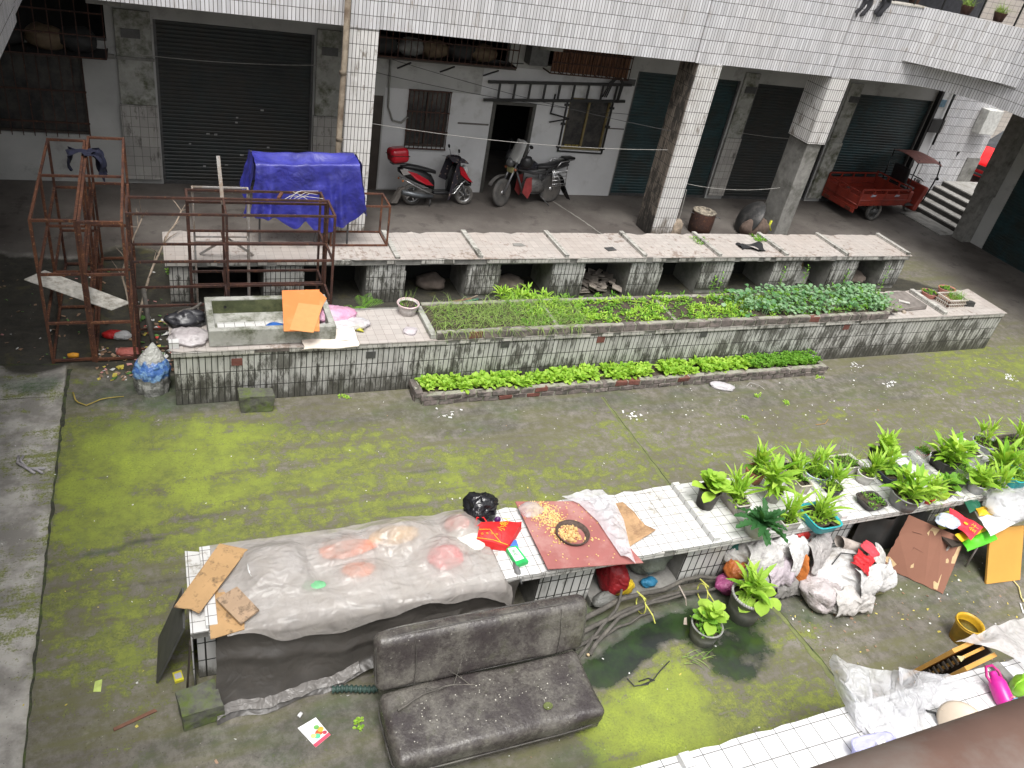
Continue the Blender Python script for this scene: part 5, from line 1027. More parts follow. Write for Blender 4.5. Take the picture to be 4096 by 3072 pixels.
mb = MB(); mb.tube([(7.3, 4.75, .42), (7.5, 4.85, .47), (7.75, 4.75, .48), (7.98, 4.58, .36), (7.97, 4.45, .2)], .008, 6); mb.tube([(7.62, 4.8, .48), (7.65, 4.5, .42), (7.6, 4.4, .2)], .008, 6); tag(mb.build('cord', M['blackwire']), 'dark cord binding the big white bundle', 'cord')
o = MB().lathe(T(8.12, 4.95, .1) @ RX(62), [(.11, 0), (.13, .03), (.14, .032), (.001, .012)], 20).build('foam_bowl', plain('foam_white', (.5, .5, .5))); tag(o, 'white foam bowl edge behind the white bundle', 'bowl')
rag('rag', (6.35, 5.02, .66), .5, .5, -8, (.48, .46, .45), 'white torn sack flap spread over the top of the rag heap', 301)
rag('rag', (6.78, 4.98, .68), .34, .62, 12, (.52, .51, .50), 'white pointed sheet hanging beside the red packet', 302)
rag('rag', (6.55, 4.90, .48), .46, .42, 4, (.38, .33, .36), 'lilac striped cloth hanging over the grey rags', 303)
rag('rag', (6.25, 4.90, .40), .30, .40, -15, (.24, .24, .23), 'dark grey plastic flap over the orange rag', 304)
rag('rag', (7.12, 4.98, .64), .42, .5, 18, (.34, .32, .31), 'grey brown sheet flap by the counter leg', 305)
rag('rag', (7.40, 4.42, .30), .55, .40, -6, (.44, .42, .40), 'white plastic skirt flaring below the big bundle', 306)
rag('rag', (7.72, 4.52, .52), .60, .5, 5, (.52, .51, .50), 'white folded flap over the front of the big bundle', 307)
rag('rag', (6.70, 4.86, .26), .40, .36, 0, (.20, .19, .18), 'dull grey sheet lying between the pot and the orange cloth', 308)
rag('rag', (7.95, 4.74, .50), .36, .5, 40, (.46, .45, .43), 'white sack corner folded down at the right of the bundle', 309)
# dark curtain in the next bay
o = cloth(lambda u, v: (7.95 + 1.25 * u, 5.12 + .05 * math.sin(u * 12) - .05 * v, .69 - .66 * v), 36, 18, plain('black_sheet', (.022, .022, .022), .55, bs=.4), 'dark_curtain', .03, 4, 7); tag(o, 'dark plastic curtain closing the bay right of the white bundle', 'curtain')
# ------------------------------------------------------------------ plants
PS = 1.0
def leaf(mb, p, az, el, L_, W_, curve=1.0, prof='lance', seg=6, c=None, fold=.25, twist=0, mi=0):
    """one leaf as a folded, arching blade with its own outline"""
    c = random.random() if c is None else c; L_ *= PS; W_ *= 1 + (PS - 1) * .45; p = Vector(p); vs = []; fs = []; q_ = p.copy(); e = el
    h = V(math.cos(az), math.sin(az), 0); side = V(-math.sin(az), math.cos(az), 0)
    for i in range(seg + 1):
        t_ = i / seg
        if prof == 'lance': w_ = max(.02, math.sin(math.pi * min(1, t_ ** .75)) ** .9) * (1 + (.14 if i % 2 else -.10)) * (.35 + .65 * min(1, t_ * 2.2))
        elif prof == 'round': w_ = max(.06, math.sin(math.pi * max(0, (t_ - .22)) / .8) ** .55) if t_ > .22 else .07
        elif prof == 'spoon': w_ = .16 + .84 * max(0, math.sin(math.pi * max(0, t_ - .3) / .75)) if t_ > .3 else .14
        elif prof == 'crinkle': w_ = (.35 + .65 * math.sin(math.pi * min(1, t_))) * (1 + (.22 if i % 2 else -.2))
        else: w_ = 1 - t_ * .85
        if i == seg: w_ *= .12
        d = h * math.cos(e) + U * math.sin(e); n = -h * math.sin(e) + U * math.cos(e)
        ww = w_ * W_ / 2; sd_ = side * math.cos(twist * t_) + n * math.sin(twist * t_); lift = n * fold * ww + (n * (.25 * ww * (1 if i % 2 else -1)) if prof == 'crinkle' else n * 0)
        vs += [q_ - sd_ * ww + lift, q_, q_ + sd_ * ww + lift]; q_ = q_ + d * (L_ / seg); e -= curve / seg
    for i in range(seg):
        a = i * 3; fs += [(a, a + 1, a + 4, a + 3), (a + 1, a + 2, a + 5, a + 4)]
    mb.add(vs, fs, mi, True, c)
def rosette(mb, p, n, L_, W_, el0=.5, el1=1.35, curve=1.1, prof='lance', seg=6, fold=.25, az0=None):
    az = rnd(0, 6.3) if az0 is None else az0; cb = rnd(0, .7)
    for k in range(n):
        t_ = k / max(1, n - 1); az += 2.4 + rnd(-.3, .3); s_ = rnd(.75, 1.12) * (1 - .3 * t_)
        leaf(mb, Vector(p) + V(rnd(-.008, .008), rnd(-.008, .008), .01 * t_), az, el0 + (el1 - el0) * t_ + rnd(-.12, .12), L_ * s_, W_ * s_, curve * rnd(.7, 1.2) * (1 - .5 * t_), prof, seg, min(1, cb + rnd(0, .35)), fold, rnd(-.4, .4))
def stalk_plant(mb, p, h, n, L_, W_, prof='lance', lean=.1):
    p = Vector(p); top = p + V(rnd(-lean, lean), rnd(-lean, lean), h); mb.tube([p, p.lerp(top, .5) + V(rnd(-.01, .01), 0, 0), top], [.006, .005, .004], 5, c=.2)
    az = rnd(0, 6.3)
    for k in range(n):
        t_ = .25 + .75 * k / max(1, n - 1); az += 2.4; q_ = p.lerp(top, t_); leaf(mb, q_, az, .35 + .9 * t_ + rnd(-.1, .1), L_ * rnd(.7, 1.1), W_, .9, prof, 7, None, .25, rnd(-.4, .4))
F = {}
F['lime'] = foliage('lime_leaf', (.13, .32, .02), (.47, .66, .11), (.24, .44, .04))
F['green'] = foliage('green_leaf', (.08, .23, .02), (.23, .44, .06), (.11, .28, .03))
F['dark'] = foliage('dark_leaf', (.025, .10, .03), (.08, .22, .07), (.03, .10, .03))
F['blue'] = foliage('blue_green_leaf', (.08, .21, .08), (.33, .48, .30), (.12, .26, .10), .5)
F['grass'] = foliage('grass_blade', (.10, .24, .03), (.34, .46, .14), (.36, .38, .18))
F['stem'] = foliage('pale_stem', (.30, .34, .12), (.40, .38, .18))
def pots_spec():
    a = lambda x, y: ((2800 + x / 3.16) / K_, (1740 + y / 3.16) / K_)
    b = lambda x, y: ((3396 + x / 3.16) / K_, (1640 + y / 3.16) / K_)
    P = dict
    return [ # rim centre, rim height above counter, size x,y (metres), shape, colour, plant list, label
     (a(135, 690), .25, .27, .27, 'round', (.045, .038, .035), [('bok', 2)], 'dark brown round pot of tall round-leaved greens at the left end of the potted rows'),
     (a(450, 740), .17, .20, .44, 'tray', (.42, .38, .35), [('lance', 4), ('wisp', 1)], 'beige concrete trough of serrated greens right of the dark brown pot'),
     (a(720, 440), .17, .26, .26, 'oct', (.42, .15, .10), [('lance', 3), ('green', 1)], 'terracotta pot of long leaves in the back row behind the beige trough'),
     (a(1210, 480), .16, .20, .50, 'tray', (.46, .42, .34), [('lance', 3), ('weed', 1)], 'cream long trough of tall serrated leaves reaching back from the counter middle'),
     (a(950, 700), .15, .22, .22, 'round', (.35, .33, .32), [('tall', 2)], 'pot with the tallest upright serrated plant of the left group'),
     (a(1490, 450), .12, .40, .36, 'round', (.48, .56, .66), [('lance', 3), ('weed', 2)], 'oval basin with a pale blue rim and pierced side in the back row'),
     (a(1830, 330), .16, .44, .28, 'tray', (.46, .44, .40), [('onion', 2), ('weed', 1)], 'cream rectangular box of thin spring onions at the back edge'),
     (a(1700, 650), .14, .22, .22, 'round', (.03, .03, .032), [('lance', 3), ('onion', 1)], 'black nursery pot of spreading serrated leaves in the middle row'),
     (a(770, 1060), .22, .32, .32, 'round', (.44, .43, .40), [('crinkle', 1)], 'grey white round pot of crinkly dark lettuce at the front edge'),
     (a(1120, 1050), .12, .27, .20, 'tray', (.50, .48, .45), [('lance', 3)], 'small white square trough between the crinkly lettuce and the teal tub'),
     (a(1530, 1010), .14, .40, .44, 'sq', (.02, .34, .38), [('lance', 2), ('lettuce', 2)], 'teal plastic tub of mixed greens at the front edge'),
     (b(290, 1130), .09, .34, .30, 'sq', (.035, .035, .04), [('sparse', 3)], 'shallow black tray of sparse seedlings right of the teal tub'),
     (b(230, 790), .15, .24, .24, 'round', (.50, .48, .46), [('lance', 4)], 'off white round pot of bushy serrated leaves behind the black tray'),
     (b(540, 760), .13, .42, .36, 'sq', (.03, .035, .06), [('green', 2), ('lance', 1)], 'navy blue basin of broad greens in the middle row'),
     (b(400, 520), .16, .26, .22, 'sq', (.03, .03, .03), [('bok', 1), ('lance', 2)], 'black pot with the broadest pale leaves in the back row'),
     (b(745, 1050), .20, .42, .42, 'round', (.20, .20, .205), [('tall', 2), ('lettuce', 1)], 'large dull aluminium bowl of seedlings and a tall plant at the front edge'),
     (b(1010, 1090), .09, .17, .17, 'round', (.50, .03, .03), [('lance', 4)], 'little red bowl packed with serrated leaves beside the aluminium bowl'),
     (b(1280, 960), .14, .20, .20, 'round', (.045, .038, .036), [('green', 2)], 'small dark brown pot behind the lime green cup'),
     (b(1400, 870), .13, .22, .2, 'round', (.035, .033, .034), [('weed', 2), ('onion', 1)], 'small black pot of clover-like weeds in the middle of the right group'),
     (b(940, 520), .11, .20, .18, 'oct', (.50, .06, .04), [('weed', 2), ('onion', 1)], 'small red octagonal planter on the back edge'),
     (b(1240, 600), .22, .36, .30, 'sq', (.035, .032, .03), [('tall', 3), ('onion', 1)], 'deep black square pot carrying a tall cluster of serrated leaves'),
     (b(1510, 470), .20, .26, .40, 'tray', (.58, .56, .54), [('lettuce', 2)], 'white square box of lettuce near the back edge'),
     (b(1440, 700), .10, .28, .36, 'round', (.50, .52, .56), [('weed', 3)], 'pale oval dish of low greens behind the grey bowl'),
     (b(1640, 910), .15, .26, .26, 'round', (.42, .42, .44), [('lance', 2), ('bok', 1)], 'light grey bowl of bushy leaves leaning toward the front'),
     (b(1860, 930), .12, .20, .42, 'round', (.60, .60, .60), [('weed', 2), ('lance', 1)], 'white oval tub of seedlings beside the light grey bowl'),
     (b(1730, 400), .14, .40, .34, 'round', (.38, .38, .42), [('sparse', 2), ('lance', 1)], 'grey rimmed oval basin of bare soil with one upright plant'),
     (b(1940, 760), .10, .24, .40, 'tray', (.30, .30, .31), [('tall', 2)], 'grey rectangular trough with a tall spreading plant at the right'),
     (b(2120, 800), .16, .34, .36, 'sq', (.02, .38, .42), [('lance', 2), ('weed', 2)], 'cyan plastic tub at the right edge of the photo'),
     (b(2140, 420), .30, .46, .40, 'tray', (.07, .055, .045), [('sparse', 2), ('lance', 2)], 'deep dark wooden box of plants at the far right of the back edge'),
    ]
grp = 'potted greens on the front counter'
soilm = M['soil']
group_dense = True
def fill(parent, kinds, c, rx, ry):
    by = {}
    for kd, n in kinds:
        n = n + 2 if kd in ('lance', 'tall') and group_dense else n
        mat_ = {'bok': 'lime', 'lance': 'lime', 'tall': 'lime', 'green': 'green', 'crinkle': 'dark', 'lettuce': 'lime', 'weed': 'green', 'onion': 'grass', 'wisp': 'grass', 'sparse': 'green'}[kd]
        mb = by.setdefault(mat_, MB())
        for k in range(n):
            p = c + V(rnd(-.6, .6) * rx, rnd(-.6, .6) * ry, 0)
            if kd == 'bok':
                rosette(mb, p, 9, .24, .14, .5, 1.3, .9, 'round', 6, .3); mb.tube([p, p + V(0, 0, .16)], [.012, .008], 6, c=.8); rosette(mb, p + V(0, 0, .15), 8, .15, .12, .3, 1.2, .9, 'round', 6, .3)
            elif kd == 'lance':
                h_ = rnd(.02, .16); mb.tube([p, p + V(0, 0, h_ + .02)], .007, 5, c=.9); rosette(mb, p + V(0, 0, h_), random.choice((7, 8, 10)), rnd(.20, .31), rnd(.034, .046), rnd(.75, 1.1), 1.5, rnd(.45, 1.0), 'lance', 9, .35)
                for _ in range(4): rosette(mb, p + V(rnd(-.08, .08), rnd(-.08, .08), 0), 4, .06, .025, .3, 1.2, .6, 'spoon', 4)
                for _ in range(3): leaf(mb, p, rnd(0, 6.3), rnd(1., 1.5), rnd(.15, .3), .005, rnd(.2, .9), 'blade', 5)
            elif kd == 'tall': stalk_plant(mb, p, rnd(.14, .24), 9, .28, .062); rosette(mb, p, 5, .2, .05, .4, .9, .9, 'lance', 8)
            elif kd == 'green': rosette(mb, p, 10, .18, .09, .3, 1.2, .9, 'spoon', 6, .3)
            elif kd == 'crinkle':
                for _ in range(3): rosette(mb, c + V(rnd(-.5, .5) * rx, rnd(-.5, .5) * ry, 0), 13, .28, .075, .15, 1.35, 1.3, 'crinkle', 12, .2)
            elif kd == 'lettuce':
                for _ in range(3): rosette(mb, c + V(rnd(-.6, .6) * rx, rnd(-.6, .6) * ry, 0), 7, .11, .045, .5, 1.3, .8, 'spoon', 5)
            elif kd == 'weed':
                for _ in range(12): rosette(mb, c + V(rnd(-.85, .85) * rx, rnd(-.85, .85) * ry, 0), 5, .05, .028, .4, 1.3, .6, 'round', 4)
            elif kd == 'sparse':
                for _ in range(5): rosette(mb, c + V(rnd(-.8, .8) * rx, rnd(-.8, .8) * ry, 0), 4, .055, .02, .4, 1.2, .6, 'spoon', 4)
            elif kd in ('onion', 'wisp'):
                for _ in range(22 if kd == 'onion' else 12): leaf(mb, c + V(rnd(-.8, .8) * rx, rnd(-.8, .8) * ry, 0), rnd(0, 6.3), rnd(1.0, 1.5), rnd(.14, .26), .006, rnd(.1, .9), 'blade', 5)
    for mt_, mb in by.items():
        if mb.v: mb.build('plant', F[mt_], parent)
def pot(c, h, sx, sy, shape, colr, kinds, label, group=None, name='potted_plant', z0=None, rough=.55, cat='potted plant'):
    z0 = c.z - h if z0 is None else z0; t_ = thing(name, (c.x, c.y, z0), label, cat, group); mt_ = plain('pot_%.2f_%.2f_%.2f' % colr, colr, rough, var=.12, dirt=tuple(x * .45 + .03 for x in colr), damt=.40, dscale=6)
    Mx = T(c.x, c.y, z0); pw = {'round': 2, 'oct': 3, 'sq': 5, 'tray': 14}[shape]; mb = MB(); r0 = .5; k = .78 if shape != 'tray' else .93
    e = .014 / max(sx, sy) * 2
    mb.lathe(Mx @ (RZ(22.5) if shape == 'oct' else Matrix.Identity(4)), [(r0 * k, 0), (r0 * (k + (1 - k) * .5), h * .5), (r0 * .985, h * .93), (r0 * 1.03, h * .94), (r0 * 1.03, h), (r0 * (1 - e), h), (r0 * (.96 - e), h * .72)], 8 if shape == 'oct' else 40, sx, sy, 0, pw); mb.build('pot', mt_, t_)
    mb = MB(); mb.lathe(Mx @ (RZ(22.5) if shape == 'oct' else Matrix.Identity(4)), [(r0 * (.975 - e), h * .84), (r0 * .5, h * .86), (.001, h * .88)][::1], 24, sx, sy, 0, pw)
    for i in range(len(mb.v)): mb.v[i].z += .010 * nz(mb.v[i], 22)
    mb.build('soil', soilm, t_); fill(t_, kinds, V(c.x, c.y, z0 + h * .86), sx * .45, sy * .45); return t_
random.seed(77)
for (q_, h, sx, sy, shp, colr, kinds, label) in pots_spec():
    c = G(q_[0], q_[1], .821 + h); PS = 1.36; pot(c, h, sx, sy, shp, colr, kinds, label, grp)
_b = lambda x, y: G((3396 + x / 3.16) / K_, (1640 + y / 3.16) / K_, .86).to_2d()
o = MB().lathe(T(*_b(1165, 1085), .822), [(.05, 0), (.085, .04), (.09, .10), (.082, .10), (.078, .04), (.001, .01)], 20).build('cup', plain('lime_cup', (.28, .42, .03), .35)); tag(o, 'round lime green cup beside the little red bowl', 'cup')
o = MB().lathe(T(*_b(870, 610), .822), [(.14, 0), (.15, .05), (.12, .12), (.001, .15)], 24).build('glass_bowl', glass('bowl_glass', (.5, .52, .5), .4)); tag(o, 'upturned clear glass bowl under the red octagonal planter', 'bowl')
# pots on the ground
PS = 1.15
pot(V(5.30, 4.42, .24), .24, .36, .36, 'round', (.22, .22, .21), [('weed', 3), ('bok', 1), ('wisp', 1), ('green', 1)], 'grey bowl pot overflowing with weeds on the wet ground', 'pots standing on the ground', z0=0)
pt = pot(V(5.98, 4.60, .36), .36, .44, .44, 'round', (.19, .185, .17), [('tall', 1), ('lance', 1), ('wisp', 1)], 'old ribbed clay pot with a large white-veined leafy cabbage on the ground', 'pots standing on the ground', z0=0)
mb = MB(); rosette(mb, V(6.08, 4.56, .33), 11, .30, .16, .15, 1.1, 1.1, 'spoon', 8, .3); mb.build('plant', F['lime'], pt)
mb = MB()
for k in range(46): a = 6.283 * k / 46; mb.ball(T(5.98 + .215 * math.cos(a), 4.60 + .215 * math.sin(a), .36) @ Matrix.Diagonal((.017, .017, .02, 1)), 6, 4)
mb.build('rim_beads', plain('pale_rim', (.35, .34, .33), .8), pt)
mb = MB(); random.seed(9)
for k in range(14): leaf(mb, V(4.95, 4.22, .02) + V(rnd(-.05, .2), rnd(-.08, .08), 0), rnd(-1, 1.6) - .6, rnd(.1, 1.0), rnd(.12, .25), .012, rnd(.5, 1.2), 'blade', 5)
tag(mb.build('uprooted_onion', F['grass']), 'uprooted leek leaves lying on the wet ground beside the grey pot', 'leek')
PS = 1.0
# small stuff on the right end of the planter block
pg2 = 'planters on the right end of the middle block'
ub = lambda x, y: ((3300 + x / 2.779) / K_, (1080 + y / 2.779) / K_)
pot(G(*ub(1170, 245), .867 + .10), .10, .34, .34, 'round', (.42, .17, .13), [('weed', 2)], 'shallow terracotta bowl left of the crate on the middle block', pg2)
pot(G(*ub(1360, 200), .867 + .12), .12, .40, .30, 'round', (.40, .16, .12), [('weed', 1), ('sparse', 1)], 'oval terracotta bowl behind the white crate', pg2)
ct = thing('plastic_crate', (14.55, 10.1, .867), 'white mesh plastic crate of bright grass on the right end of the middle block', 'crate', pg2)
cm = plain('cream_plastic', (.50, .47, .42), .6, dirt=(.3, .26, .2), damt=.4); mb = MB(); cx_, cy_, z0, w_, d_, h = 14.60, 10.02, .868, .50, .34, .17
for z in (z0 + .012, z0 + h * .5, z0 + h): 
    for y in (cy_ - d_ / 2, cy_ + d_ / 2): mb.beam((cx_ - w_ / 2 - .01, y, z), (cx_ + w_ / 2 + .01, y, z), .022 if z > z0 + .1 else .014)
    for x in (cx_ - w_ / 2, cx_ + w_ / 2): mb.beam((x, cy_ - d_ / 2, z + .001), (x, cy_ + d_ / 2, z + .001), .022 if z > z0 + .1 else .014)
for k in range(11):
    x = cx_ - w_ / 2 + w_ * k / 10
    for y in (cy_ - d_ / 2, cy_ + d_ / 2): mb.beam((x, y, z0), (x, y, z0 + h), .01)
for k in range(8):
    y = cy_ - d_ / 2 + d_ * k / 7
    for x in (cx_ - w_ / 2, cx_ + w_ / 2): mb.beam((x, y, z0), (x, y, z0 + h), .01)
mb.build('crate_frame', cm, ct); MB().box(cx_ - w_ / 2 + .012, cx_ + w_ / 2 - .012, cy_ - d_ / 2 + .012, cy_ + d_ / 2 - .012, z0 + .005, z0 + .12).build('soil', plain('red_soil', (.22, .13, .09), .95, var=.4, scale=30), ct)
mb = MB(); random.seed(14)
for k in range(150): leaf(mb, V(cx_ + rnd(-.05, .22), cy_ + rnd(-.14, .14), z0 + .11), rnd(0, 6.3), rnd(.7, 1.5), rnd(.12, .26), .008, rnd(.3, 1.4), 'blade', 4)
mb.build('grass_tuft', F['green'], ct)
o = MB().cbox(T(13.28, 10.12, .905) @ RZ(4), .95, .62, .07, jit=.02).build('concrete_slab', plain('brown_slab', (.17, .15, .135), .9, dirt=(.1, .09, .08), damt=.4), mod=.01); tag(o, 'flat brown concrete slab lying on the middle block beside the vegetable bed', 'slab')
o = MB().cbox(T(13.3, 10.02, .955) @ RZ(-35), .22, .08, .02, jit=.006).build('shard', plain('pale_shard', (.45, .43, .4))); tag(o, 'pale tile shard lying on the brown concrete slab', 'shard')
o = MB().cbox(T(13.1, 9.80, .885) @ RZ(70), .15, .07, .035, jit=.006).build('wood_offcut', plain('offcut', (.30, .25, .2))); tag(o, 'small wooden offcut in front of the brown slab', 'wood piece')
rock((15.05, 9.95, .91), (.22, .12, .09), -12, plain('black_stone', (.03, .03, .028), .9), 'dark lump of stone beside the white crate', 'stone', .012, 4)
# greens in the beds (nobody could count these plants)
random.seed(101)
mb = MB()
for k in range(1500):
    x = 3.65 + 2.5 * random.random() ** .9; y = rnd(9.66, 10.44); leaf(mb, V(x, y, .955), rnd(0, 6.3), rnd(.1, 1.0), rnd(.14, .38), rnd(.006, .011), rnd(.6, 1.9), 'blade', 5)
for k in range(60):
    x = rnd(3.6, 6.0); leaf(mb, V(x, 9.62, .985), -1.57 + rnd(-.8, .8), rnd(.1, .6), rnd(.15, .32), .010, rnd(1.2, 2.4), 'blade', 6)
tag(mb.build('chives', F['grass']), 'straggling thin chive leaves filling the left end of the raised bed', 'chives', kind='stuff')
mb = MB()
for k in range(620):
    x = rnd(5.2, 10.2); y = rnd(9.67, 10.45)
    if nz((x * 1.3, y * 2, 0), 1.2) < -.22: continue
    rosette(mb, V(x, y, .955), random.choice((4, 5, 6)), rnd(.07, .14), rnd(.022, .04), .25, 1.2, .8, random.choice(('spoon', 'lance')), 4)
tag(mb.build('seedlings', F['lime']), 'young bright green seedlings across the middle of the raised bed', 'seedlings', kind='stuff')
mb = MB()
for k in range(520):
    x = rnd(5.0, 12.8); y = rnd(9.67, 10.45); rosette(mb, V(x, y, .955 + (rnd(0, .16) if x > 9.6 else 0)), 6, rnd(.05, .10), .03, .3, 1.2, .8, 'round', 4)
tag(mb.build('bed_weeds', F['green']), 'low mixed weeds between the seedlings of the raised bed', 'weeds', kind='stuff')
mb = MB()
for k in range(700):
    x = rnd(8.9, 12.75); y = rnd(9.68, 10.50)
    if x < 9.9 and random.random() > (x - 8.9): continue
    zz_ = .955 + rnd(.06, .20); az = rnd(0, 6.3); mb.tube([(x, y, .95), (x + .02 * math.cos(az), y + .02 * math.sin(az), zz_)], .003, 3, c=.6)
    for j in range(random.choice((1, 2, 3))): s_ = rnd(.55, 1.15); leaf(mb, V(x, y, zz_ - .03 * j), az + 2.2 * j, rnd(-.2, .9), .10 * s_, .082 * s_, rnd(.3, 1.3), 'round', 5, fold=rnd(.1, .5))
tag(mb.build('leafy_crop', F['blue']), 'dense blue-green round-leaved crop over the right end of the raised bed', 'vegetables', kind='stuff')
for i, (x, y, h) in enumerate(((9.25, 10.6, .62), (10.55, 10.55, .5), (11.1, 10.55, .55), (12.05, 10.5, .48), (12.85, 10.3, .62), (9.0, 10.55, .35))):
    mb = MB(); p = V(x, y, .93 if y < 10.56 else .7); top = p + V(rnd(-.03, .05), rnd(-.03, .03), h); mb.tube([p, p.lerp(top, .5) + V(.01, .01, 0), top], [.006, .005, .003], 5, c=.9)
    for k in range(12): leaf(mb, p.lerp(top, .3 + .7 * k / 11), k * 2.4, rnd(.3, .9), rnd(.05, .09), .03, .5, 'round', 4)
    tag(mb.build('tall_weed', F['green']), ('tallest bean stem rising left of the blue-green crop', 'slim stem with a leafy tip at the back of the crop', 'leafy stem behind the middle of the blue-green crop', 'thin budding stem behind the right part of the crop', 'tall stem at the right end of the raised bed', 'short side stem next to the tallest bean stem')[i], 'bean plant', 'tall stems behind the raised bed')
mb = MB()
for k in range(780):
    x = rnd(3.4, 9.5); y = rnd(9.27, 9.57)
    if nz((x * 2.1, y * 3, 1), 1.5) < -.42: continue
    g_ = .75 + .5 * random.random() + .3 * nz((x, 0, 0), 1.2); rosette(mb, V(x, y, .14 + .05 * random.random()), random.choice((4, 5, 6)), rnd(.10, .16) * g_, rnd(.05, .08) * g_, .45, 1.3, .8, 'round', 5, .3)
tag(mb.build('lettuce', F['lime']), 'bright young lettuce packed along the low brick bed', 'lettuce', kind='stuff')
mb = MB()
for k in range(520):
    x = rnd(9.35, 10.9); y = rnd(9.25, 9.56); rosette(mb, V(x, y, .14 + rnd(0, .12)), 5, rnd(.05, .08), .035, .3, 1.2, .6, 'round', 4)
tag(mb.build('parsley', F['green']), 'darker clover-like herbs at the right end of the low bed', 'herbs', kind='stuff')
# weeds on the strip between the counters
mb = MB(); 
for k in range(620):
    x = rnd(5.3, 14.9); y = rnd(10.75, 12.3)
    if nz((x, y, 4), 1.0) < -.05: continue
    rosette(mb, V(x, y, .0), 6, rnd(.08, .2), rnd(.03, .05), .3, 1.3, .7, random.choice(('spoon', 'lance', 'round')), 4)
for k in range(110):
    x = rnd(8.6, 12.4); rosette(mb, V(x, rnd(10.75, 11.2), rnd(.1, .5)), 6, rnd(.08, .16), .045, .3, 1.3, .7, 'round', 4)
tag(mb.build('ground_weeds', F['green']), 'weeds sprouting on the strip between the middle block and the back counter', 'weeds', kind='stuff')
mb = MB()
for k in range(42): x = rnd(5.5, 6.6); rosette(mb, V(x, rnd(11.7, 12.1), .1 + rnd(0, .2)), 6, rnd(.16, .26), .045, .5, 1.3, .8, 'lance', 6)
for k in range(26): rosette(mb, V(rnd(2.6, 3.4), rnd(10.75, 11.0), .3 + rnd(0, .25)), 6, rnd(.07, .12), .06, .3, 1.2, .8, 'round', 5)
tag(mb.build('pale_greens', F['lime']), 'brighter leafy greens growing behind the middle block', 'weeds', kind='stuff')
def fern(c, n, L_, label):
    mb = MB()
    for k in range(n):
        az = rnd(0, 6.3); el = rnd(.5, 1.1); q_ = Vector(c); e = el; d0 = V(math.cos(az), math.sin(az), 0); sd_ = V(-math.sin(az), math.cos(az), 0); ll = L_ * rnd(.7, 1.1)
        for i in range(16):
            t_ = i / 15; q2 = q_ + (d0 * math.cos(e) + U * math.sin(e)) * ll / 16; e -= 1.3 / 16; w_ = ll * .28 * math.sin(math.pi * min(1, .12 + t_ * .88)) 
            for s_ in (-1, 1): leaf(mb, q_, az + s_ * 1.25, e * .4, w_, .011, .3, 'lance', 3, rnd(.3, .8))
            q_ = q2
    return tag(mb.build('fern', F['green']), label, 'fern', 'ferns behind the middle block')
fern((2.55, 11.3, .2), 9, .55, 'larger green fern under the end of the brown frames'); fern((3.0, 11.7, .2), 7, .5, 'green fern in front of a counter leg beside the poles'); fern((1.15, 10.95, .25), 5, .42, 'small fern peeping over the concrete basin')
for (x, y, l, n, s_) in ((10.35, 12.95, 'green weed growing from the divider of the back counter', 22, .16), (11.95, 13.1, 'small leafy weed on the back edge of the back counter', 18, .12), (.15, 13.55, 'low weeds by the left end of the back counter', 20, .1)):
    mb = MB()
    for k in range(n): rosette(mb, V(x + rnd(-.14, .14), y + rnd(-.2, .12), .868 if x > 1 else .02), 5, rnd(.05, .1), .035, .4, 1.3, .6, 'round', 4)
    tag(mb.build('weed', F['green']), l, 'weed')
# sprigs on the yard floor
for i, (x, y) in enumerate(((745, 858), (1330, 830), (1560, 820), (1700, 870), (1605, 905), (780, 1565), (1770, 815))):
    p = G(x, y, 0) if i != 1 else G(1640, 855, 0); mb = MB()
    for k in range(6): rosette(mb, p + V(rnd(-.08, .08), rnd(-.05, .05), .0), 5, .05, .03, .1, .8, .5, 'round', 4)
    tag(mb.build('weed_sprig', F['lime']), ('green sprig against the foot of the middle block', 'lone green sprig on the open yard floor', 'green sprig in front of the low lettuce bed', 'green sprig below the right end of the low bed', 'small sprig farther out from the low bed', 'curly green scrap on the ground left of the sofa', 'trailing sprigs at the wall past the low bed')[i], 'sprig', 'green sprigs on the ground')
# round basin pot on the planter block
bp = pot(G(882, 655, .867 + .17), .17, .32, .32, 'round', (.50, .47, .45), [('wisp', 2), ('sparse', 1)], 'round white-rimmed bowl of dying seedlings at the left of the raised bed')
MB().torus(T(*G(882, 655, .867 + .172)), .163, .012, 36, 8).build('rim', plain('pink_rim', (.55, .42, .42), .5, dirt=(.5, .1, .15), damt=.35), bp)
# ferns & plants along the upper balcony
for i, (x, y, z) in enumerate(((16.0, 15.35, 5.62), (17.0, 14.75, 5.62), (17.55, 14.3, 5.62), (17.95, 13.75, 5.66))):
    pp_ = thing('potted_plant', (x, y, z), ('grass-filled pot at the left of the balcony ledge', 'grass pot trailing over the middle of the balcony ledge', 'tufted pot right of the middle on the balcony ledge', 'rusty pot with green tufts at the right edge of the balcony')[i], 'potted plant', 'pots on the balcony ledge')
    MB().lathe(T(x, y, z - .01), [(.10, 0), (.14, .18), (.15, .19), (.13, .19), (.001, .16)], 16).build('pot', plain('balcony_pot', (.10, .05, .035), .8), pp_)
    mb = MB()
    for k in range(90): leaf(mb, V(x + rnd(-.1, .1), y + rnd(-.1, .1), z + .17), rnd(0, 6.3), rnd(.5, 1.5), rnd(.15, .4), .012, rnd(.6, 2.2), 'blade', 5)
    mb.build('plant', F['grass'], pp_)
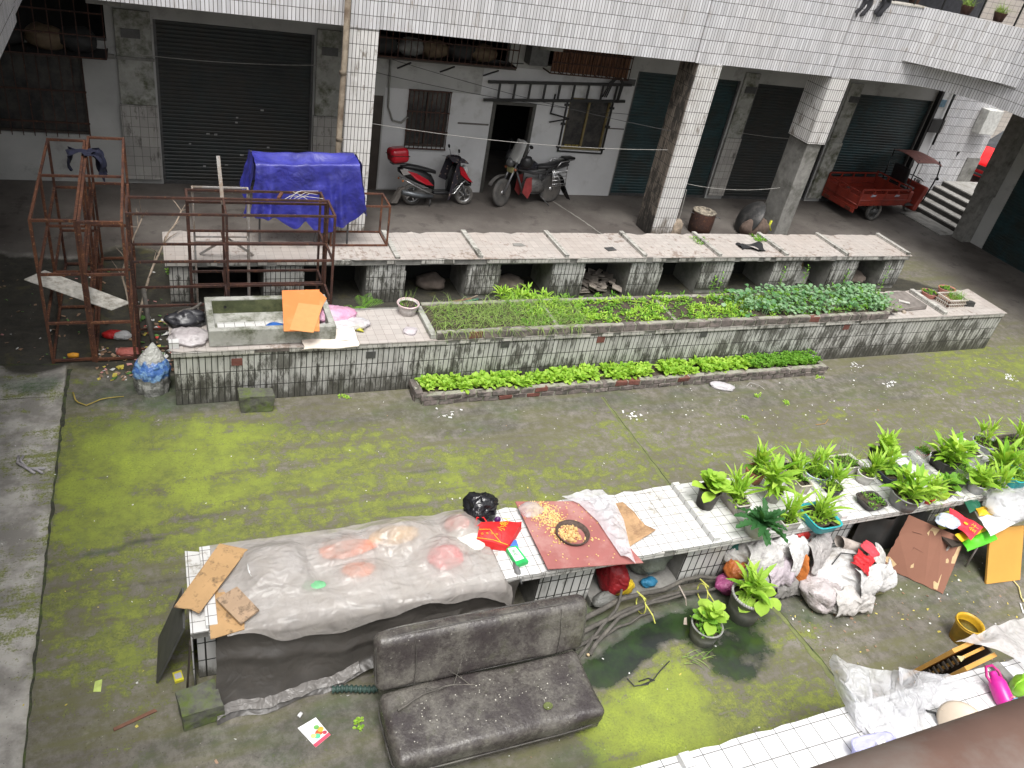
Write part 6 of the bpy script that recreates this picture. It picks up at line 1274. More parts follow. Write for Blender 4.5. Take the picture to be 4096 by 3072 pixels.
# ------------------------------------------------------------------ goods on the middle block, left part
om = plain('orange_card', (.62, .21, .06), .7, var=.06, scale=2, dirt=(.66, .30, .12), damt=.4, dscale=1.5)
sheet('cardboard', [(609, 628), (690, 626), (690, 716), (613, 716)], 1.14, .006, om, 'orange cardboard sheet leaning over the right rim of the basin', 'cardboard', tilt=.0)
sheet('cardboard', [(660, 626), (688, 628), (706, 645), (690, 672), (665, 660)], 1.125, .006, om, 'orange cardboard corner sticking out behind the other sheets', 'cardboard')
sheet('cardboard', [(645, 655), (697, 661), (677, 719), (625, 713)], 1.155, .006, plain('orange_card_light', (.64, .28, .10), .7, var=.06), 'lighter orange cardboard piece lying on top of the other two', 'cardboard')
pinkf = film('pink_film', (.85, .45, .65), .75, .25, (.85, .75, .82), .15)
for i, (x, y, z, rx, ry, rz, mt_, l) in enumerate(((722, 682, .97, .30, .20, .12, pinkf, 'pink and white plastic bags heaped right of the orange cardboard'), (745, 700, .93, .34, .13, .07, film('white_film_b', (.8, .78, .8), .8, .25), 'white plastic bag spread under the pink bags'))):
    p = G(x, y, z); tag(crumple(MB(), (p.x, p.y, z), rx, ry, rz, 130 + i, .35, n=36, m=22, zmin=.868).build('plastic_bag', mt_), l, 'bag')
p = G(712, 735, .9); mb = MB(); cream = plain('cream_paper', (.66, .60, .52), .7, var=.06); mb.surf(lambda u, v: (p.x - .38 + .76 * u, 9.62 + .34 * v, .90 + .05 * math.sin(math.pi * v) + .012 * math.sin(u * 9)), 24, 12); mb.surf(lambda u, v: (p.x - .38 + .76 * u + .02 * math.sin(v * 6), 9.62 - .10 * math.sin(math.pi * v * .9), .90 - .09 * v + .01 * math.sin(u * 8)), 24, 10)
tag(mb.build('paper_sack', cream), 'folded cream paper sack drooping over the front edge of the middle block', 'paper sack')
ban = plain('banana', (.42, .40, .04), .6, dirt=(.12, .10, .02), damt=.35, dscale=20); p = G(768, 712, .89); mb = MB()
for k, a in enumerate((-.6, .2, 1.1, 2.2, 3.4)): mb.tube([p, p + V(math.cos(a) * .07, math.sin(a) * .07, .02), p + V(math.cos(a) * .13, math.sin(a) * .11, -.005)], [.015, .024, .008], 7)
tag(mb.build('bananas', ban), 'small bunch of spotty yellow-green bananas beside the pink bags', 'bananas')
o = crumple(MB(), G(595, 704, .93), .12, .07, .03, 140, .4, n=18, m=12).build('blue_wrapper', plain('blue_wrap', (.03, .12, .4), .4)); tag(o, 'blue wrapper scrap on the basin floor against the cardboard', 'wrapper')
o = crumple(MB(), G(886, 715, .88), .10, .10, .04, 141, .4, n=18, m=12, zmin=.868).build('small_bag', film('sb', (.8, .75, .78), .5)); tag(o, 'small clear bag with a red strip near the divider of the middle block', 'bag')
blk = plain('black_bag_b', (.02, .02, .024), .35, dirt=(.3, .3, .28), damt=.33, dscale=6)
o = crumple(MB(), (.20, 10.28, .95), .24, .15, .11, 142, .45, 2.6, 34, 20, zmin=.868).build('black_bag', blk); tag(o, 'muddle of black and grey plastic bags at the left end of the middle block', 'bag')
o = crumple(MB(), (.22, 9.88, .91), .23, .2, .07, 143, .4, 2.6, 36, 20, zmin=.868).build('clear_bag', film('cb2', (.72, .68, .68), .75, .2, (.4, .35, .36), .15)); tag(o, 'dusty clear plastic bag spread left of the basin', 'bag')
branch([(-.02, 10.25, .98), (.25, 10.33, 1.06), (.42, 10.42, 1.12)], .03, bark2, 'log', 'dark stick lying over the black bags at the left end', 'stick', seed=9)
# rubbish bag on the ground and litter
m, nt, out = newmat('printed_clear_bag'); P = coords(nt, 'pos'); z_ = nd(nt, 'SeparateXYZ', None, Vector=P).outputs[2]; nn = nzn(nt, P, 6, 4, .6); hh = mth(nt, 'ADD', z_, mth(nt, 'MULTIPLY', mth(nt, 'SUBTRACT', nn, .5), .35))
c = mix(nt, ramp(nt, nzn(nt, P, 9, 5, .7), .4, .6), (.14, .14, .13), (.36, .36, .34)); c = mix(nt, ramp(nt, hh, .25, .28), c, mix(nt, ramp(nt, nzn(nt, P, 11, 3), .45, .55), (.07, .17, .46), (.22, .38, .62))); c = mix(nt, ramp(nt, hh, .47, .50), c, (.46, .46, .43))
bsdf(nt, out, c, .35, 0, creases(nt, P, 4.), .6, .04)
def bagf(u, v):
    a = u * 2 * math.pi; z = .74 * v; r_ = .215 * (1 - .12 * (1 - v) ** 3) if v < .45 else .215 * (1 - ((v - .45) / .55) ** 1.25 * .97); k = V(math.cos(a) * 1.2, math.sin(a) * 1.2, v * 1.6 + 5)
    r_ *= 1 + .35 * (.3 - abs(nz(k, 1.8))) + .16 * (.3 - abs(nz(k, 4.2))); return (-.29 + r_ * math.cos(a) * 1.05 + .05 * v * v, 10.0 + r_ * .85 * math.sin(a) + .05 * v, z)
tag(MB().surf(bagf, 56, 40).build('rubbish_bag', m), 'peaked clear rubbish bag with blue printing against the left end of the middle block', 'bag')
lc = [plain('lit%d' % i, c_, .6) for i, c_ in enumerate(((.6, .6, .58), (.55, .06, .05), (.5, .42, .08), (.25, .16, .10), (.45, .22, .20), (.10, .22, .05)))]
mb = MB(); random.seed(55)
def bit(mb, x, y, s_, mi, z=.006, flat=.35):
    mb.cbox(T(x, y, z + s_ * .15) @ RZ(rnd(0, 180)) @ RX(rnd(-25, 25)) @ RY(rnd(-25, 25)), s_, s_ * rnd(.3, .8), s_ * .12, mi=mi, jit=s_ * flat * .4)
for k in range(150):
    x = -.9 + rnd(-.1, 1) * .95; y = 10.62 + rnd(-.35, .5)
    bit(mb, x, y, rnd(.02, .08), random.choice((0, 3, 3, 3, 2, 4, 5)), .01)
for k in range(110): bit(mb, rnd(-3.2, .3), rnd(10.8, 13.6), rnd(.02, .06), random.choice((0, 3, 3, 3, 3, 5, 5, 3, 4)), .01)
for k in range(70): bit(mb, rnd(-.45, .35), rnd(10.75, 12.0), rnd(.03, .10), random.choice((0, 0, 2, 1, 3, 5)), .015)
tag(mb.build('litter', lc), 'scattered scraps of peel, paper and leaves on the dirt by the rusty frames', 'litter', kind='stuff')
mb = MB()
for k in range(430):
    x = rnd(-2.6, 17); y = rnd(3.2, 9.4)
    if 5.0 < y < 6.1 and x > -.05: continue
    bit(mb, x, y, rnd(.008, .022) * (1.6 if random.random() < .07 else 1), random.choice((0, 0, 0, 0, 0, 2, 3)), .002)
for k in range(120): bit(mb, rnd(7, 17), rnd(7.8, 9.3), rnd(.01, .025), 0, .002)
for (cx_, cy_, n) in ((12.2, 8.7, 16), (15.3, 8.55, 24), (6.6, 8.45, 14), (11.9, 9.4, 14), (3.6, 8.9, 10)):
    for k in range(n): bit(mb, cx_ + random.gauss(0, .12), cy_ + random.gauss(0, .07), rnd(.02, .05), 0, .002)
for k in range(240): bit(mb, rnd(6.6, 10.5), rnd(3.0, 4.9), rnd(.01, .035), random.choice((3, 0, 3, 2)), .002)
tag(mb.build('crumbs', lc), 'tiny pale flakes and crumbs strewn over the yard floor', 'litter', kind='stuff')
def lsack(x, y, z, rx, ry, rz, c_, l, s_, **k): return sack(x, y, z, rx, ry, rz, c_, l, s_, name='wrapper', cat='wrapper', **k)
p = G(255, 735 - 6, .03); 
p = G(243, 722, .05); lsack(p.x, p.y, .05, .12, .08, .05, (.55, .02, .02), 'red crumpled wrapper inside the second tall frame', 160); p = G(264, 724, .05); lsack(p.x, p.y, .05, .11, .09, .05, (.5, .5, .5), 'grey white wad of plastic beside the red wrapper', 161)
p = G(158, 768, .04); o = MB().tube([p + V(-.07, 0, 0), p + V(0, .01, 0), p + V(.07, 0, 0)], [.03, .042, .03], 10).build('corn_cob', plain('orange_cob', (.62, .28, .02), .6)); tag(o, 'orange piece of fruit lying inside the leftmost frame', 'fruit')
p = G(340, 797, .04); lsack(p.x, p.y, .05, .14, .09, .06, (.5, .5, .5), 'white tissue wad at the bottom of the rubbish bag', 162)
p = G(278, 760, .03); lsack(p.x, p.y, .03, .14, .09, .04, (.35, .10, .08), 'pinkish red scraps near the foot of the second frame', 163, amp=.6)
p = G(1560, 834, .03); o = crumple(MB(), (p.x, p.y, .03), .22, .10, .05, 164, .3, n=24, m=14, zmin=.003, M=RZ(-25)).build('clear_bag', film('cb3', (.75, .73, .75), .7)); tag(o, 'clear plastic bag lying on the ground before the low bed', 'bag')
branch([G(158, 848, .02), G(165, 868, .03), G(185, 876, .02), G(225, 860, .02), G(268, 856, .02)], .010, plain('yellow_stalk', (.35, .27, .06), .8), 'stalk', 'bent yellow dry stalk on the moss below the frames', 'stalk', seed=2)
branch([G(1612, 835, .02), G(1620, 826, .05), G(1640, 832, .05), G(1652, 842, .02)], .006, M['wire'], 'loop_of_string', 'curved pale stem on the ground before the low bed', 'stem', seed=4)
branch([G(1762, 918, .01), G(1782, 915, .02), G(1790, 905, .01)], .006, plain('yellow_stalk2', (.35, .2, .06), .8), 'stalk', 'small orange dry stalk out on the yard floor', 'stalk', seed=6)
o = MB().cbox(T(*G(292, 1555, .01)) @ RZ(18), .36, .035, .012, jit=.006).build('wood_splinter', plain('brown_wood', (.17, .08, .05), .8)); tag(o, 'thin brown wood splinter on the ground at bottom left', 'wood piece')
o = MB().cbox(T(*G(212, 1482, .006)) @ RZ(80), .12, .06, .004, jit=.01).build('paper_scrap', plain('pale_green_paper', (.45, .55, .15), .7)); tag(o, 'pale green paper scrap on the ground at bottom left', 'paper')
mb = MB()
for pts in ([(40, 985), (38, 1000), (55, 1010), (75, 1022)], [(50, 985), (44, 995), (60, 1012), (97, 1012)], [(58, 1010), (80, 1015), (92, 1022)]): mb.tube([G(x, y, .02) for x, y in pts], .016, 6)
tag(mb.build('plastic_strips', plain('pale_strip', (.36, .34, .35), .6)), 'twisted pale plastic strips on the ground at the left edge', 'strips')
# printed card, white cap, yellow pack
cd_ = thing('printed_leaflet', G(678, 1582, 0), 'white leaflet printed with colourful fruit lying left of the sofa', 'leaflet')
q_ = [G(643, 1573, .008), G(682, 1550, .008), G(714, 1588, .008), G(682, 1615, .008)]
MB().prism(q_, (0, 0, .003)).build('paper', plain('white_paper', (.75, .75, .74), .6), cd_)
def cq(s_, t_): return q_[0].lerp(q_[1], s_).lerp(q_[3].lerp(q_[2], s_), t_) + U * .0042
MB().prism([cq(0, .86), cq(1, .86), cq(1, 1), cq(0, 1)], (0, 0, .001)).build('red_band', plain('pink_red', (.65, .07, .12), .5), cd_)
for i, (s_, t_, r_, c_) in enumerate(((.62, .62, .035, (.6, .1, .03)), (.8, .55, .03, (.65, .4, .05)), (.45, .7, .03, (.1, .45, .25)), (.7, .38, .026, (.15, .4, .1)), (.3, .6, .026, (.7, .6, .2)), (.85, .76, .022, (.4, .05, .08)))):
    pc = cq(s_, t_); MB().prism([pc + V(r_ * math.cos(a), r_ * math.sin(a) * .9, 0.0002 * i) for a in np.linspace(0, 5.5, 8)], (0, 0, .0006)).build('printed_fruit', plain('print%d' % i, c_, .5), cd_)
o = MB().tube([G(645, 1548, .02), G(651, 1540, .02)], .018, 10).build('loose_cap', plain('white_cap', (.7, .7, .7))); tag(o, 'small white cap on the ground above the printed leaflet', 'cap')
yp = thing('cigarette_pack', G(385, 1462, 0), 'small yellow and grey packet on the ground by the leaning dark board', 'packet'); p = G(385, 1462, .02)
MB().cbox(T(*p) @ RZ(10), .08, .11, .03).build('pack', plain('yellow_pack', (.55, .5, .03)), yp); MB().cbox(T(p.x, p.y, .037) @ RZ(10), .06, .06, .003).build('label_panel', plain('grey_panel', (.35, .35, .4)), yp)
mb = MB()
for pts in ([(1355, 1465), (1370, 1482), (1400, 1478), (1405, 1470)], [(1385, 1480), (1410, 1470), (1425, 1450), (1446, 1428)], [(1380, 1472), (1400, 1465), (1415, 1470)]): mb.tube([G(x, y, .02) for x, y in pts], .007, 5)
tag(mb.build('tangled_line', M['blackwire']), 'tangled black cord on the moss right of the sofa', 'cord')
o = MB().cbox(T(*G(1480, 1342, .008)) @ RZ(60), .10, .03, .004, jit=.008).build('paper_scrap', plain('pale_pink_scrap', (.6, .5, .42))); tag(o, 'pale torn scrap on bare ground right of the pots', 'scrap')
# ------------------------------------------------------------------ right side: cardboard, boards, bags, bucket
cbm = plain('brown_cardboard', (.215, .095, .06), .8, var=.08, scale=2); torn = plain('torn_card', (.50, .36, .20), .9, var=.15, scale=20)
def gz(x, y, z): return G(x, y, z)
cbx = thing('cardboard', (8.7, 4.6, 0), 'large sheet of dark brown cardboard leaning on the front counter', 'cardboard')
A0, A1, A2, A3 = G(1905, 1222, .02), G(1963, 1112, .70), G(2085, 1165, .62), G(2037, 1283, .01)
nrm = (A1 - A0).cross(A3 - A0).normalized(); nrm = nrm if nrm.y < 0 else -nrm
def cp_(s_, t_, o_=0): return A0.lerp(A3, s_).lerp(A1.lerp(A2, s_), t_) + nrm * o_
edge = []
for k in range(21): edge.append((k / 20, 0 + .006 * math.sin(k * 5)))
for k in range(1, 21): edge.append((1 - .012 * abs(nz((k, 2, 0), .9)), k / 20))
for k in range(1, 21): edge.append((1 - k / 20, 1))
for k in range(1, 20): edge.append((.03 * abs(nz((k, 7, 0), 1.3)), 1 - k / 20))
MB().prism([cp_(s_, t_) for s_, t_ in edge], -nrm * .012).build('panel', cbm, cbx)
for i, (lst) in enumerate(([(.44, .97), (.56, .98), (.52, .80), (.49, .66), (.46, .78), (.40, .84)], [(.98, .9), (.99, .55), (.86, .50), (.84, .56), (.93, .66), (.94, .86)], [(.0, .10), (.16, .06), (.19, .13), (.05, .20), (-.01, .18)], [(.84, .02), (.9, .02), (.87, .3), (.84, .2), (.80, .12)], [(.40, .17), (.44, .2), (.42, .27), (.39, .22)], [(.50, .60), (.53, .58), (.515, .50), (.49, .53)])):
    MB().prism([cp_(s_, t_, .004) for s_, t_ in lst], -nrm * .0035).build('torn_patch', torn, cbx)
for (a, b_, c1, d1) in ((.18, .76, .33, .78), (.30, .52, .50, .50), (.32, .52, .20, .13), (.58, .96, .47, .52)):
    MB().beam(cp_(a, b_, .003), cp_(c1, d1, .003), .006, .002).build('crease', plain('crease', (.12, .05, .035)), cbx)
for k in (1, 2, 3): MB().prism([cp_(.3, 1 - .01, -.013 * k), cp_(1.0 - .01 * k, .995, -.013 * k), cp_(.99, .55, -.013 * k), cp_(.4, .6, -.013 * k)], -nrm * .006).build('inner_panel', torn, cbx)
yb = thing('yellow_board', (9.7, 4.4, 0), 'yellow varnished cupboard door propped upright at the right edge', 'board'); B0, B1, B3 = G(2131, 1262, .01), G(2140, 1142, .62), G(2204, 1253, .01); B2 = B1 + (B3 - B0)
n2 = (B1 - B0).cross(B3 - B0).normalized(); n2 = n2 if n2.y < 0 else -n2
ym = plain('yellow_varnish', (.52, .27, .05), .35, var=.10, scale=1.2); MB().prism([B0, B1, B2, B3], -n2 * .035).build('panel', ym, yb, mod=.004)
sack(9.08, 4.78, .80, .16, .12, .03, (.45, .5, .62), 'bluish clear bag on the counter corner above the bags', 170, rough=.3)
g2 = 'empty bags piled beside the brown cardboard'
def flatbag(name, q2, z, th, c_, l, seed, bulge=.04, rough=.4):
    q2 = [G(x, y, z) for x, y in q2]
    def f_(u, v):
        p = q2[0].lerp(q2[1], u).lerp(q2[3].lerp(q2[2], u), v); s_ = (math.sin(math.pi * u) * math.sin(math.pi * v)) ** .5; p.z += bulge * s_ * (1 - 1.3 * abs(nz(p + V(seed, 0, 0), 5))) + .02 * nz(p + V(0, seed, 0), 8); return p
    mb = MB(); mb.surf(f_, 26, 22); mb.surf(lambda u, v: f_(u, v) - V(0, 0, .006 + 1.6 * th * (math.sin(math.pi * u) * math.sin(math.pi * v)) ** .5), 26, 22); o_ = mb.build(name, plain('fb%d' % seed, c_, rough, var=.08, bs=.2)); tag(o_, l, 'bag'); return o_, f_
flatbag('green_bag', [(2075, 1165), (2140, 1140), (2155, 1165), (2090, 1192)], .60, .05, (.10, .50, .03), 'bright green plastic bag under the red packet', 171, .07)
flatbag('yellow_bag', [(2062, 1155), (2120, 1132), (2132, 1145), (2078, 1170)], .66, .03, (.62, .45, .02), 'yellow bag showing between the red packet and the green bag', 172, .05)
flatbag('sack', [(2020, 1112), (2060, 1098), (2072, 1135), (2030, 1145)], .62, .06, (.38, .42, .05), 'lime and black sack with an open mouth beside the cardboard top', 173, .07)
rp, rpf = flatbag('red_packet', [(2051, 1098), (2125, 1138), (2098, 1166), (2053, 1124)], .74, .02, (.68, .035, .06), 'red seed packet with gold characters on the pile of bags', 174, .03)
textm('千金', .10, gold, rp, basis(rpf(.84, .5) + V(0, 0, .02), rpf(.9, .9) - rpf(.9, .1), rpf(.5, .5) - rpf(.9, .5)))
MB().prism([rpf(.55, .6) + V(.028 * math.cos(a), .028 * math.sin(a), .012) for a in np.linspace(0, 5.8, 12)], (0, 0, .001)).build('gold_disc', gold, rp)
flatbag('dark_green_bag', [(2082, 1085), (2108, 1072), (2122, 1098), (2095, 1108)], .78, .03, (.015, .10, .06), 'dark green and white packet behind the red packet', 175, .04)
flatbag('yellow_packet', [(2108, 1098), (2140, 1090), (2150, 1112), (2115, 1115)], .80, .02, (.70, .42, .02), 'yellow packet with a black edge beside the dark green packet', 176, .04)
flatbag('white_bag', [(2105, 1105), (2190, 1085), (2205, 1125), (2140, 1158)], .76, .05, (.70, .70, .71), 'white printed carrier bag at the top of the pile of bags', 177, .09)
clearr = film('clear_heap', (.76, .76, .78), .45, .12, (.6, .6, .62), .2)
p = G(2190, 1090, .85); o = crumple(MB(), (p.x, p.y, .85), .42, .25, .13, 178, .4, n=44, m=26).build('clear_sheet', clearr); tag(o, 'heap of clear plastic sheeting at the right edge above the yellow board', 'plastic sheet')
stl = thing('stool', (9.4, 4.75, 0), 'metal legged stool hidden beneath the pile of bags', 'stool')
MB().box(9.05, 9.75, 4.55, 5.0, .55, .58).build('seat', M['darkwood'], stl)
for x, y in ((9.1, 4.6), (9.7, 4.6), (9.1, 4.95), (9.7, 4.95)): MB().tube([(x, y, .55), (x + (x - 9.4) * .15, y, .0)], .014, 6).build('leg', plain('dull_leg', (.3, .27, .25)), stl)
# yellow bucket
bu = thing('bucket', G(2095, 1390, 0), 'yellow plastic bucket of murky water standing at the right', 'bucket'); p = G(2097, 1345, .30)
MB().lathe(T(p.x, p.y, 0), [(.12, 0), (.15, .28), (.165, .285), (.165, .30), (.150, .30), (.142, .26), (.118, .02), (.001, .015)], 32).build('tub', plain('ochre_plastic', (.50, .30, .02), .4, dirt=(.45, .10, .02), damt=.35, dscale=4), bu)
MB().lathe(T(p.x, p.y, .20), [(.136, 0), (.001, .0005)], 28).build('water', plain('murky_water', (.10, .09, .03), .08), bu); MB().torus(T(p.x, p.y, .27), .163, .006, 30, 6).build('rim', plain('ochre_rim', (.45, .26, .02)), bu)
mb = MB(); mb.tube([G(2190, 1255, .02), G(2201, 1268, .02), G(2206, 1290, .02), G(2212, 1300, .02)], .009, 5); tag(mb.build('yellow_ribbon', plain('pale_yellow_ribbon', (.6, .55, .25))), 'pale yellow ribbon on the ground below the yellow board', 'ribbon')
mb = MB(); mb.beam(G(2204, 1303, .01), G(2211, 1325, .01), .02, .006); tag(mb.build('white_strip', plain('white_strip', (.6, .6, .6))), 'white strip on the ground near the right edge', 'strip')
# wooden drawer leaning on the nearest counter
dr = thing('drawer', (6.9, 3.05, 0), 'yellow wooden drawer case leaning against the nearest counter', 'drawer')
D = {k: G(x, y, z) for k, (x, y, z) in dict(a=(2056, 1402, .84), b=(2115, 1375, .84), c=(2083, 1440, .84), d=(2150, 1412, .84), e=(1985, 1440, .35), f=(2020, 1458, .35)).items()}
dn = (D['e'] - D['a']).normalized(); sidev = (D['b'] - D['a']) * 1.1
ym2 = plain('drawer_wood', (.55, .29, .07), .45, var=.12, scale=2.5)
dep = dn * 1.0
for (k, th_) in (('a', 0), ('c', 0)):
    p0 = D[k]; MB().prism([p0, p0 + sidev, p0 + sidev + dep, p0 + dep], (D['c'] - D['a']).normalized() * .05).build('side_panel', ym2, dr, mod=.002)
pm = D['a'].lerp(D['c'], .5); MB().prism([pm + sidev * .05, pm + sidev * .82, pm + sidev * .82 + dep * .9, pm + sidev * .05 + dep * .9], (D['c'] - D['a']).normalized() * .035).build('inner_panel', ym2, dr)
gap = (D['c'] - D['a']); MB().prism([D['a'] + sidev * .9 + gap * .16, D['a'] + sidev * .95 + gap * .16, D['a'] + sidev * .95 + gap * .16 + dep, D['a'] + sidev * .9 + gap * .16 + dep], gap * .8).build('back_panel', M['darkwood'], dr)
rackp = MB()
for k in range(12): q0 = D['a'] + gap * .35 + dep * (.06 + .075 * k) + sidev * .02; rackp.beam(q0, q0 + gap * .42, .018, .03)
rackp.build('rack_strip', M['darkwood'], dr)
MB().prism([D['a'] + gap * .4, D['a'] + gap * .75, D['a'] + gap * .7 + sidev * .1 + U * .05], (0, 0, .004)).build('torn_tape', plain('tape', (.6, .55, .3)), dr)
# plastic over the drawer
def pf2(u, v):
    a0 = G(2065, 1385, .90); a1 = G(2212, 1335, .95); b0_ = G(2085, 1385, .88); b1 = G(2230, 1450, .9)
    p = a0.lerp(a1, u).lerp(b0_.lerp(b1, u), v); p.z += .08 * math.sin(math.pi * u) * (1 - 1.5 * abs(nz(p, 4))) + .03 * nz(p, 7); return p
tag(MB().surf(pf2, 50, 40).build('plastic_sheet', film('clear_sheet2', (.72, .70, .70), .62, .2, (.6, .55, .55), .15)), 'clear plastic sheet draped over the yellow wooden drawer', 'plastic sheet')
# big clear plastic on the nearest counter
pm2 = film('white_clear_sheet', (.74, .74, .76), .42, .14, (.66, .67, .70), .24, 3., .7)
ridge = [G(1805, 1413, 1.32), G(1830, 1432, 1.2), G(1880, 1445, 1.15), G(1930, 1450, 1.1), G(1945, 1442, 1.25), G(1990, 1450, 1.05), G(2040, 1462, .9)]
foot = [G(1802, 1480, .9), G(1850, 1570, .85), G(1900, 1610, .85), G(1930, 1640, .84), G(1985, 1618, .84), G(2000, 1540, .84), G(2040, 1475, .84)]
def bigp(u, v):
    t_ = u * 5.999; k = int(t_); f_ = t_ - k; f2 = f_ * f_ * (3 - 2 * f_); a = ridge[k].lerp(ridge[k + 1], f2); b_ = foot[k].lerp(foot[k + 1], f2); p = a.lerp(b_, v)
    r1 = abs(nz((u * 9, v * 2.2, 1), 1.0)); r2 = abs(nz((u * 5, v * 7, 4), 1.0)); amp = math.sin(math.pi * min(1, v * 1.15 + .1)); p += V(.04, -.16, .07) * (r1 - .25) * amp * 1.3 + V(0, 0, .06) * (r2 - .2) * amp; p.z = max(p.z, .832 + .01 * r2 * 3); return p
tag(MB().surf(bigp, 120, 60).build('plastic_sheet', pm2), 'large clear crumpled plastic sheet standing up on the nearest counter', 'plastic sheet')
def flap(u, v):
    a = G(1803, 1415, 1.3).lerp(G(1860, 1600, .86), u); b_ = G(1845, 1500, .95).lerp(G(1850, 1560, .86), u); p = a.lerp(b_, v * .8) + V(.05 * nz((u * 4, v * 3, 0), 1), -.06 * math.sin(v * 3), 0); return p
def low(u, v):
    p = G(1930, 1560, .84).lerp(G(2150, 1480, .84), u).lerp(G(1990, 1450, .88).lerp(G(2050, 1455, .85), u), v); p.z = .834 + .05 * abs(nz((u * 5, v * 5, 2), 1.2)); return p
tag(MB().surf(low, 40, 24).build('plastic_sheet', film('thin_clear', (.8, .8, .82), .25, .1)), 'thin clear plastic lying flat on the tiles by the bigger sheet', 'plastic sheet')
# fan cover disc
fd = thing('pot_lid', G(2070, 1560, .83), 'large beige round lid propped up on the nearest counter', 'lid')
pc = G(2078, 1562, .95); Mx = basis(pc, G(2130, 1600, .95) - G(2030, 1530, .95), V(.15, .6, .55))
MB(Mx).lathe(Matrix.Identity(4), [(.215, 0), (.22, .006), (.20, .03), (.12, .055), (.001, .065)], 40, 1, .85).build('shell', plain('beige_shell', (.50, .42, .33), .5, var=.10, scale=2), fd)
MB(Mx).tube([(-.2, 0, .025), (0, .02, .068), (.2, 0, .028)], .008, 6).build('ridge', plain('beige_ridge', (.6, .5, .38)), fd)
o = MB().tube([G(1985, 1531, .84), G(2020, 1540, .85), G(2035, 1570, .85), G(2040, 1600, .85)], .012, 6).build('black_hose', M['blackwire']); tag(o, 'black hose curling beside the beige lid', 'hose')
# pink bottle, green bottle, hangers
pbm = plain('pink_plastic', (.52, .02, .26), .3, var=.05, bs=.02); pb = thing('pink_bottle', G(2165, 1500, .83), 'bright pink bottle-shaped container with a looped handle at the right edge', 'bottle')
q0, q1 = G(2145, 1455, .98), G(2178, 1530, .86); dd_ = (q1 - q0); L_ = dd_.length; Mx = T(*q0) @ dd_.to_track_quat('Z', 'Y').to_matrix().to_4x4()
MB(Mx).lathe(Matrix.Identity(4), [(.035, -.02), (.04, .0), (.04, .03), (.075, .07), (.085, .1), (.088, L_ * .8), (.07, L_), (.001, L_ + .01)], 28).build('body', pbm, pb)
MB(Mx).tube([(-.06, 0, .12), (-.09, 0, .02), (-.05, 0, -.07), (.03, 0, -.08), (.08, 0, -.02), (.08, 0, .08)], .014, 8).build('handle', plain('dark_pink', (.42, .01, .16), .4), pb)
gbt = thing('green_bottle', G(2205, 1475, .83), 'lime green plastic jug cut off by the right edge', 'jug'); p = G(2207, 1478, .95)
MB().lathe(T(p.x, p.y, .83), [(.07, 0), (.09, .05), (.09, .16), (.05, .22), (.045, .25), (.001, .25)], 24).build('body', plain('lime_plastic', (.22, .50, .03), .35), gbt); MB().tube([(p.x - .05, p.y, 1.05), (p.x - .12, p.y, 1.0), (p.x - .09, p.y, .88)], .012, 6).build('handle', plain('lime_plastic', (.22, .50, .03), .35), gbt)
hg = [plain('h%d' % i, c_, .4) for i, c_ in enumerate(((.7, .3, .2), (.1, .35, .5), (.6, .6, .6), (.6, .1, .2)))]
for k in range(6):
    p = G(2178 + k * 5, 1512 + k * 3, .95); mb = MB(); mb.tube([p + V(0, 0, -.08), p + V(.02, 0, .04), p + V(.05, -.01, .05), p + V(.07, -.02, 0), p + V(.05, -.03, -.06)], .004, 5, mi=0)
    o = mb.build('clothes_hanger', hg[k % 4]); tag(o, 'thin coloured plastic clothes hanger in the bunch beside the pink bottle', 'hanger', 'clothes hangers beside the pink bottle')
mb = MB()
for k in range(5): mb.tube([G(2130 + k * 3, 1545 - k * 3, .86), G(2150, 1530 + k * 4, .90), G(2185, 1540 - k * 4, .9), G(2212, 1530 + k * 5, .88)], .010, 6)
tag(mb.build('cable_coil', plain('brown_cable', (.05, .035, .03), .6)), 'dark brown cable coiled under the pink bottle', 'cable')
# pale blue tub
tb2 = thing('tub', G(1880, 1640, .83), 'translucent pale lilac plastic tub at the bottom edge', 'tub'); p = G(1900, 1625, .95)
MB().lathe(T(p.x, p.y - .02, .825) @ RZ(-4), [(.36, 0), (.43, .13), (.46, .135), (.46, .145), (.42, .143), (.35, .01), (.001, .008)], 44, .52, .40, 0, 6).build('shell', film('lilac', (.62, .62, .85), .8, .25, (.45, .45, .8), .1), tb2)
# rusty rail in front of the camera
rl = plain('brown_rail', (.125, .072, .054), .6, var=.22, scale=9, dirt=(.17, .135, .115), damt=.46, dscale=6)
ra, rb_ = V(.30, .19, 6.5), V(.80, .20, 6.49)
o = MB().tube([V(-.6, .165, 6.405), V(.2, .165, 6.426), V(1.2, .165, 6.452), V(2.4, .165, 6.483)], .055, 32).build('hand_rail', rl); tag(o, 'thick rusty brown rail crossing the bottom right corner', 'rail')
